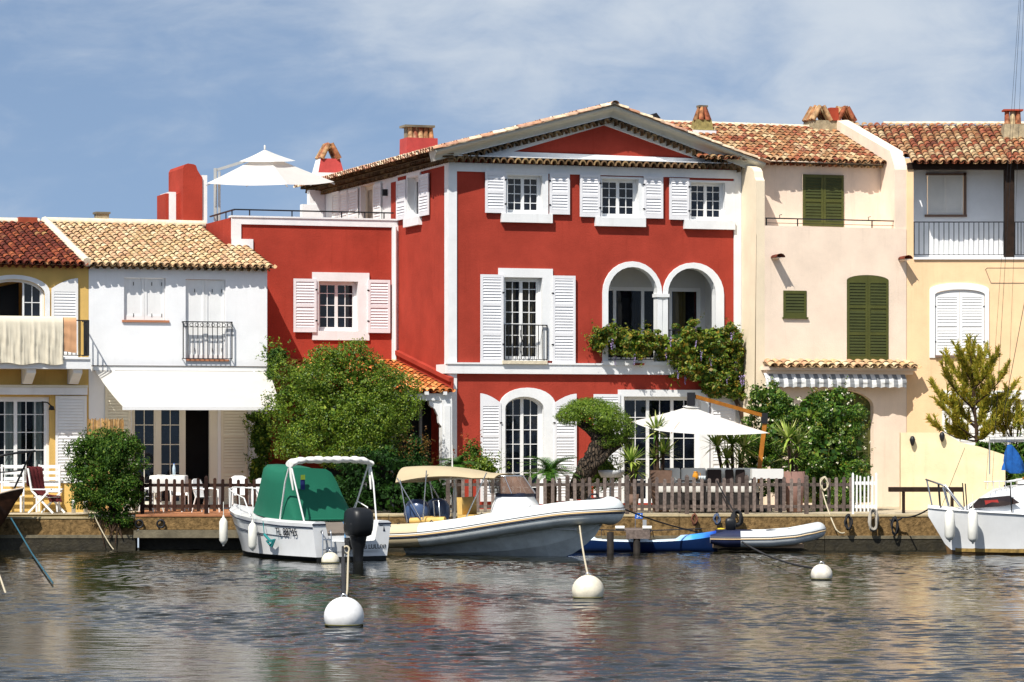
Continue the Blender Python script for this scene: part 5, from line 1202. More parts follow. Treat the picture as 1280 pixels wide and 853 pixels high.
        f.build('fronds', L_SAGO, o)
    sago(688, 592, 88.0, 1.0, 60, 'dark green sago palm in front of the arched door')
    sago(572, 582, 88.4, .6, 26, 'small palm with arching fronds left of the arched door beside the porch', 630)
    def yucca(u, v_list, Y, blade, n, label, pot=None, base_v=632, dx=None, cat='yucca'):
        p0 = Vector((at(u, base_v, Y).x, Y, GZ)); o = plant('yucca', label, cat, p0); zp = 0
        if pot:
            pr, ph, pm, sq = pot; b = MB()
            if sq: taper(b, -pr, pr, -pr, pr, ph, .0, .72); b.m = 1; b.box(-pr * .9, pr * .9, -pr * .9, pr * .9, ph - .02, ph + .004)
            else: b.lathe([(0, 0), (pr * .72, 0), (pr, ph), (pr * .9, ph), (pr * .88, ph - .05), (0, ph - .05)], seg=18)
            b.build('pot', [pm, BARKD], o)
        stems = MB(); f = MB()
        for k, (uu, vv, sc) in enumerate(v_list):
            c = rel(p0, uu, vv, Y); c.y += (k % 3 - 1) * .12; stems.tube([(c.x * .3, c.y, .1), (c.x * .7, c.y, c.z * .6), c], [.06, .05, .045], 7)
            for i in range(int(n * sc)):
                az = random.uniform(0, 2 * math.pi); el = R(random.triangular(-35, 88, 35)); L = blade * sc * random.uniform(.75, 1.1); d = Vector((math.cos(az) * math.cos(el), math.sin(az) * math.cos(el), math.sin(el))); s_ = Vector((-math.sin(az), math.cos(az), 0)) * .030 * (1 + sc) * .5
                m_ = c + d * L * .55 - Vector((0, 0, .02)); t = c + d * L - Vector((0, 0, .16 * L * (1 - el / 1.6)))
                f.add([c - s_ * .7, c + s_ * .7, m_ + s_, t, m_ - s_], [(0, 1, 2, 4), (4, 2, 3)], False)
        stems.build('stem', BARKD, o); f.build('blades', L_YUC, o)
    tc_ = mat('brown_pot', '#6e5648', rough=.75, var=.2, vscale=5); gp = mat('mauve_clay_pot', '#8a6a60', rough=.85, var=.15)
    yucca(826, [(820, 540, 1.0), (829, 568, 1.05), (818, 572, .6)], 88.6, .62, 75, 'tall two headed yucca in a square brown pot in front of the wide window', pot=(.30, 1.15, tc_, True))
    yucca(790, [(789, 577, 1.0), (795, 590, .8)], 88.0, .62, 70, 'spiky low yucca between the cloud tree and the potted yucca', pot=(.2, .5, tc_, False))
    yucca(918, [(896, 558, .9), (915, 556, 1.1), (930, 560, 1.0), (908, 574, .8), (925, 578, .8)], 90.2, .72, 60, 'clump of yuccas behind the sofa under the white parasol')
    yucca(993, [(985, 548, 1.0), (996, 556, .9), (990, 572, .8)], 88.4, .72, 75, 'yucca in a tall mauve clay pot at the end of the grey fence', pot=(.30, 1.12, gp, False))
    # --- small plants by the arched door and right of the cloud tree
    def small(u, v, Y, ru, rv, label, m, n=900, size=.07, red=None, base=632):
        p0 = Vector((at(u, base, Y).x, Y, GZ)); o = plant('shrub', label, 'shrub', p0); lb = [lobe(p0, u, v, Y, ru, rv), lobe(p0, u - ru * .3, v + rv * .7, Y, ru * .9, rv * .8), lobe(p0, u + ru * .4, v + rv * .5, Y, ru * .8, rv * .8)]
        trunk(o, [([(0, 0, 0), (0, 0, gz(v, Y) - GZ)], [.03, .015])], BARKD, 'stem'); crown(o, lb, n * 2, size, m, name='foliage', holes=.3, core_k=.5, sprig=(60, red or m, size))
    small(590, 570, 90.5, 13, 22, 'slim shrub with red tipped shoots left of the arched door', L_BUSH, 700, .08, leaf_mat('red_shoots', ['#8a3a1c', '#b0522a', '#6a5a22']))
    small(607, 582, 90.0, 16, 12, 'light green shrub directly below the left shutter of the arched door', L_TREE, 800, .08)
    small(756, 585, 89.6, 20, 18, 'yellow green shrub right of the gnarled trunk', L_TREE, 1200, .08)
    # --- wisteria over the loggia, running down to the pink house
    p0 = RF.world(RF.fr(925)[0], -.35, GZ); o = plant('wisteria', 'flowering wisteria trailing over the loggia of the red house down to the pink house', 'climber', p0)
    def wl(u, v, ru, rv, d=-.25, ry=.32):
        x, z = RF.fr(u, v, d); p = RF.world(x, d, z) - p0; k = p0.y / FPX; return (p.x, p.y, p.z, ru * k, ry, rv * k)
    lb = [wl(*a) for a in ((760, 420, 22, 16), (748, 428, 10, 12), (783, 428, 24, 22), (805, 432, 22, 22), (828, 432, 22, 18), (850, 438, 24, 32), (872, 430, 26, 28), (893, 430, 26, 30), (915, 424, 16, 22), (862, 458, 26, 22), (885, 462, 26, 24), (905, 470, 26, 28), (922, 450, 12, 30), (918, 486, 22, 20), (938, 486, 10, 16), (900, 488, 18, 14))]
    P, N = blob_points(lb, 60, shell=.03)
    P = P[N[:, 1] < .1][:34]; vv = []
    pts = []; 
    for p in P:
        for k in range(22): t = k / 21; pts.append(p + np.array([0, -.06, 0]) + np.array([RNG.normal(0, .045 * (1 - t)), RNG.normal(0, .045 * (1 - t)), -.30 * t]))
    pts = np.array(pts); v, q = leaves(pts, np.tile([0, -1, 0], (len(pts), 1)).astype(float), .045, .8, .8); flw = (v, q, FLOW_P)
    tr_ = [([(0, .1, 0), (.15, .05, 1.6), (-.1, .05, 2.8), (-.8, -.15, 4.3), (-2.2, -.6, 4.75), (-3.4, -1.0, 4.8)], [.09, .08, .07, .05, .035, .02])]
    trunk(o, tr_, BARKD, 'vine_stem'); crown(o, lb, 34000, .085, L_VINE, name='foliage', holes=.12, seed=7, droop=.5, core_k=.65, clump=14, shell=.6, extra=[flw], sprig=(300, L_VINE, .085, dict(length=.30, up=.0)))
    # --- flowering shrub mass at the pink house
    Y = 90.6; p0 = Vector((at(1020, 634, Y).x, Y, GZ)); o = plant('shrub', 'tall rambling shrub with cream flowers in front of the pink house door', 'shrub', p0)
    lb = [lobe(p0, u, v, Y + dy, ru, rv, ry) for u, v, ru, rv, dy, ry in ((1040, 525, 36, 36, -.2, .6), (1010, 520, 24, 26, 0, .5), (1062, 552, 24, 42, -.3, .5), (1030, 575, 40, 48, -.5, .6), (1062, 600, 24, 36, -.6, .5), (1015, 560, 26, 40, -.2, .6), (1048, 626, 34, 22, -.8, .4), (975, 510, 26, 22, .3, .5), (950, 505, 20, 18, .5, .4), (968, 545, 26, 40, .4, .5), (945, 560, 20, 40, .6, .5), (1040, 500, 28, 14, 0, .4), (985, 530, 30, 36, .5, .5), (962, 492, 24, 16, .5, .4), (1000, 600, 36, 34, .2, .5), (960, 590, 30, 40, .6, .5))]
    trunk(o, [([(0, 0, 0), (.1, 0, 1.2), (0, 0, 2.2)], [.07, .06, .04])] + limbs((0, 0, 1.6), [(l[0] * .8, l[1] * .8, l[2]) for l in lb[:6]], .05), BARKD)
    crown(o, lb, 44000, .078, leaf_mat('rambler_leaves', ['#1d3f0e', '#33591a', '#527a24', '#7d9434', '#2a4c14']), name='foliage', holes=.12, seed=8, core_k=.78, clump=16, shell=.5, sprig=(330, L_VINE, .08, dict(length=.3)))
    flowers(o, lb, 330, FLOW_W, .045); 
    # --- young pine behind the garden wall
    Y = 92.7; p0 = Vector((at(1222, 600, Y).x, Y, GZ)); o = plant('pine_tree', 'young pine with golden green upright needles in front of the peach house', 'tree', p0)
    c = lambda u, v, dy=0: Vector(rel(p0, u, v, Y + dy)); paths = [([Vector((0, 0, 0)), c(1222, 560), c(1220, 530), c(1217, 500), c(1215, 470), c(1213, 445)], [.075, .065, .05, .04, .028, .012])]
    tips = []; rr = random.Random(3)
    spec = [(1219, 548, 1180, 512), (1220, 545, 1196, 545), (1219, 540, 1250, 520), (1219, 532, 1172, 492), (1218, 525, 1262, 492), (1217, 512, 1182, 470), (1217, 506, 1255, 470), (1216, 495, 1188, 455), (1216, 488, 1243, 452), (1215, 478, 1200, 446), (1214, 468, 1230, 446), (1218, 520, 1205, 478), (1218, 515, 1236, 480), (1220, 540, 1230, 505), (1219, 535, 1196, 505), (1219, 550, 1238, 540), (1214, 460, 1213, 438), (1221, 552, 1170, 535), (1217, 500, 1222, 455), (1218, 528, 1178, 500), (1216, 500, 1262, 505)]
    for (u0, v0, u1, v1) in spec:
        dy = rr.uniform(-.9, .9); a = c(u0, v0); b_ = c(u1, v1, dy); m_ = a.lerp(b_, .5) - Vector((0, 0, .10)); paths.append(([a, a.lerp(m_, .5), m_, m_.lerp(b_, .5), b_], [.028, .022, .017, .012, .006])); tips.append((a, m_, b_))
    trunk(o, paths, BARKD, seg=7)
    V = []; Q = []; n0 = 0
    for a, m_, b_ in tips:
        shoots = []
        for k in range(15):
            t = .22 + .78 * (k + rr.random()) / 15; p = (a.lerp(m_, t / .5) if t < .5 else m_.lerp(b_, (t - .5) / .5)); d = ((b_ - a).normalized() * .6 + Vector((rr.uniform(-.6, .6), rr.uniform(-.6, .6), rr.uniform(.5, 1.2)))).normalized(); shoots.append((p, d, rr.uniform(.26, .55)))
        shoots.append((b_, ((b_ - m_).normalized() + Vector((0, 0, .9))).normalized(), .42))
        for p, d, L in shoots:
            n = 64; t = RNG.uniform(0, 1, (n, 1)); base = np.array(p) + np.array(d) * t * L; dr = np.array(d) + RNG.normal(0, .45, (n, 3)); dr /= np.linalg.norm(dr, axis=1, keepdims=True); ln = RNG.uniform(.09, .17, (n, 1)); s_ = np.cross(dr, RNG.normal(0, 1, (n, 3))); s_ /= np.linalg.norm(s_, axis=1, keepdims=True); s_ *= .0155
            V.append(np.stack([base - s_, base + s_, base + dr * ln + s_ * .4, base + dr * ln - s_ * .4], 1).reshape(-1, 3)); Q.append(np.arange(4 * n).reshape(-1, 4) + n0); n0 += 4 * n
    np_mesh('crown', np.concatenate(V), np.concatenate(Q), L_PINE, o)
    Y = 91.9; p0 = Vector((at(1262, 610, Y).x, Y, GZ)); o = plant('shrub', 'dark shrub behind the sail boat at the right end of the garden wall', 'shrub', p0)
    lb = [lobe(p0, u, v, Y + .3, ru, rv) for u, v, ru, rv in ((1262, 575, 22, 26), (1245, 560, 16, 10), (1285, 570, 26, 30), (1275, 600, 30, 26), (1228, 557, 10, 5))]
    trunk(o, [([(0, 0.3, 0), (0, .3, .8)], [.05, .03])], BARKD, 'stem'); crown(o, lb, 5200, .08, L_BUSH, name='foliage', holes=.3, seed=9)
    p0 = Vector((at(1270, 600, 93.0).x, 93.0, GZ)); o = plant('pine_tree', 'second smaller pine just behind the sail boat boom at the picture edge', 'tree', p0)
    V = []; Q = []; n0 = 0; pp = [([(0, 0, 0), (0, 0, 1.6), (.05, 0, 2.4)], [.05, .04, .01])]
    for k in range(16):
        u = rr.uniform(1245, 1300); v = rr.uniform(512, 548); b_ = Vector(rel(p0, u, v, 93.0 + rr.uniform(-.5, .5))); pp.append(([Vector((0, 0, 1.1 + .05 * k)), b_ * .5 + Vector((0, 0, .55 + .02 * k)), b_], [.02, .014, .006]))
        for j in range(7):
            d = Vector((rr.uniform(-.5, .5), rr.uniform(-.5, .5), 1)).normalized(); n = 44; t = RNG.uniform(0, 1, (n, 1)); base = np.array(b_ + Vector((rr.uniform(-.2, .2), rr.uniform(-.2, .2), rr.uniform(-.15, .1)))) + np.array(d) * t * .32; dr = np.array(d) + RNG.normal(0, .45, (n, 3)); dr /= np.linalg.norm(dr, axis=1, keepdims=True); ln = RNG.uniform(.09, .17, (n, 1)); s_ = np.cross(dr, RNG.normal(0, 1, (n, 3))); s_ /= np.linalg.norm(s_, axis=1, keepdims=True); s_ *= .0155
            V.append(np.stack([base - s_, base + s_, base + dr * ln + s_ * .4, base + dr * ln - s_ * .4], 1).reshape(-1, 3)); Q.append(np.arange(4 * n).reshape(-1, 4) + n0); n0 += 4 * n
    trunk(o, pp, BARKD, seg=6); np_mesh('crown', np.concatenate(V), np.concatenate(Q), L_PINE, o)
plants()
# ------------------------------------------------------------------ fences, furniture and cloths on the terraces
PLAST = mat('white_plastic', (.80, .80, .78), rough=.4, var=.03, vscale=3)
CLOTHW = fabric('white_cloth', (.78, .77, .73), .15)
def fence(name, label, u0, u1, Y, vt, m, pitch, wd, post_every, zb=None, white=False):
    zb = QZ if zb is None else zb; zt = gz(vt, Y); a = at(u0, 600, Y).x; b_ = at(u1, 600, Y).x; L = b_ - a
    o = thing(name, label, 'fence', (a, Y, zb)); hh = zt - zb; n = int(L / pitch); P = MB(); rr = random.Random(n)
    for i in range(n + 1):
        if post_every and i % post_every == 0: continue
        x = L * i / n; w = wd / 2; t = hh * rr.uniform(.96, 1.02); tl = rr.uniform(-.012, .012)
        P.add([(x - w, 0, .07), (x + w, 0, .07), (x + w + tl, 0, t - w * .7), (x + w * .5 + tl, 0, t), (x - w * .5 + tl, 0, t), (x - w + tl, 0, t - w * .7)] + [(x - w, .022, .07), (x + w, .022, .07), (x + w + tl, .022, t - w * .7), (x + w * .5 + tl, .022, t), (x - w * .5 + tl, .022, t), (x - w + tl, .022, t - w * .7)],
              [(0, 1, 2, 3, 4, 5), (11, 10, 9, 8, 7, 6)] + [(k, k + 6, (k + 1) % 6 + 6, (k + 1) % 6) for k in range(6)], False)
    P.box(0, L, .023, .06, .16, .25); P.box(0, L, .023, .06, hh * .76, hh * .76 + .085); P.build('picket_panel', m, o)
    if post_every:
        for i in range(0, n + 1, post_every):
            x = L * i / n; q = MB(); w = wd * .62; q.box(x - w, x + w, -.05, .022, 0, hh * 1.02); taper(q, x - w, x + w, -.05, .022, hh * 1.02 + .001, hh * 1.07, .3); q.build('post', m, o)
    return o
GREYW = ramp_mat('weathered_grey_wood', ['#6a5d57', '#766962', '#5c514b', '#80736b'], rough=.9, var=.3, vscale=14)
BROWNW = ramp_mat('dark_brown_wood', ['#2e1c16', '#3a241b', '#271712', '#432c22'], rough=.85, var=.3, vscale=12)
fence('picket_fence', 'dark brown picket fence round the white house terrace', 178, 338, 86.66, 598, BROWNW, .205, .085, 8, QZ + .012)
fence('picket_fence', 'weathered grey picket fence along the quay in front of the red house', 560, 1064, 86.78, 597, GREYW, .2, .092, 8)
fence('gate', 'small white slatted gate at the end of the grey fence', 1066, 1095, 86.78, 594.5, PLAST, .10, .045, 6)['category'] = 'gate'
def reed():
    Y = 89.6; a = at(110, 600, Y); o = thing('reed_screen', 'tan reed screen between the two left terraces above the round bush', 'screen', (a.x, Y, GZ)); b = MB(); L = at(154, 600, Y).x - a.x; zt = gz(524, Y) - GZ
    for i in range(60):
        x = L * i / 59; b.tube([(x, random.uniform(-.01, .01), .02), (x + random.uniform(-.012, .012), 0, zt + random.uniform(-.05, .03))], .013, 5)
    b.build('reeds', ramp_mat('reeds', ['#a5814f', '#c29c66', '#8a6a40', '#b68d58'], var=.3), o); b = MB(); b.box(0, L - .08, .03, .06, 0, gz(536, Y) - GZ); b.build('panel', mat('cream_panel', (.74, .66, .44), rough=.7), o)
reed()
def low_wall():
    Y = 89.0; a, b_ = at(-20, 600, Y).x, at(108, 600, Y).x; o = thing('planter_wall', 'low ochre planter wall with white caps in front of the yellow house doors', 'wall', (a, Y, GZ)); b = MB(); zt = gz(604, Y) - GZ
    b.box(0, b_ - a, 0, .25, -.02, zt); b.build('wall_body', mat('ochre_stucco', (.66, .43, .13)), o); b = MB(); b.box(-.02, b_ - a + .02, -.03, .28, zt + .001, zt + .05); b.build('coping', WHITE, o)
low_wall()
# plastic garden chair, facing -y
def chair(name, label, group, high=.92, slat=False):
    t = thing(name, label, 'chair', group=group); b = MB(); b.loft([[(x, y, .42 + .02 * math.cos(x * 5) - .03 * (y + .22)) for x in (-.22, -.1, .1, .22)] for y in (-.24, 0, .22)], smooth=True); b.loft([[(x, y, .395 - .03 * (y + .22)) for x in (-.22, -.1, .1, .22)] for y in (-.24, 0, .22)]); b.build('seat', PLAST, t)
    b = MB(); n = 6
    outl = [(-.20, .42), (-.23, .62), (-.235, high - .12), (-.19, high - .02), (-.10, high + .02), (.10, high + .02), (.19, high - .02), (.235, high - .12), (.23, .62), (.20, .42)]
    if slat:
        for x in (-.2, -.12, -.04, .04, .12, .2): b.bar((x, .22, .43), (x * 1.05, .34, high - .03), .03, .018)
        b.bar((-.24, .345, high - .02), (.24, .345, high - .02), .025, .06); b.bar((-.22, .25, .52), (.22, .25, .52), .02, .05)
    else:
        b.xf = Matrix.Translation((0, .22, .42)) @ Matrix.Rotation(R(-13), 4, 'X') @ Matrix.Translation((0, 0, -.42)); b.prism(outl, 0, .022)
    b.build('backrest', PLAST, t)
    for s_ in (-1, 1):
        b = MB(); b.tube([(s_ * .25, -.26, 0), (s_ * .25, -.22, .42), (s_ * .27, -.2, .62), (s_ * .27, .05, .66), (s_ * .25, .27, .64)], [.018, .02, .022, .024, .02], 7); b.build('armrest', PLAST, t)
        b = MB(); b.tube([(s_ * .24, .32, 0), (s_ * .22, .2, .42)], [.018, .022], 7); b.build('leg', PLAST, t)
    return t
ch = chair('garden_chair', 'white garden chair with rounded high back behind the dark fence by the boat', 'white chairs on the white house terrace')
def put(o, u, Y, rz): o.location = (at(u, 600, Y).x, Y, GZ); o.rotation_euler = (0, 0, R(rz))
put(ch, 301, 88.4, 15); ch.scale = (1.08,) * 3
for u, Y, rz, lb in ((188, 88.6, -70, 'white garden chair left of the clothed table'), (258, 88.0, 60, 'white garden chair right of the clothed table, turned towards it'), (225, 89.9, 5, 'white garden chair behind the clothed table'), (334, 88.6, 30, 'white garden chair mostly hidden behind the green boat canvas')):
    c = copy_tree(ch, label=lb); put(c, u, Y, rz); c.scale = (1, 1, 1)
def table():
    Y = 88.7; p = at(211, 600, Y); zt = gz(594.5, Y) - GZ; o = thing('table', 'terrace table with four legs under a white cloth', 'table', (p.x, Y, GZ)); b = MB(); b.box(-.46, .46, -.4, .4, zt - .04, zt - .012); b.build('tabletop', PLAST, o)
    for x in (-.4, .4):
        for y in (-.33, .33): q = MB(); q.tube([(x, y, 0), (x, y, zt - .04)], .025, 7); q.build('leg', PLAST, o)
    b = MB(); n = 72; secs = []
    for j, (dz, k) in enumerate(((0, 1), (-.02, 1.04), (-.2, 1.06), (-.44, 1.08))):
        sec = []
        for i in range(n):
            t = 2 * math.pi * i / n; c_, s_ = math.cos(t), math.sin(t); q = max(abs(c_) / .47, abs(s_) / .41); w = .018 * math.sin(i * 1.05) * max(0, j - 1)
            sec.append((c_ / q * (k + w), s_ / q * (k + w), zt + dz + (.04 * math.cos(4 * t) if j == 3 else 0)))
        secs.append(sec)
    c = MB(); c.loft(secs, closed=True); c.add(secs[0], [tuple(range(n))], False); tc_ = c.build('tablecloth', CLOTHW); tc_.location = (p.x, Y, GZ); tag(tc_, 'white cloth draped over the terrace table behind the dark fence', 'tablecloth')
    bt = thing('bottle', 'clear plastic water bottle standing on the white tablecloth', 'bottle', (at(217.5, 600, Y).x, Y, GZ + zt + .003)); b = MB(); b.lathe([(0, 0), (.045, 0), (.045, .2), (.03, .26), (.017, .29), (.017, .31), (0, .31)], seg=12); b.build('body', mat('bottle_plastic', (.45, .55, .62), rough=.15), bt); b = MB(); b.lathe([(.018, .311), (.018, .335), (0, .335)], seg=10); b.build('cap', mat('blue_cap', (.05, .12, .4)), bt)
    for k, (dx, dy) in enumerate(((-.2, -.1), (.18, -.15))):
        b = MB(); b.lathe([(0, 0), (.12, .008), (.13, .02), (.11, .014), (0, .008)], seg=16); pl = b.build('plate', PLAST); pl.location = (p.x + dx, Y + dy, GZ + zt + .002); tag(pl, ('white plate on the left half of the white tablecloth', 'white plate beside the bottle on the white tablecloth')[k], 'plate')
table()
# yellow house terrace: bench, folding chair, towel
def bench(name, label, u, Y, rz, w=.62):
    p = at(u, 600, Y); o = thing(name, label, 'chair', (p.x, Y, GZ), R(rz)); zt = gz(580, Y) - GZ
    b = MB()
    for k in range(5): z = .5 + (zt - .5) * (k + .5) / 5; b.box(-w / 2, w / 2, .25 + .02 * k, .27 + .02 * k, z - .045, z + .045)
    b.build('backrest', PLAST, o); b = MB()
    for k in range(5): b.box(-w / 2, w / 2, -.25 + k * .1, -.17 + k * .1, .42, .445)
    b.build('seat', PLAST, o)
    for x in (-w / 2 + .03, w / 2 - .03):
        for y in (-.22, .26): b = MB(); b.box(x - .025, x + .025, y - .025, y + .025, 0, zt - .02 if y > 0 else .415); b.build('leg', PLAST, o)
bench('slatted_chair', 'white slatted chair against the glass doors behind the folding chair', 60, 88.6, 0); bench('slatted_chair', 'white slatted chair at the left picture edge behind the dark boat rail', 14, 88.3, 0, .66)
def folding():
    Y = 87.5; p = at(58, 640, Y); o = thing('folding_chair', 'white folding armchair with crossed legs on the yellow house terrace', 'chair', (p.x, Y, GZ), R(62))
    for s_ in (-1, 1):
        x = s_ * .27; b = MB(); b.bar((x, -.42, 0), (x, .30, .62), .03, .05); b.bar((x, .30, .62), (x, .42, 1.22), .03, .05); b.build('frame', PLAST, o); b = MB(); b.bar((x + s_ * .032, .38, 0), (x + s_ * .032, -.30, .60), .03, .05); b.build('leg', PLAST, o); b = MB(); b.box(x - .03, x + .03, -.36, .3, .63, .665); b.build('armrest', PLAST, o)
    b = MB()
    for k in range(6): b.box(-.25, .25, -.28 + k * .09, -.21 + k * .09, .42, .44)
    b.build('seat', PLAST, o); b = MB()
    for k in range(6): z = .66 + .1 * k; y = .31 + .1 * (z - .62) / .6; b.box(-.25, .25, y, y + .02, z - .03, z + .05)
    b.build('backrest', PLAST, o)
    t = MB(); n = 14; secs = []
    path = [(-.30, .30), (-.24, .465), (.0, .475), (.2, .50), (.275, .72), (.33, 1.0), (.375, 1.25), (.46, 1.26), (.475, 1.0), (.46, .72)]
    for i in range(n + 1):
        x = -.285 + .57 * i / n; secs.append([(x, y - .012 + .014 * math.sin(i * 1.7 + j), z + .012 * math.sin(i * 1.3 + j * .8)) for j, (y, z) in enumerate(path)])
    t.loft(secs); t.xf = None; tw = t.build('towel', mat('burgundy_towel', (.11, .014, .016), rough=.98, var=.2, vscale=8, bump=.6, bscale=80)); tw.location = o.location; tw.rotation_euler = o.rotation_euler; tag(tw, 'burgundy towel draped over the white folding armchair', 'towel')
folding()
def little_things():
    for u, lb in ((92, 'small white post at the foot of the ochre planter wall, left of a pair'), (107, 'small white post beside the round bush, right of a pair')):
        Y = 87.6; p = at(u, 640, Y); b = MB(); b.lathe([(0, 0), (.06, 0), (.055, .24), (.07, .25), (.07, .31), (.03, .35), (0, .35)], seg=12); q = b.build('garden_post', PLAST); q.location = (p.x, Y, GZ); tag(q, lb, 'post')
little_things()
# bedding on the balcony
def bedding():
    F = FW; d = -YBD + .04; z1 = YZR + .02
    def drape(name, u0, u1, vb, m, label, cat, fold, seed, thick):
        x0, x1 = F.fr(u0, V0, d)[0], F.fr(u1, V0, d)[0]; zb = F.fr((u0 + u1) / 2, vb, d)[1]; n = max(10, int((x1 - x0) / .035)); secs = []; rr = random.Random(seed); ph = [rr.uniform(0, 6) for _ in range(6)]
        for i in range(n + 1):
            x = x0 + (x1 - x0) * i / n; w = lambda z: fold * (math.sin(x * 23 + ph[0] + .6 * math.sin(z * 5)) + .6 * math.sin(x * 41 + ph[1] + z * 2) + .5 * math.sin(x * 9 + ph[2]))
            col = [(x, d + .30, z1 - .5), (x, d + .14, z1 + .02), (x, d + .04, z1 + .045 + thick), (x, d - .05 - thick, z1 + .02)]
            for k in range(1, 11): z = z1 - (z1 - zb + .03 * math.sin(x * 7 + ph[3])) * k / 10; col.append((x, d - .075 - thick - abs(w(z)) * min(1, k / 4) + .01 * math.sin(z * 20 + x * 9), z))
            secs.append(col)
        b = MB(); b.loft(secs); o = b.build(name, m); o.matrix_world = F.M.copy(); tag(o, label, cat); return o
    drape('duvet', -40, 78, 455, fabric('cream_bedding', (.72, .66, .52), .1), 'quilted cream duvet hanging over the yellow house balcony rail', 'duvet', .035, 3, .03)
    drape('towel', 79, 95, 440, mat('apricot_towel', (.62, .34, .18), rough=.98, var=.1, bump=.4, bscale=80), 'apricot towel hanging beside the duvet on the balcony', 'towel', .008, 5, .005)
bedding()
# parasols
def canopy(b, corners, apex, sagk=.10, n=10, vent=None, lip=.0):
    'square parasol cloth: four panels between the ribs, hanging slightly between them'
    k = len(corners); apex = Vector(apex)
    for i in range(k):
        A = Vector(corners[i]); B = Vector(corners[(i + 1) % k]); rows = []
        for j in range(n + 1):
            t = j / n; row = []
            for q in range(n + 1):
                s_ = q / n; e = A.lerp(B, s_); p = apex.lerp(e, t); p.z -= sagk * math.sin(math.pi * s_) * t * .6 - -.02 * math.sin(math.pi * t) ; row.append(p)
            rows.append(row)
        b.loft(rows)
    return b
PAR = fabric('parasol_cloth', (.80, .79, .75), .35)
def parasol_terrace():
    Y = 88.8; c = at(873, 600, Y); o = thing('parasol', 'white square cantilever parasol with wooden arm over the sofa in front of the red house', 'parasol', (at(951, 600, Y).x, Y + .9, GZ)); q = Vector(o.location); zc = GZ
    ap = at(862, 508, Y) - q; L = at(790, 527, Y) - q; Fr_ = at(836, 540.5, Y) - q; Rt = at(960, 541.5, Y) - q; L.y += .6; Fr_.y -= 1.5; Rt.y -= .5; Bk = L + Rt - Fr_; Bk.z = (L.z + Rt.z) / 2
    L = Vector((L.x, L.y, L.z)); b = MB(); canopy(b, [L, Fr_, Rt, Bk], ap); cp = b.build('canopy', PAR, o)
    b = MB(); v = [ap.lerp(p, .13) + Vector((0, 0, .055)) for p in (L, Fr_, Rt, Bk)]; canopy(b, v, ap + Vector((0, 0, .07)), .0, 4); b.build('vent', PAR, cp)
    wm = mat('teak', '#a8691f', rough=.5, var=.25, vscale=6); r = MB()
    for p in (L, Fr_, Rt, Bk): r.bar(ap - Vector((0, 0, .06)), p - Vector((0, 0, .02)), .025, .025)
    r.build('ribs', wm, o)
    hub = ap + Vector((.05, 0, .0)); b = MB(); b.box(hub.x - .12, hub.x + .10, hub.y - .1, hub.y + .1, hub.z + .02, hub.z + .38); b.build('hub', IRON, o)
    jx = at(955, 520, Y + .9) - q; b = MB(); b.bar(hub + Vector((.1, 0, .27)), jx, .09, .10); b.build('arm', wm, o); b = MB(); b.box(jx.x - .08, jx.x + .10, jx.y - .08, jx.y + .08, jx.z - .22, jx.z + .08); b.build('joint', IRON, o)
    b = MB(); b.bar(jx + Vector((.02, 0, -.2)), Vector((-.10, 0, .1)), .10, .12); b.build('mast', wm, o); b = MB(); b.box(-.55, .35, -.45, .45, 0, .12); b.build('base', IRON, o)
parasol_terrace()
def parasol_roof():
    Y = 98.0; zb = RZF - .58; q = Vector((at(271, 600, Y).x, Y, zb)); o = thing('parasol', 'large white two tier parasol on the roof terrace of the red house', 'parasol', q)
    ap = at(331, 192, Y) - q; L = at(260, 231, Y) - q; Fr_ = at(364, 236, Y) - q; Rt = at(417, 226, Y) - q; L.y -= .5; Fr_.y -= 1.7; Rt.y += .5; Bk = L + Rt - Fr_
    b = MB(); canopy(b, [L, Fr_, Rt, Bk], ap, .08); cp = b.build('canopy', PAR, o); b = MB(); ap2 = ap + Vector((0, 0, .12)); v = [ap.lerp(p, .44) + Vector((0, 0, .16)) for p in (L, Fr_, Rt, Bk)]; canopy(b, v, ap2, .02, 6); b.lathe([(.03, .0), (.03, .12), (0, .14)], ap2, 8); b.build('vent', PAR, cp)
    r = MB(); al = mat('aluminium', (.55, .54, .50), rough=.4, metal=.6)
    for p in (L, Fr_, Rt, Bk, L.lerp(Fr_, .5), Fr_.lerp(Rt, .5), Rt.lerp(Bk, .5), Bk.lerp(L, .5)): r.bar(ap - Vector((0, 0, .1)), p - Vector((0, 0, .07)), .025, .03)
    r.build('ribs', al, o); b = MB(); b.box(-.09, .0, -.07, .07, 0, L.z + .5); b.box(.04, .11, -.07, .07, 0, L.z + .4); b.build('mast', al, o); b = MB(); b.bar((0, 0, L.z + .45), ap + Vector((0, .0, -.05)), .06, .08); b.build('arm', al, o); b = MB(); b.box(-.5, .5, -.5, .5, 0, .1); b.build('base', al, o)
parasol_roof()
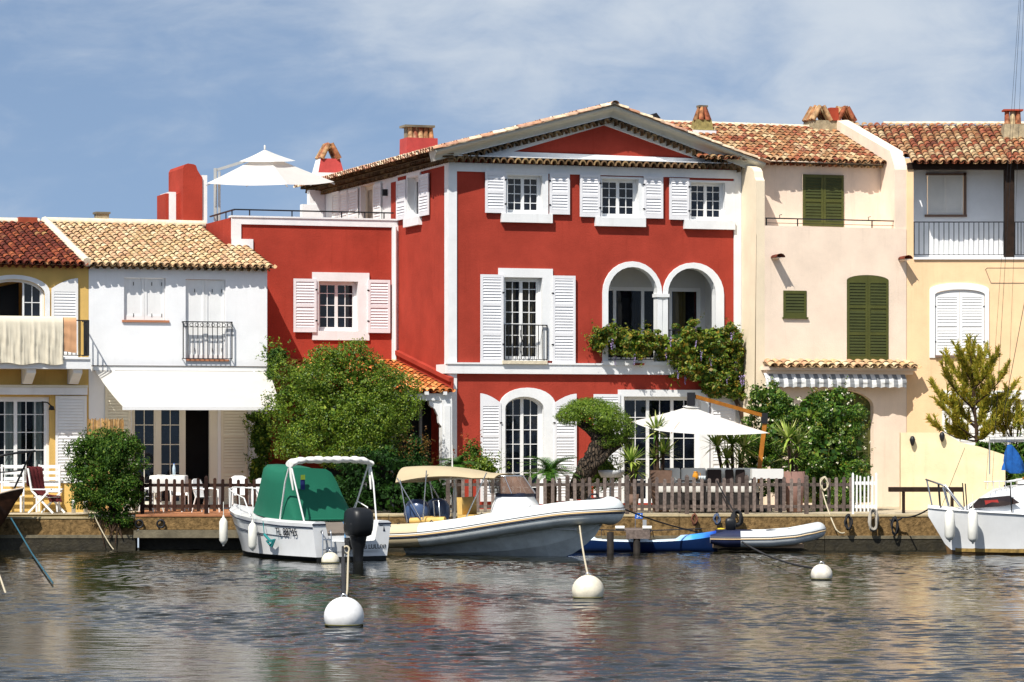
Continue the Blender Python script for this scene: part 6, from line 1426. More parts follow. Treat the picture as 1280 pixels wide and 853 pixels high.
# lounge
def lounge():
    Y = 88.7; x0, x1 = at(846, 600, Y).x, at(948, 600, Y).x; o = thing('sofa', 'long pale grey outdoor sofa with dark base under the white parasol', 'sofa', (x0, Y, GZ)); L = x1 - x0; zs = gz(606, Y - .4) - GZ; zb = gz(585.5, Y + .3) - GZ
    gf = fabric('pale_sofa_fabric', (.66, .65, .61), .05); dk = mat('dark_wicker', (.018, .015, .014), rough=.8, var=.3, vscale=20, bump=.6, bscale=60); b = MB(); b.box(-.6, L, -.42, .48, .06, zs - .24); b.box(-.6, L, .36, .5, zs - .24, zb - .06); b.build('base', dk, o)
    def cushion(nm, x0, x1, y0, y1, z0, z1, lean=0, m=gf, par=o, r=.05):
        b = MB(); b.box(-.5, .5, -.5, .5, -.5, .5); ob = b.build(nm, m, par); ob.location = ((x0 + x1) / 2, (y0 + y1) / 2, (z0 + z1) / 2); ob.scale = (1, 1, 1)
        for v in ob.data.vertices: v.co = Vector((v.co.x * (x1 - x0), v.co.y * (y1 - y0), v.co.z * (z1 - z0)))
        ob.rotation_euler = (lean, 0, 0); mo = ob.modifiers.new('round', 'BEVEL'); mo.width = r; mo.segments = 3
        for p in ob.data.polygons: p.use_smooth = True
        return ob
    for k in range(4):
        a = -.6 + (L + .6) * k / 4 + .01; c = -.6 + (L + .6) * (k + 1) / 4 - .01; cushion('seat_cushion', a, c, -.42, .28, zs - .235, zs); cushion('back_cushion', a, c, .14, .36, zs + .0, zb, R(-12))
    bl = mat('black_cushion', (.02, .012, .011), rough=.95, var=.2)
    for u0, u1, lb in ((884, 902, 'wide black scatter cushion, left of three on the pale sofa'), (906.5, 917, 'black scatter cushion tilted in the middle of the pale sofa'), (919.5, 931.5, 'black scatter cushion nearest the white side table')):
        xa, xb = at(u0, 600, Y - .1).x, at(u1, 600, Y - .1).x; c = cushion('scatter_cushion', xa, xb, Y - .12, Y + .02, GZ + zs + .01, gz(587, Y), R(-16), bl, None, .04); tag(c, lb, 'cushion', 'black scatter cushions on the sofa')
    Y2 = 87.9; xa, xb = at(939, 600, Y2).x, at(978, 600, Y2).x; t = thing('side_table', 'white cloth topped table at the right end of the sofa', 'table', ((xa + xb) / 2, Y2, GZ)); w = (xb - xa) / 2; zt = gz(586.5, Y2) - GZ
    b = MB(); b.box(-w, w, -.35, .35, zt - .26, zt); ob = b.build('top', CLOTHW, t)
    for x in (-w + .06, w - .06):
        for y in (-.28, .28): q = MB(); q.box(x - .03, x + .03, y - .03, y + .03, 0, zt - .262); q.build('leg', dk, t)
    Y3 = 87.6; xa, xb = at(846, 600, Y3).x, at(884, 600, Y3).x; t = thing('side_table', 'dark low table with glasses and an orange jug in front of the sofa', 'table', ((xa + xb) / 2, Y3, GZ)); w = (xb - xa) / 2; zt = gz(600.5, Y3) - GZ; b = MB(); b.box(-w, w, -.3, .3, zt - .04, zt); b.build('top', dk, t)
    for x in (-w + .06, w - .06):
        for y in (-.24, .24): q = MB(); q.box(x - .025, x + .025, y - .025, y + .025, 0, zt - .042); q.build('leg', dk, t)
    b = MB(); b.lathe([(0, 0), (.05, 0), (.085, .05), (.09, .12), (.06, .19), (.05, .22), (.065, .24), (.04, .23), (0, .03)], seg=14); b.tube([(.06, 0, .2), (.13, 0, .19), (.13, 0, .1), (.085, 0, .07)], .01, 6); j = b.build('jug', mat('orange_glaze', (.62, .26, .02), rough=.25)); j.location = (at(869.5, 600, Y3).x, Y3, GZ + zt + .002); tag(j, 'orange jug standing on the dark low table by the sofa', 'jug')
    g = MB(); g.lathe([(0, .0), (.03, 0), (.036, .12), (.032, .12), (.026, .01), (0, .008)], seg=10); g0 = g.build('glass', mat('tumbler_glass', (.55, .6, .6), rough=.1))
    for k, u in enumerate((874.5, 877.5, 880.5)):
        ob = g0 if k == 0 else copy_tree(g0); ob.location = (at(u, 600, Y3).x, Y3 - .05 * k, GZ + zt + .002); tag(ob, 'drinking glass right of the orange jug on the dark low table', 'glass', 'glasses beside the orange jug')
    Y4 = 88.9; t = thing('round_table', 'round grey white table between the cloud tree and the spiky yucca', 'table', (at(764, 600, Y4).x, Y4, GZ)); zt = gz(588, Y4) - GZ; b = MB(); b.lathe([(0, zt - .2), (.28, zt - .2), (.36, zt - .06), (.36, zt), (0, zt)], seg=28); b.build('top', mat('grey_white_top', (.62, .63, .66), rough=.5), t); b = MB(); b.lathe([(.28, 0), (.26, .03), (.06, .08), (.05, zt - .2)], seg=16); b.build('pedestal', mat('aluminium', (.55, .54, .5)), t)
lounge()
def plank():
    Y = 87.9; p, q = at(1111, 611, Y), at(1203, 613.5, Y); o = thing('plank_bench', 'long dark wooden plank on short trestles in front of the yellow garden wall', 'bench', ((p.x + q.x) / 2, Y, QZ)); L = (q.x - p.x); z = (p.z + q.z) / 2 - QZ; b = MB(); b.box(-L / 2, L / 2, -.14, .14, z - .06, z + .07); b.build('plank', mat('dark_timber', '#2a1d15'), o)
    for x in (-L * .3, L * .36): b = MB(); b.box(x - .03, x + .03, -.12, .12, 0, z - .062); b.build('trestle', mat('dark_timber', '#2a1d15'), o)
plank()
# ------------------------------------------------------------------ boats, buoys and ropes
GEL = mat('white_gelcoat', (.78, .79, .79), rough=.25, var=.05, vscale=1.5, coat=.3, stain=.12); ANTI = mat('black_antifouling', (.012, .014, .014), rough=.7, var=.3, vscale=4)
NAVY = mat('navy_trim', (.012, .018, .04), rough=.5); STEEL = mat('stainless_tube', (.55, .56, .57), rough=.2, metal=.9); WTUBE = mat('white_tube', (.72, .72, .70), rough=.3)
GREENC = fabric('green_canvas', (.006, .125, .072), .08); BLACKP = mat('black_cowling', (.009, .010, .012), rough=.42, var=.15)
FEND = mat('fender_vinyl', (.76, .75, .68), rough=.4, var=.06, vscale=4, stain=.15); ROPEC = mat('cream_rope', (.55, .48, .34), rough=.95, var=.2, vscale=30); ROPED = mat('dark_rope', (.02, .02, .022), rough=.95, var=.3); ROPEB = mat('blue_rope', (.02, .09, .13), rough=.9, var=.2)
def fender(par, p, L=.6, r=.10, label=None):
    b = MB(); b.lathe([(.02, L / 2 + .1), (.03, L / 2 + .04), (r * .6, L / 2 + .01), (r, L / 2 - .07), (r * 1.02, 0), (r, -L / 2 + .07), (r * .6, -L / 2 - .01), (.03, -L / 2 - .04), (.02, -L / 2 - .08)], p, 14); b.tube([Vector(p) + Vector((0, 0, L / 2 + .08)), Vector(p) + Vector((0, 0, L / 2 + .45))], .01, 5); return b.build('fender', FEND, par)
def text(par, body, size, loc, xdir, updir, m, name='lettering', ext=.003):
    cu = bpy.data.curves.new(name, 'FONT'); cu.body = body; cu.size = size; cu.extrude = ext; cu.align_x = 'CENTER'; cu.align_y = 'CENTER'; cu.materials.append(m); tmp = bpy.data.objects.new(name, cu); C.objects.link(tmp); dg = bpy.context.evaluated_depsgraph_get(); me = bpy.data.meshes.new_from_object(tmp.evaluated_get(dg)); bpy.data.objects.remove(tmp)
    me.materials.clear(); me.materials.append(m); me.name = name; o = bpy.data.objects.new(name, me); C.objects.link(o); x = Vector(xdir).normalized(); u = Vector(updir).normalized(); n = x.cross(u).normalized(); u = n.cross(x)
    M = Matrix((x, u, n)).transposed().to_4x4(); M.translation = Vector(loc); o.matrix_local = M
    if par is not None: o.parent = par
    return o
def interp(tab, x):
    for (a, b) in zip(tab[:-1], tab[1:]):
        if a[0] <= x <= b[0]: t = (x - a[0]) / (b[0] - a[0]); t2 = t; return [p + (q - p) * t2 for p, q in zip(a[1:], b[1:])]
    return list(tab[-1][1:])
def hull_shell(b, tab, n=26, flare=1.15, boot=.10, mi=(0, 1), zlow=-.35):
    'tab rows: x, half breadth at deck, deck height, half breadth at water, stem rise z'
    xs = [tab[0][0] + (tab[-1][0] - tab[0][0]) * (1 - (1 - i / n) ** 1.35) for i in range(n + 1)]; up = []; lo = []
    for x in xs:
        hd, zd, hw, zk = interp(tab, x); zb = max(boot, zk + .02); col = []
        for s_ in (1, -1):
            side = []
            for k in range(9):
                t = k / 8; z = zd + (zb - zd) * t; w = hw + (hd - hw) * (1 - t) ** flare; 
                if zk > boot: w = hd * (1 - t) ** .8 + .0
                side.append((x, s_ * max(w, .004), z))
            col.append(side)
        up.append(col); lo.append([(x, s_ * max(.004, (hw if zk <= boot else .0) * (1 - q) ** .5), zb - (zb - zlow) * q) if zk <= boot else (x, s_ * .004, zb - .001 * q) for s_ in (1,) for q in (0, .5, 1)])
    b.m = mi[0]; b.loft([c[0] for c in up]); b.loft([c[1] for c in up])
    b.m = mi[1]; b.loft(lo); b.loft([[(x, -y, z) for x, y, z in c] for c in lo])
    return up, xs
def deck_line(tab, x0, x1, n=20, inset=0.0, dz=0.0):
    o = []
    for i in range(n + 1): x = x0 + (x1 - x0) * i / n; hd, zd, hw, zk = interp(tab, x); o.append((x, max(.0, hd - inset), zd + dz))
    return o
def cabin_boat():
    s0 = Vector(((440 - 640) / FPX * 79.3, 79.3, 0)); rz = math.atan2(5.0, -3.38); t = thing('motor_boat', 'white motor boat with green canvas canopy and black outboard moored stern out', 'boat', s0, rz)
    tab = [(0, 1.14, .94, 1.02, -.3), (1.5, 1.18, .95, 1.04, -.3), (3, 1.14, 1.0, .92, -.3), (4.3, .92, 1.08, .58, -.2), (5.2, .58, 1.16, .2, .05), (5.7, .28, 1.2, .02, .45), (6.0, .02, 1.23, .0, 1.05)]
    b = MB(); up, xs = hull_shell(b, tab, boot=.11); b.m = 0
    # decks: side decks, foredeck, cockpit
    dl = deck_line(tab, 2.5, 6.0, 18); b.loft([[(x, y, z + .0) for x, y, z in dl], [(x, y * .55, z + .05) for x, y, z in dl], [(x, 0, z + .08) for x, y, z in dl], [(x, -y * .55, z + .05) for x, y, z in dl], [(x, -y, z) for x, y, z in dl]])
    for s_ in (1, -1):
        dl = deck_line(tab, 0, 2.5, 8); b.loft([[(x, s_ * y, z) for x, y, z in dl], [(x, s_ * (y - .1), z + .05) for x, y, z in dl], [(x, s_ * (y - .36), z + .04) for x, y, z in dl], [(x, s_ * (y - .40), .25) for x, y, z in dl]])
        yo = 1.14 * s_; b.add([(0, s_ * 1.02, .11), (0, yo, .94), (0, s_ * 1.04, .99), (0, s_ * .78, .985), (0, s_ * .66, .5), (0, s_ * .2, .46), (0, s_ * .2, .11)], [tuple(range(7))], False); b.add([(.0, s_ * .78, .985), (.0, s_ * .66, .5), (.3, s_ * .74, .5), (.3, s_ * .76, .985)], [(0, 1, 2, 3)], False); b.add([(0, s_ * .66, .5), (0, .0, .46), (.3, .0, .46), (.3, s_ * .74, .5)], [(0, 1, 2, 3)], False)
    b.box(0.0, 2.6, -.8, .8, .2, .25); b.box(.02, .06, -.7, .7, .11, .46); b.box(.3, .34, -.75, .75, .25, .62); b.m = 1; b.box(.003, .02, -1.0, 1.0, -.3, .11); b.m = 0; b.box(2.5, 2.54, -.8, .8, .25, 1.0)
    b.build('hull', [GEL, ANTI], t)
    st = MB()
    for s_ in (1, -1):
        for zz, x0, x1, r in ((-.10, 0, 5.9, .018), (-.36, 1.2, 5.3, .010), (-.40, 2.6, 4.2, .008)):
            pts = []
            for i in range(25):
                x = x0 + (x1 - x0) * i / 24; hd, zd, hw, zk = interp(tab, x); zb = max(.11, zk + .02); z = zd + zz * (1 if zz > -.2 else 1); tt = (zd - z) / max(.01, zd - zb); w = hw + (hd - hw) * max(0, 1 - tt) ** 1.15 if zk <= .11 else hd * max(0, 1 - tt) ** .8
                pts.append((x, s_ * (w + .004), z))
            st.tube(pts, r, 5)
    st.box(-.02, .0, -1.14, -.76, .90, .935); st.box(-.02, 0, .76, 1.14, .90, .935); st.build('stripes', NAVY, t)
    s = MB(); s.box(.5, .95, -.72, .72, .25, .6); s.m = 1; s.box(.48, .97, -.73, .73, .601, .68); s.box(.45, .52, -.73, .73, .68, .95); s.build('bench_seat', [GEL, mat('taupe_vinyl', (.40, .33, .27), rough=.6)], t)
    c = MB()                                                       # canvas canopy
    def arc(x, w, z0, zt_):
        pr = [(1.0, 0), (1.0, .35), (.98, .7), (.93, .92), (.80, .99), (.5, 1.0), (.1, .985), (-.25, .97), (-.42, .90), (-.58, .72), (-.75, .45), (-.90, .2), (-1.0, 0)]
        return [(x, w * y, z0 + (zt_ - z0) * q) for y, q in pr]
    secs = [arc(1.7, 1.0, 1.0, 2.30), arc(2.1, 1.0, 1.02, 2.25), arc(2.5, .98, 1.03, 2.33), arc(2.95, .90, 1.06, 2.38), arc(3.4, .78, 1.08, 1.72), arc(3.9, .60, 1.12, 1.22)]
    c.loft(secs); aft = secs[0]; bot = [(1.15, p[1] * .98, 1.0) for p in aft]; c.loft([aft, [(a[0] - .30 * (1 - k_), a[1], a[2] * .5 + .5 * b_[2] * 1.0) if False else ((a[0] + b_[0]) / 2 + .05, (a[1] + b_[1]) / 2, (a[2] + b_[2]) / 2) for a, b_ in zip(aft, bot) for k_ in (0,)], bot]); c.tube(bot, .035, 6)
    c.build('canopy', GREENC, t)
    p = MB(); p.box(1.45, 1.47, .5, .62, 1.75, 2.12); p.m = 1; p.box(1.44, 1.461, .5, .62, 2.0, 2.12); p.build('pennant', [mat('navy_cloth', (.01, .02, .12), rough=.9), mat('yellow_green_cloth', (.2, .3, .03), rough=.9)], t)
    r = MB(); n = 30; ro = []                                       # rolled sun top on hoops
    for i in range(n + 1):
        y = 1.18 - 2.36 * i / n; a = abs(y) / 1.18; z = 2.50 - .10 * a ** 6; k = .10 + .018 * math.sin(i * 1.9) + .012 * math.sin(i * .8); ro.append([(1.05 + k * 1.9 * math.cos(q) , y, z + k * .8 * math.sin(q)) for q in [math.pi * 2 * j / 10 for j in range(10)]])
    r.loft(ro, closed=True, cap0=True, cap1=True); r.build('rolled_top', fabric('white_canvas', (.76, .75, .71), .1), t)
    for s_ in (1, -1):
        for x1 in (.55, 1.75): q = MB(); q.tube([(1.05, s_ * 1.15, 2.46), (1.05 + (x1 - 1.05) * .4, s_ * 1.14, 1.95), (x1, s_ * 1.05, .99)], .022, 7); q.build('hoop', WTUBE, t)
        sl_ = MB(); sl_.tube([(1.04, s_ * 1.155, 2.46), (1.02, s_ * 1.15, 2.1), (.95, s_ * 1.13, 1.75)], [.05, .04, .02], 8); sl_.build('canvas_sleeve', fabric('white_canvas', (.76, .75, .71)), t)
    # bow rail, cleats
    pl = MB(); top = [(3.7, .98, 1.5), (4.6, .78, 1.62), (5.4, .48, 1.7), (5.95, 0, 1.74), (5.4, -.48, 1.7), (4.6, -.78, 1.62), (3.7, -.98, 1.5)]; pl.tube(top, .018, 6)
    for x, y in ((4.1, .9), (5.0, .65), (5.6, .36), (5.6, -.36), (5.0, -.65), (4.1, -.9)): k = 1.06 + .1 * (x - 4); pl.tube([(x, y * .97, k), (x, y, 1.5 + .12 * (x - 3.7))], .015, 6)
    pl.tube([(3.7, .98, 1.5), (3.3, 1.02, 1.05)], .018, 6); pl.tube([(3.7, -.98, 1.5), (3.3, -1.02, 1.05)], .018, 6)
    pl.tube([(.9, -1.0, 1.0), (.9, -1.0, 1.3), (1.5, -1.05, 1.45), (1.9, -1.06, 1.0)], .016, 6); pl.build('rail', WTUBE, t)
    # outboard
    o = MB(); secs = []
    for z, k, w, d, cx in ((.62, 0, .17, .24, -.42), (.66, 0, .27, .33, -.42), (.80, 0, .30, .36, -.43), (1.05, 0, .31, .37, -.45), (1.22, 0, .30, .34, -.45), (1.30, 0, .25, .26, -.44), (1.33, 0, .18, .16, -.44)):
        secs.append([(cx + d * math.copysign(abs(math.cos(q)) ** .6, math.cos(q)), .08 + w * math.copysign(abs(math.sin(q)) ** .6, math.sin(q)), z) for q in [2 * math.pi * j / 20 for j in range(20)]])
    o.loft(secs, closed=True, cap0=True, cap1=True); om = o.build('outboard_motor', BLACKP, t); o = MB(); o.loft([[( -.42 + d * math.cos(q), .08 + w * math.sin(q), z) for q in [2 * math.pi * j / 12 for j in range(12)]] for z, w, d in ((.66, .21, .26), (.42, .17, .22), (.30, .13, .18), (.0, .10, .16), (-.4, .07, .14))], closed=True); o.box(-.22, .02, -.05, .21, .30, .58); o.build('motor_leg', BLACKP, om)
    o = MB(); o.box(-.6, -.3, -.22, .38, .93, .95); o.build('cowling_seam', mat('grey_seam', (.08, .08, .085)), om)
    l = MB()
    for y in (.66, .90): l.tube([(.0, y, .74), (-.08, y, .78), (-.10, y, .65), (-.10, y, -.1)], .018, 6)
    for z in (.55, .30, .05): l.box(-.125, -.075, .66, .90, z - .018, z + .018)
    l.build('ladder', STEEL, t)
    fender(t, (5.15, .78, .62), .62, .11); fender(t, (2.75, 1.27, .56), .62, .11)
    bw = MB(); bw.tube([(2.2, 1.24, .62 + 0.0), (2.0, 1.22, .50), (1.85, 1.2, .42), (1.95, 1.21, .36), (2.1, 1.22, .45), (1.75, 1.2, .5), (1.9, 1.2, .32)], .035, 6); bw.tube([(2.3, 1.22, .95), (2.2, 1.24, .6)], .012, 5); bw.build('teal_rope_knot', mat('teal_rope', (.02, .20, .20), rough=.9), t)
    text(t, 'TL 88745', .27, (1.25, 1.165, .70), (-1, -.02, 0), (0, .12, 1), mat('ink_black', (.01, .01, .012), rough=.5)); text(t, 'Titi LULUXI', .155, (-.012, -.60, .34), (0, -1, 0), (0, 0, 1), mat('ink_black', (.01, .01, .012)))
    b = MB(); b.prism([(-.02, .0), (.03, .0), (.0, .12)], -.001, .001); b.xf = None
    m_ = MB(); m_.add([(-.006, -.90, .72), (-.006, -.97, .72), (-.006, -.925, .86)], [(0, 1, 2)], False); m_.add([(-.006, -.80, .86), (-.006, -.90, .86), (-.006, -.90, .88), (-.006, -.80, .88)], [(0, 1, 2, 3)], False); m_.build('transom_mark', NAVY, t)
    h = MB(); h.tube([(.25, .05, .3), (.25, .05, .85), (.35, .05, .95), (.2, .0, .88)], .02, 6); h.build('tiller', mat('blue_handle', (.05, .2, .4)), t)
    return t
CAB = cabin_boat()
def rib():
    A = Vector(((495 - 640) / FPX * 84, 84, 0)); B = Vector(((774 - 640) / FPX * 81.6, 81.6, 0)); rz = math.atan2((B - A).y, (B - A).x); L = (B - A).length; t = thing('inflatable_boat', 'large grey inflatable boat with beige sunshade and tan stripes', 'boat', A, rz); k = L / 6.3
    tubeM = mat('hypalon_grey', (.72, .76, .75), rough=.5, var=.12, vscale=3, bump=.1, stain=.35); beige = mat('beige_vinyl', (.55, .46, .30), rough=.6, var=.06); tan = mat('tan_vinyl', (.62, .40, .12), rough=.55, var=.12, vscale=4)
    half = [(0.0, .98, .48), (.3, .98, .49), (1.2, .99, .54), (2.2, 1.0, .66), (3.2, .99, .82), (4.2, .92, .98), (5.0, .80, 1.10), (5.55, .64, 1.15), (5.86, .42, 1.17), (6.0, .2, 1.18), (6.03, .0, 1.18)]
    def smooth(pts, m=4):
        o = []
        for i in range(len(pts) - 1):
            p0, p1, p2, p3 = (Vector(pts[max(0, min(len(pts) - 1, i + d))]) for d in (-1, 0, 1, 2))
            for q in range(m): s = q / m; o.append(.5 * ((2 * p1) + (p2 - p0) * s + (2 * p0 - 5 * p1 + 4 * p2 - p3) * s * s + (3 * p1 - p0 - 3 * p2 + p3) * s ** 3))
        o.append(Vector(pts[-1])); return o
    path = [(x * k, -y, z) for x, y, z in half] + [(x * k, y, z) for x, y, z in half[::-1][1:]]; sp = smooth(path); n = len(sp); rs = []
    for i in range(n): e = min(i, n - 1 - i); rs.append(.31 * min(1, .45 + e * .2) if e < 4 else (.31 + .06) if False else .31 + .06 * max(0, 1 - abs(i - n / 2) / 8))
    b = MB(); b.tube(sp, rs, 22); b.m = 1
    b.tube(sp[1:9], [r + .004 for r in rs[1:9]], 22, cap=False); b.tube(sp[-9:-1], [r + .004 for r in rs[-9:-1]], 22, cap=False); b.build('tube', [tubeM, beige], t)
    def strake(off_a, r, m, nm):
        pts = []
        for i in range(n):
            d = (sp[min(i + 1, n - 1)] - sp[max(0, i - 1)]).normalized(); out = Vector((d.y, -d.x, 0)).normalized(); pts.append(sp[i] + out * (rs[i] * math.cos(off_a) + .004) + Vector((0, 0, rs[i] * math.sin(off_a))))
        q = MB(); q.tube(pts, r, 6); return q.build(nm, m, t)
    strake(R(-8), .022, NAVY, 'rubbing_strake'); strake(R(-1), .022, mat('tan_stripe', (.62, .44, .22), rough=.5), 'tan_stripe'); strake(R(6), .018, mat('white_stripe', (.7, .7, .68), rough=.5), 'white_stripe'); strake(R(12), .012, NAVY, 'upper_strake')
    hm = mat('grey_hull', (.80, .84, .82), rough=.35, var=.16, vscale=2, coat=.3, stain=.4); tabh = [(.5, .86, .42, -.25), (2.0, .86, .45, -.25), (3.4, .80, .58, -.22), (4.4, .68, .76, -.15), (5.1, .48, .92, .10), (5.6, .24, 1.02, .48), (5.85, .05, 1.08, .85)]; b = MB(); secs = []
    for i in range(27):
        x = .5 + 5.35 * i / 26; hb, zc, zk = interp(tabh, x); sec = []
        for s_ in (1, -1):
            side = [(x * k, s_ * hb, zc + .1), (x * k, s_ * hb, zc - .06), (x * k, s_ * hb * .93, zc - .10), (x * k, s_ * hb * .62, zc - .06 - (zc - zk) * .42), (x * k, s_ * hb * .58, zc - .10 - (zc - zk) * .42), (x * k, s_ * hb * .3, zc - (zc - zk) * .75), (x * k, 0, zk)]
            sec += side if s_ == 1 else side[::-1][1:]
        secs.append(sec)
    b.loft(secs, smooth=False, cap0=True); b.build('hull', hm, t)
    b = MB(); dk = []
    for i in range(20): x = .6 + 5.0 * i / 19; hb, zc, zk = interp(tabh, x); dk.append([(x * k, hb, zc - .02), (x * k, -hb, zc - .02)])
    b.loft(dk); b.box(4.7 * k, 5.5 * k, -.34, .34, 1.0, 1.32); b.loft([[(x, y * w, z) for y in (-1, -.5, .5, 1)] for x, w, z in ((4.5 * k, .5, 1.22), (5.0 * k, .42, 1.40), (5.5 * k, .26, 1.46), (5.75 * k, .16, 1.36))]); b.build('deck', GEL, t)
    b = MB(); b.box(5.45 * k, 5.7 * k, -.12, .12, 1.42, 1.5); b.tube([(5.5 * k, -.1, 1.5), (5.55 * k, -.1, 1.6), (5.65 * k, .1, 1.6), (5.7 * k, .1, 1.5)], .025, 6); b.build('anchor_roller', IRON, t)
    # console with smoked screen
    c = MB(); secs = []
    for z, x0, x1, w in ((.6, 2.75, 4.3, .46), (1.0, 2.78, 4.15, .47), (1.3, 2.85, 4.0, .46), (1.52, 2.95, 3.85, .44), (1.60, 3.05, 3.75, .40)):
        secs.append([(((x0 + x1) / 2 + (x1 - x0) / 2 * math.copysign(abs(math.cos(q)) ** .5, math.cos(q))) * k, w * math.copysign(abs(math.sin(q)) ** .5, math.sin(q)), z) for q in [2 * math.pi * j / 24 for j in range(24)]])
    c.loft(secs, closed=True, cap1=True); c.m = 1; c.loft([[(p[0], p[1] * 1.01, p[2]) for p in secs[-2]], [(p[0], p[1] * 1.02, p[2] + .10) for p in secs[-2]]], closed=True); c.build('console', [GEL, NAVY], t)
    w = MB(); base = [((3.35 + .62 * math.cos(q)) * k, .50 * math.sin(q), 1.61) for q in [R(-150 + 300 * j / 20) for j in range(21)]]; top = [((3.15 + .48 * math.cos(q)) * k, .42 * math.sin(q), 2.06) for q in [R(-150 + 300 * j / 20) for j in range(21)]]; w.loft([base, top]); sm_ = glass_mat('smoked_screen', (.14, .085, .06), see=.35); w.build('windscreen', sm_, t)
    f = MB(); f.tube(top, .018, 6); 
    for j in (0, 5, 10, 15, 20): f.tube([base[j], top[j]], .014, 5)
    f.build('screen_frame', STEEL, t)
    s = MB(); s.loft([[(x * k, -.44 - .02, z) for x, z in ((4.0, .7), (4.2, .72), (4.35, .95), (4.2, 1.1), (3.95, 1.0))], [(x * k, -.2, z) for x, z in ((4.0, .7), (4.3, .72), (4.45, 1.0), (4.25, 1.18), (3.95, 1.05))], [(x * k, .3, z) for x, z in ((4.0, .7), (4.3, .72), (4.45, 1.0), (4.25, 1.18), (3.95, 1.05))]], closed=True, cap0=True, cap1=True); s.build('bow_seat', tan, t)
    s = MB(); s.box(2.0 * k, 2.42 * k, -.45, .45, .5, .95); s.m = 1; s.box(1.98 * k, 2.44 * k, -.47, .47, .951, 1.05); s.loft([[(x * k, y, z) for x, z in ((1.98, 1.05), (2.12, 1.05), (2.10, 1.50), (1.96, 1.50))] for y in (-.48, -.2, .2, .48)], closed=True, cap0=True, cap1=True); s.build('helm_seat', [GEL, tan], t)
    s = MB(); s.tube([(.75 * k, -.72, .88), (1.2 * k, -.74, .90), (1.75 * k, -.75, .92)], .085, 12); s.tube([(1.1 * k, -.6, .9), (1.1 * k, .6, .9)], .10, 12); s.build('stern_cushion', tan, t)
    om = None
    navyc = mat('blue_cowling', (.05, .085, .18), rough=.25, coat=.5)
    for (mx, my) in ((.72, -.25), (.95, .55)):
        o = MB(); secs = [[(mx * k + d * math.cos(q) , my + w_ * math.sin(q), z) for q in [2 * math.pi * j / 18 for j in range(18)]] for z, w_, d in ((.78, .16, .2), (.86, .24, .30), (1.05, .28, .36), (1.25, .26, .34), (1.38, .2, .26), (1.44, .1, .13))]; o.loft(secs, closed=True, cap0=True, cap1=True); om = o.build('outboard_motor', navyc, t); o = MB(); o.loft([[(mx * k - .05 + d * math.cos(q), my + w_ * math.sin(q), z) for q in [2 * math.pi * j / 10 for j in range(10)]] for z, w_, d in ((.8, .14, .18), (.4, .11, .15), (-.3, .08, .12))], closed=True); o.build('motor_leg', mat('grey_leg', (.3, .32, .34)), om)
    # sunshade
    c = MB(); secs = []
    for i in range(19):
        q = i / 18; x = .42 + 2.75 * q; zt = 2.24 + .10 * math.sin(math.pi * min(1, q * 1.15 + .12)) ** .8 - .13 * q; dr = .30 * (1 - q) ** 1.5 + .07; w_ = .95 - .12 * q
        secs.append([(x * k, w_ * y, zt - dr * (abs(y) ** 5) - .03 * abs(y) ** 2) for y in [-1 + 2 * j / 16 for j in range(17)]])
    c.loft(secs); c.loft([[(p[0], p[1] * .97, p[2] - .03) for p in s_] for s_ in secs]); c.loft([secs[0], [(p[0] - .01, p[1] * .97, min(p[2], secs[0][0][2]) - .02) for p in secs[0]]]); c.build('sunshade', fabric('beige_canvas', (.50, .41, .26), .12), t)
    for y in (-.93, .93):
        for (xa, za, xb, zb) in ((.46, 2.0, 1.15, .92), (.55, 1.95, .75, .85), (1.3, 2.2, 1.2, .92), (3.0, 2.15, 2.4, .95)): q = MB(); q.tube([(xa * k, y, za), (xb * k, y, zb)], .016, 6); q.build('hoop', STEEL, t)
    q = MB(); q.tube([(1.55 * k, .3, .9), (1.6 * k, .28, 1.6), (1.5 * k, .28, 2.32), (1.5 * k, .28, 2.85)], [.04, .035, .02, .008], 7); q.box(1.35 * k, 1.75 * k, -.2, .75, 1.95, 1.99); q.lathe([(.0, .0), (.07, .01), (.08, .1), (.0, .13)], (1.5 * k, .28, 2.0), 12); q.build('antenna_mast', WTUBE, t)
    q = MB(); q.tube([(1.35 * k, -.5, .9), (1.3 * k, -.5, 1.4), (1.45 * k, -.5, 1.42), (1.5 * k, -.5, .9)], .018, 6); q.build('grab_rail', STEEL, t)
    for x, y, z in ((.55, -1.0, .75), (1.5, -1.02, .83), (2.9, -.98, 1.03), (4.2, -.85, 1.22)): q = MB(); q.box((x - .06) * k, (x + .06) * k, y - .04, y + .04, z - .03, z + .045); q.tube([((x - .05) * k, y - .03, z + .04), (x * k, y - .05, z + .09), ((x + .05) * k, y - .03, z + .04)], .014, 5); q.build('handle', IRON, t)
    q = MB(); q.box(4.6 * k, 5.35 * k, -.56, -.52, .70, .735); q.build('bow_step', GEL, t)
    return t, k
RIB, RIBK = rib()
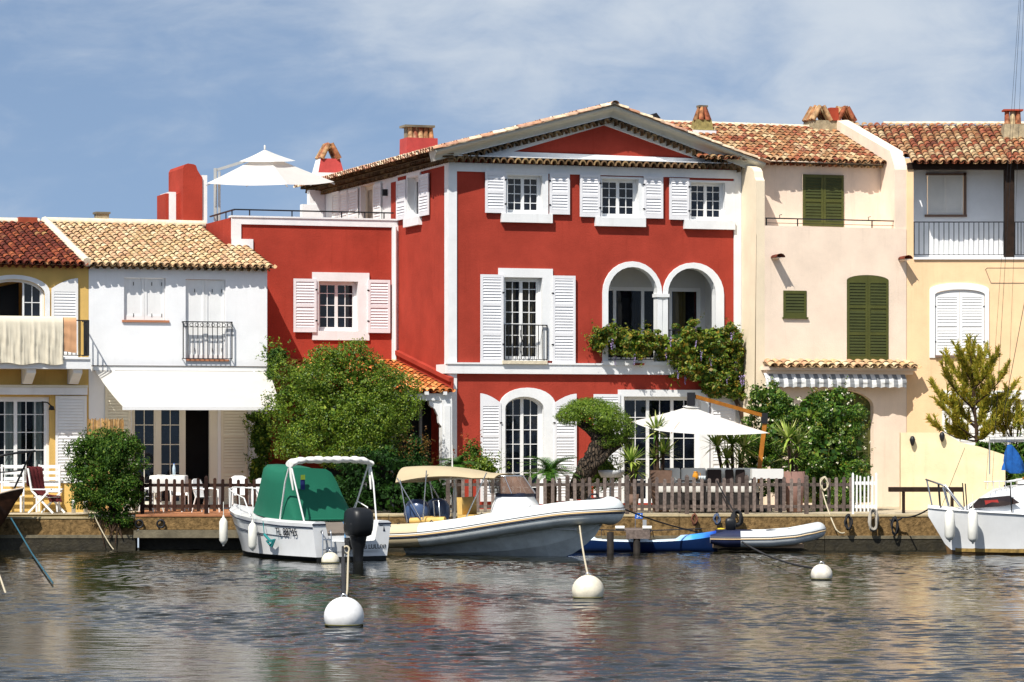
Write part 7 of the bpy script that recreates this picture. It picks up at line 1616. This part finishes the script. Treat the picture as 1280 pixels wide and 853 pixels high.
def kayak():
    Y = 85.25; a = at(700, 690, Y).x; b_ = at(897, 690, Y).x; L = b_ - a; t = thing('kayak', 'long blue and white sit on top kayak moored along the quay wall', 'kayak', (a, Y, 0))
    m = bpy.data.materials.new('kayak_shell'); m.use_nodes = True; nt = m.node_tree; N = nt.nodes; Lk = nt.links; bs = N['Principled BSDF']; bs.inputs['Roughness'].default_value = .3; tc = N.new('ShaderNodeTexCoord'); sp = N.new('ShaderNodeSeparateXYZ'); Lk.new(tc.outputs['Object'], sp.inputs[0]); ns = N.new('ShaderNodeTexNoise'); ns.inputs['Scale'].default_value = 3; Lk.new(tc.outputs['Object'], ns.inputs['Vector']); ma = N.new('ShaderNodeMath'); ma.operation = 'MULTIPLY_ADD'; ma.inputs[1].default_value = .7; Lk.new(ns.outputs[0], ma.inputs[0]); Lk.new(sp.outputs[0], ma.inputs[2])
    r = N.new('ShaderNodeValToRGB'); mr = N.new('ShaderNodeMapRange'); mr.inputs[1].default_value = .35; mr.inputs[2].default_value = L + .35; Lk.new(ma.outputs[0], mr.inputs[0]); Lk.new(mr.outputs[0], r.inputs[0]); e = r.color_ramp.elements; e[0].position = .0; e[0].color = (.1, .3, .62, 1); e[1].position = 1; e[1].color = (.01, .06, .42, 1)
    for p, c in ((.12, (.66, .76, .85, 1)), (.70, (.66, .78, .88, 1)), (.84, (.05, .32, .75, 1))): q = e.new(p); q.color = c
    Lk.new(r.outputs[0], bs.inputs['Base Color'])
    bl = mat('kayak_blue', (.004, .018, .075), rough=.35); hb = MB(); dk = MB()
    def half(x): s = x / L; return max(.02, .37 * math.sin(math.pi * min(1, max(0, s))) ** .55)
    S = [L * (i / 30) for i in range(31)]; up = lambda x: .42 + .16 * abs(2 * x / L - 1) ** 2.5
    hb.loft([[(x, s_ * half(x) * w, z) for s_, w, z in ((-1, 1, up(x) - .14), (-1, .96, .12), (-1, .7, -.04), (1, 0, -.08), (1, .7, -.04), (1, .96, .12), (1, 1, up(x) - .14))] for x in S]); hb.build('hull', bl, t)
    dk.loft([[(x, half(x) * y, up(x) - .14 + .13 * (1 - abs(y) ** 3) - (.10 * (1 - y * y) if any(abs(x - c) < .45 for c in (1.4, 2.7)) else 0)) for y in (-1.02, -.9, -.6, -.2, .2, .6, .9, 1.02)] for x in S]); dk.build('deck', m, t)
    for c in (1.1, 2.4): b = MB(); b.loft([[(c + dx, y * .28, up(c) - .05 + dz) for y in (-1, 0, 1)] for dx, dz in ((0, 0), (.0, .16), (.06, .2), (.1, .0))]); b.build('seat', NAVY, t)
    b = MB(); b.tube([(.7, -.2, .58), (2.0, .0, .52), (L - .4, .15, .58)], .016, 6); b.loft([[(L - .45 + .42 * q, .15 + s_ * .09 * math.sin(math.pi * q) ** .6, .59) for s_ in (-1, 0, 1)] for q in [i_ / 6 for i_ in range(7)]]); pd = b.build('paddle', IRON); pd.location = (a, Y, .03); tag(pd, 'dark paddle lying along the deck of the blue and white kayak', 'paddle')
kayak()
def dinghy():
    Y = 85.15; a = at(886, 690, Y).x; b_ = at(1032, 690, Y).x; L = b_ - a; t = thing('dinghy', 'small pale grey inflatable dinghy with navy stern cover beside the kayak', 'dinghy', (a, Y, 0)); m = mat('dinghy_grey', (.62, .65, .66), rough=.4, var=.06, vscale=3)
    half = [(0, .58, .36), (.8, .60, .36), (1.6, .60, .37), (2.2, .54, .42), (2.6, .40, .50), (2.85, .2, .56), (2.92, 0, .58)]; k = (L - .2) / 2.92; pts = []
    for i in range(len(half) - 1):
        for q in range(4): f = q / 4; pts.append([half[i][j] + (half[i + 1][j] - half[i][j]) * f for j in range(3)])
    pts.append(list(half[-1])); path = [Vector((x * k, -y, z)) for x, y, z in pts] + [Vector((x * k, y, z)) for x, y, z in pts[::-1][1:]]; n = len(path); rs = [.215 * (min(1, .5 + min(i, n - 1 - i) * .25)) for i in range(n)]; b = MB(); b.tube(path, rs, 18); b.m = 1; b.tube(path[0:5], [r + .006 for r in rs[0:5]], 18, cap=False); b.tube(path[-5:], [r + .006 for r in rs[-5:]], 18, cap=False); b.build('tube', [m, mat('navy_cover', (.008, .014, .05), rough=.7, var=.3)], t)
    st = []; st2 = []
    for i in range(n): d = (path[min(i + 1, n - 1)] - path[max(0, i - 1)]).normalized(); o = Vector((d.y, -d.x, 0)).normalized(); st.append(path[i] + o * (rs[i] + .004)); st2.append(path[i] + o * (rs[i] * .97 + .004) + Vector((0, 0, .05)))
    b = MB(); b.tube(st, .018, 6); b.m = 1; b.tube(st2, .012, 6); b.build('rubbing_strake', [mat('tan_stripe', (.62, .44, .22)), mat('grey_stripe', (.16, .17, .18))], t)
    b = MB(); b.box(.1, 2.5 * k, -.5, .5, .12, .22); b.m = 1; b.box(.2, 1.15 * k, -.5, .5, .42, .58); b.m = 2; b.lathe([(0, 0), (.11, .01), (.09, .04), (0, .05)], (.3, -.42, .60), 10, sy=.6); b.build('floor', [mat('wood_floor', (.3, .2, .12)), mat('navy_cover', (.008, .014, .05)), mat('yellow_patch', (.7, .5, .04))], t)
    b = MB(); b.loft([[(-.02 + .6 + d * math.copysign(abs(math.cos(q)) ** .5, math.cos(q)), w * math.copysign(abs(math.sin(q)) ** .5, math.sin(q)), z) for q in [2 * math.pi * j / 14 for j in range(14)]] for z, w, d in ((.5, .05, .06), (.56, .06, .07), (.60, .10, .13), (.80, .11, .15), (.88, .09, .12), (.91, .04, .05))], closed=True, cap0=True, cap1=True); b.build('outboard_motor', BLACKP, t)
    b = MB(); b.tube([(1.5 * k, -.45, .585), (1.6 * k, -.5, .6), (1.75 * k, -.45, .59)], .018, 5); b.tube([(2.0 * k, -.42, .6), (2.1 * k, -.45, .62), (2.25 * k, -.4, .62)], .018, 5); b.build('handle', NAVY, t)
dinghy()
def jetty():
    Y0, Y1 = 83.9, 86.1; a = at(768, 690, 84).x; b_ = at(812, 690, 84).x; t = thing('jetty', 'small weathered wooden jetty with dark piles beside the inflatable boat', 'jetty', ((a + b_) / 2, 85, 0)); w = (b_ - a) / 2; zt = gz(663, 84); b = MB(); n = 14
    for i in range(n): y = Y0 - 85 + (Y1 - Y0) * i / n; b.box(-w * .35, w, y, y + .145, zt - .05, zt)
    b.box(-w * .35, w, Y0 - 85 - .05, Y0 - 85 - .005, zt - .22, zt - .002); b.build('deck', GREYW, t)
    for u in (763, 796): x = at(u, 690, 83.9).x - (a + b_) / 2; p = MB(); p.lathe([(.09, -.8), (.09, zt - .05), (.0, zt - .04)], (x, -1.05, 0), 10); p.build('pile', mat('wet_pile', (.014, .010, .007), rough=.8, var=.4, vscale=6), t)
    for u in (775, 809): x = at(u, 664, 84).x - (a + b_) / 2; p = MB(); p.tube([(x - .12, -.9, zt + .06), (x + .12, -.9, zt + .06)], .055, 10); p.build('bumper', FEND, t)
    p = MB(); x = at(806, 690, 84.6).x - (a + b_) / 2; p.box(x - .05, x + .05, -.3, -.2, zt, gz(650, 84.7)); p.build('bollard_post', mat('grey_leg', (.3, .32, .34)), t)
    s = thing('sign', 'small blue berth number sign on a thin post at the jetty', 'sign', (at(798, 690, 85.9).x, 85.9, zt)); zs = gz(645, 85.9) - zt; p = MB(); p.tube([(-.085, .01, 0), (-.085, .01, zs + .10)], .012, 6); p.build('post', STEEL, s); p = MB(); p.box(-.095, .115, -.012, 0, zs - .075, zs + .075); pn = p.build('panel', mat('sign_blue', (.02, .12, .48), rough=.4), s); text(pn, '34', .15, (.01, -.014, zs), (1, 0, 0), (0, 0, 1), mat('sign_white', (.8, .8, .8), rough=.5))
jetty()
def yacht():
    B = Vector((at(1160, 690, 83.6).x, 83.6, 0)); rz = R(176); t = thing('sail_boat', 'white sail boat with two hanging fenders at the right edge of the picture', 'boat', B, rz)
    # x = 0 at the bow, negative aft
    tab = [(-8, .9, 1.0, .75, -.4), (-6, 1.22, 1.0, 1.1, -.4), (-4, 1.25, 1.03, 1.08, -.4), (-2.4, 1.0, 1.08, .75, -.35), (-1.2, .62, 1.14, .32, -.2), (-.5, .30, 1.18, .03, .15), (0, .02, 1.22, .0, .98)]
    b = MB(); hull_shell(b, tab, n=34, boot=.10, zlow=-.5); b.m = 0; dl = deck_line(tab, -8, 0, 30); b.loft([[(x, y, z) for x, y, z in dl], [(x, y * .5, z + .05) for x, y, z in dl], [(x, 0, z + .07) for x, y, z in dl], [(x, -y * .5, z + .05) for x, y, z in dl], [(x, -y, z) for x, y, z in dl]]); b.m = 2
    for s_ in (1, -1): b.tube([(x, s_ * (y + .005), z - .01) for x, y, z in dl], .025, 6)
    bt = []
    for i in range(31):
        x = -8 + 7.3 * i / 30; hd, zd, hw, zk = interp(tab, x); z = .14; tt = (zd - z) / (zd - .1); bt.append((x, hw + (hd - hw) * max(0, 1 - tt) ** 1.15 + .006, z))
    b.m = 3; b.loft([[(x, y, z + .05) for x, y, z in bt], [(x, y, z - .07) for x, y, z in bt]]); b.build('hull', [GEL, mat('rusty_antifouling', (.10, .055, .02), rough=.8, var=.4, vscale=5), GEL, mat('ochre_boot_stripe', (.30, .19, .05), rough=.8, var=.4, vscale=6)], t)
    c = MB(); secs = []
    for x, w, z in ((-.95, .28, 1.20), (-1.3, .42, 1.40), (-1.7, .56, 1.66), (-2.3, .70, 1.78), (-3.2, .82, 1.86), (-4.6, .88, 1.90), (-6, .86, 1.9)): secs.append([(x, w * 1.12, 1.05), (x, w, z - .12), (x, w * .8, z), (x, 0, z + .05), (x, -w * .8, z), (x, -w, z - .12), (x, -w * 1.12, 1.05)])
    c.loft(secs, smooth=False, cap0=True, cap1=True); c.build('cabin', GEL, t)
    w = MB(); m1 = [(-1.02, .40, 1.20), (-1.28, .455, 1.47), (-2.05, .70, 1.55), (-2.3, .79, 1.36), (-1.9, .70, 1.28)]; w.add([(x, y * 1.10 + .012, z) for x, y, z in m1], [tuple(range(5))], False); w.build('cabin_window', glass_mat('dark_screen', (.02, .012, .01)), t)
    w = MB(); w.add([(-1.45, .60, 1.27), (-1.42, .60, 1.42), (-1.75, .70, 1.44), (-1.8, .72, 1.30)], [(0, 1, 2, 3)], False); w.build('red_blind', mat('red_blind', (.35, .03, .025), rough=.8), t)
    p = MB(); p.tube([(-.9, .5, 1.18), (-.45, .34, 1.78), (.05, .0, 1.95), (-.45, -.34, 1.78), (-.9, -.5, 1.18)], .024, 7); p.tube([(-.12, .02, 1.2), (.03, .0, 1.93)], .022, 7); p.tube([(-.55, .25, 1.2), (-.40, .32, 1.76)], .02, 6); p.tube([(-.55, -.25, 1.2), (-.40, -.32, 1.76)], .02, 6); p.build('pulpit', STEEL, t)
    for x, h_ in ((-.32, .66), (-.98, .70), (-2.1, .70), (-3.6, .7)):
        for s_ in (1, -1): hd, zd, hw, zk = interp(tab, x); p = MB(); p.tube([(x, s_ * (hd - .03), zd), (x + .05, s_ * (hd - .02), zd + h_)], .018, 6); p.build('stanchion', IRON, t)
    fender(t, (-.52, .62, .78), .72, .13); fender(t, (-1.10, .86, .76), .76, .13)
    k = MB()
    for x in (-1.5, -1.65, -1.8, -1.95, -2.1): k.tube([(x, .62, 1.72), (x, .62, 1.90)], .012, 5)
    k.tube([(-1.4, .62, 1.9), (-2.2, .62, 1.92)], .016, 6); k.box(-2.9, -2.3, -.3, .3, 1.84, 1.98); k.tube([(-2.0, .5, 1.9), (-2.6, .45, 2.0), (-3.2, .4, 1.96)], .03, 6); k.build('deck_fittings', WTUBE, t)
    q = MB(); q.bar((-2.4, .5, 2.0), (-3.6, .52, 2.02), .12, .05); q.build('deck_board', mat('teak', '#a8691f'), t)
    # spars and rigging (mast stands just outside the picture)
    Mi = t.matrix_basis.inverted() if False else (Matrix.Translation(B) @ Matrix.Rotation(rz, 4, 'Z')).inverted(); L_ = lambda u, v, Y: Mi @ at(u, v, Y)
    foot = L_(1298, 600, 83.3); head = L_(1287, -190, 83.3); al = mat('aluminium', (.55, .54, .5)); m_ = MB(); m_.tube([(foot.x, foot.y, 1.85), head], [.075, .055], 10); m_.build('mast', al, t)
    g0 = L_(1237, 550, 83.3); g1 = L_(1320, 549, 83.3); m_ = MB(); m_.tube([g0, g1], .075, 10); m_.tube([g0, g0 + Vector((0, 0, -.9))], .02, 6); m_.build('boom', al, t)
    r = MB()
    for (u0, v0, Y0) in ((1232, 612, 83.0), (1240, 608, 82.8), (1256, 612, 82.7), (1243, 560, 83.3)): r.tube([L_(u0, v0, Y0), head], .004, 4)
    r.tube([(0.02, 0, 1.3), (-.3, 0, 4.2)] if False else [L_(1176, 636, 83.6), L_(1206, 560, 83.5)], .006, 4); r.tube([L_(1254, 520, 82.9), L_(1284, 360, 83.0)], .008, 4); r.build('rigging', IRON, t)
    c = MB(); secs = []
    for z, u, w in ((556, 1262, .05), (566, 1264, .16), (576, 1266, .22), (588, 1269, .24), (592, 1270, .14)): p_ = L_(u, z, 83.2); secs.append([(p_.x + w * math.cos(q_) * (1 + .25 * math.sin(3 * q_)), p_.y + .10 * math.sin(q_), p_.z) for q_ in [2 * math.pi * j / 14 for j in range(14)]])
    c.loft(secs, closed=True, cap0=True, cap1=True); p_ = L_(1255, 588, 83.0); c.lathe([(0, .22), (.05, .1), (.07, 0)], p_, 8); c.build('blue_sail_bag', mat('bright_blue_cloth', (.01, .10, .36), rough=.85, var=.3, vscale=6), t)
yacht()
def wooden_boat():
    Y = 85.6; B = at(29, 611, Y); t = thing('wooden_boat', 'varnished bow of a wooden boat with black rail at the left edge of the picture', 'boat', (B.x, Y, 0), R(-4)); z0 = B.z
    tab = [(-6, .9, 1.25, .7, -.4), (-3, .95, 1.30, .75, -.4), (-1.6, .72, 1.36, .4, -.3), (-.8, .42, 1.46, .1, .42), (-.45, .26, z0 - .10, .0, .86), (-.2, .13, z0 - .04, .0, 1.30), (0, .02, z0, .0, z0 - .10)]
    vn = mat('varnished_mahogany', (.06, .024, .012), rough=.35, var=.35, vscale=5, coat=.5); b = MB(); hull_shell(b, tab, n=24, boot=.1); dl = deck_line(tab, -6, 0, 20); b.m = 2; b.loft([[(x, y, z) for x, y, z in dl], [(x, 0, z + .05) for x, y, z in dl], [(x, -y, z) for x, y, z in dl]]); b.m = 3
    for s_ in (1, -1): b.tube([(x, s_ * (y + .01), z + .015) for x, y, z in dl], .03, 6)
    b.build('hull', [vn, ANTI, mat('teak', '#a8691f'), mat('pale_rub_rail', (.5, .4, .3), rough=.5)], t)
    M = (Matrix.Translation((B.x, Y, 0)) @ Matrix.Rotation(R(-4), 4, 'Z')).inverted(); L_ = lambda u, v, dy: M @ at(u, v, Y + dy); r = MB(); r.tube([L_(-30, 573, -.4), L_(0, 570, -.4), L_(20, 566.5, -.3), L_(38, 564.5, 0), L_(44, 564, .1)], .03, 7); r.tube([L_(39, 565, 0), L_(20, 606, 0), L_(17, 613, 0)], .028, 7); r.tube([L_(-20, 592, -.4), L_(10, 590, -.35), L_(28, 588, -.1)], .02, 6); r.tube([L_(-10, 571, -.4), L_(-8, 625, -.4)], .025, 6); r.build('pulpit', IRON, t)
    rp = MB(); rp.tube([at(14, 648, 85.5), at(40, 692, 82.5), at(66, 729, 67)], .022, 6); o = rp.build('mooring_rope', ROPEB); tag(o, 'blue mooring rope running from the wooden bow down into the water', 'rope'); rp = MB(); rp.tube([at(-6, 705, 74), at(2, 727, 68.5), at(7, 742, 63.8)], .022, 6); o = rp.build('mooring_rope', ROPEC); tag(o, 'short cream rope entering the water at the left picture edge', 'rope')
wooden_boat()
def buoys():
    def buoy(label, u, vw, r, m, zc=.5, tilt=0):
        Y = FPX * H / (vw - V0); p = at(u, vw, Y); o = thing('buoy', label, 'buoy', (p.x, Y, 0), group='white mooring buoys'); c = r * zc; b = MB(); n = 16; b.lathe([(r * math.sin(math.pi * i / n), c - r * math.cos(math.pi * i / n) * .96) for i in range(n + 1)], seg=32); b.build('float', m, o); b = MB(); b.tube([(.05 * math.cos(q), 0, c + r * .94 + .05 * math.sin(q)) for q in [2 * math.pi * j / 12 for j in range(12)]], .014, 5, closed=True); b.build('ring', STEEL, o)
        b = MB(); b.tube([((r + .004) * math.sqrt(max(0, 1 - (zc - .1) ** 2 * .9)) * math.cos(q), (r + .004) * math.sqrt(max(0, 1 - (zc - .1) ** 2 * .9)) * math.sin(q), .02 + .03 * r) for q in [2 * math.pi * j / 28 for j in range(28)]], .012, 5, closed=True); b.build('algae_line', mat('algae', (.10, .09, .03), rough=.9), o)
        return Vector((p.x, Y, c + r * .96))
    w = mat('buoy_white', (.76, .76, .75), rough=.45, var=.10, vscale=5, bump=.15, bscale=12, stain=.30); wy = mat('buoy_cream', (.74, .68, .54), rough=.5, var=.16, vscale=5, bump=.15, bscale=12, stain=.5); wd = mat('buoy_dirty', (.70, .66, .56), rough=.5, var=.25, vscale=5, stain=.6)
    a = buoy('largest white buoy with a dark line leading to the white motor boat', 430, 783, .335, w); b_ = buoy('cream buoy with a pale rope to the bow of the grey inflatable boat', 735, 748.5, .312, wy); c = buoy('stained white buoy with a dark rope to the dinghy', 1027, 725, .235, wd); d = buoy('small yellowed buoy beside the ladder of the white motor boat', 413, 704.5, .22, wy, .3)
    e = at(428.5, 684, 78.4); r = MB(); r.tube([a.lerp(e, i / 12) - Vector((0, 0, .0)) for i in range(13)], [.042] * 9 + [.03] * 4, 8); o = r.build('mooring_line', ROPED); tag(o, 'thick dark mooring line from the largest buoy to the white motor boat', 'rope')
    r = MB(); e1 = at(433, 690, 78.4); pts = [a + Vector((.03, .1, 0))] + [a.lerp(e1, i / 10) + Vector((.05, 0, .0)) for i in range(1, 11)]; r.tube(pts, .022, 6); r.tube([e1 + Vector((.07 * math.cos(q), 0, .09 * math.sin(q) + .05)) for q in [2 * math.pi * j / 12 for j in range(12)]], .025, 6, closed=True); o = r.build('mooring_rope', ROPEC); tag(o, 'cream looped rope beside the dark line above the largest buoy', 'rope')
    e = at(724.5, 657, 81.4); r = MB(); r.tube(sag(b_, e, .10), .022, 6); r.tube([e + Vector((.05 * math.cos(q), -.02, -.1 + .11 * math.sin(q))) for q in [2 * math.pi * j / 12 for j in range(12)]], .022, 6, closed=True); o = r.build('mooring_rope', ROPEC); tag(o, 'pale rope from the cream buoy up to the inflatable boat bow', 'rope')
    e = at(925, 676, 84.9); r = MB(); r.tube(sag(c + Vector((-.12, .1, -.1)), e, .12), .025, 6); r.m = 0; o = r.build('mooring_rope', ROPED); tag(o, 'dark rope from the stained buoy to the dinghy stern', 'rope')
    # lines to the quay
    def line(label, pts, r_, m, drop=.1):
        b = MB(); P = [at(*p) for p in pts]; q = []
        for i in range(len(P) - 1): q += sag(P[i], P[i + 1], drop, 8)[(1 if i else 0):]
        b.tube(q, r_, 6); o = b.build('mooring_rope', m); tag(o, label, 'rope'); return o
    line('long dark rope from the inflatable boat bow across the quay wall', [(748, 622, 81.8), (888, 668, 86.0)], .02, ROPED, .12)
    line('black rope hanging from the grey fence down to the black coil', [(896, 601, 86.6), (912, 630, 86.5), (922, 645, 86.1)], .02, ROPED, .03)
    line('dark rope from the sail boat bow to the quay', [(1160, 637, 83.7), (1128, 647, 86.0), (1112, 650, 86.2)], .022, ROPED, .06)
    line('pale rope crossing the quay wall under the round bush', [(118, 645, 86.2), (132, 672, 86.0), (142, 687, 85.9)], .016, ROPEC, .02)
    line('cream rope hung in a loop on the fence and down the quay wall', [(1026, 600, 86.7), (1030, 622, 86.6), (1045, 662, 86.1), (1056, 666, 86.1)], .02, ROPEC, .05)
    def coil(label, u, v, Y, w, h, m, n=5, r=.022):
        p = at(u, v, Y); o = MB(); rr = random.Random(int(u))
        for k in range(n):
            a = w * rr.uniform(.6, 1.1); b2 = h * rr.uniform(.75, 1.1); ph = rr.uniform(-.3, .3); o.tube([(a * math.sin(q) + .02 * math.sin(3 * q + k), -.03 - .028 * k + .02 * math.cos(q), b2 * math.cos(q) - (1 - k * .02) * h * .9 + ph * .05) for q in [2 * math.pi * j / 18 for j in range(18)]], r, 5, closed=True)
        ob = o.build('rope_coil', m); ob.location = p; tag(ob, label, 'rope coil'); return ob
    coil('cream rope coil hanging on the grey fence near the mauve pot', 1030, 597, 86.68, .09, .20, ROPEC, 4, .016); coil('thick pale rope coil hanging over the quay edge below the white gate', 1091, 640, 86.15, .13, .26, mat('grey_rope', (.36, .33, .28), rough=.95, var=.3), 7, .026)
    coil('dark rope coil on a ring of the quay wall below the climbing rose', 1060, 645, 86.1, .09, .2, ROPED, 5); coil('black rope heap on the quay wall above the dinghy stern', 921, 640, 86.1, .14, .2, ROPED, 7, .03); coil('rusty brown rope loop on the quay wall above the kayak', 868, 643, 86.15, .07, .16, mat('rust_rope', (.14, .055, .03), rough=.95, var=.3), 4); coil('slate blue rope loop on the quay wall left of the black heap', 896, 643, 86.15, .07, .16, mat('slate_rope', (.06, .08, .13), rough=.95, var=.3), 4)
    coil('dark rope tangle hanging on the quay wall near the sail boat bow', 1118, 648, 86.1, .10, .24, ROPED, 5, .016)
    for u, lb in ((174, 'dark mooring ring under the brown fence post'), (201, 'dark mooring ring on the ledge right of the brown fence post')):
        p = at(u, 655, 86.1); b = MB(); b.tube([(.10 * math.cos(q), 0, .10 * math.sin(q)) for q in [2 * math.pi * j / 18 for j in range(18)]], .028, 7, closed=True); b.tube([(0, 0, .1), (0, .12, .1)], .03, 6); o = b.build('mooring_ring', IRON); o.location = p; tag(o, lb, 'mooring ring')
buoys()
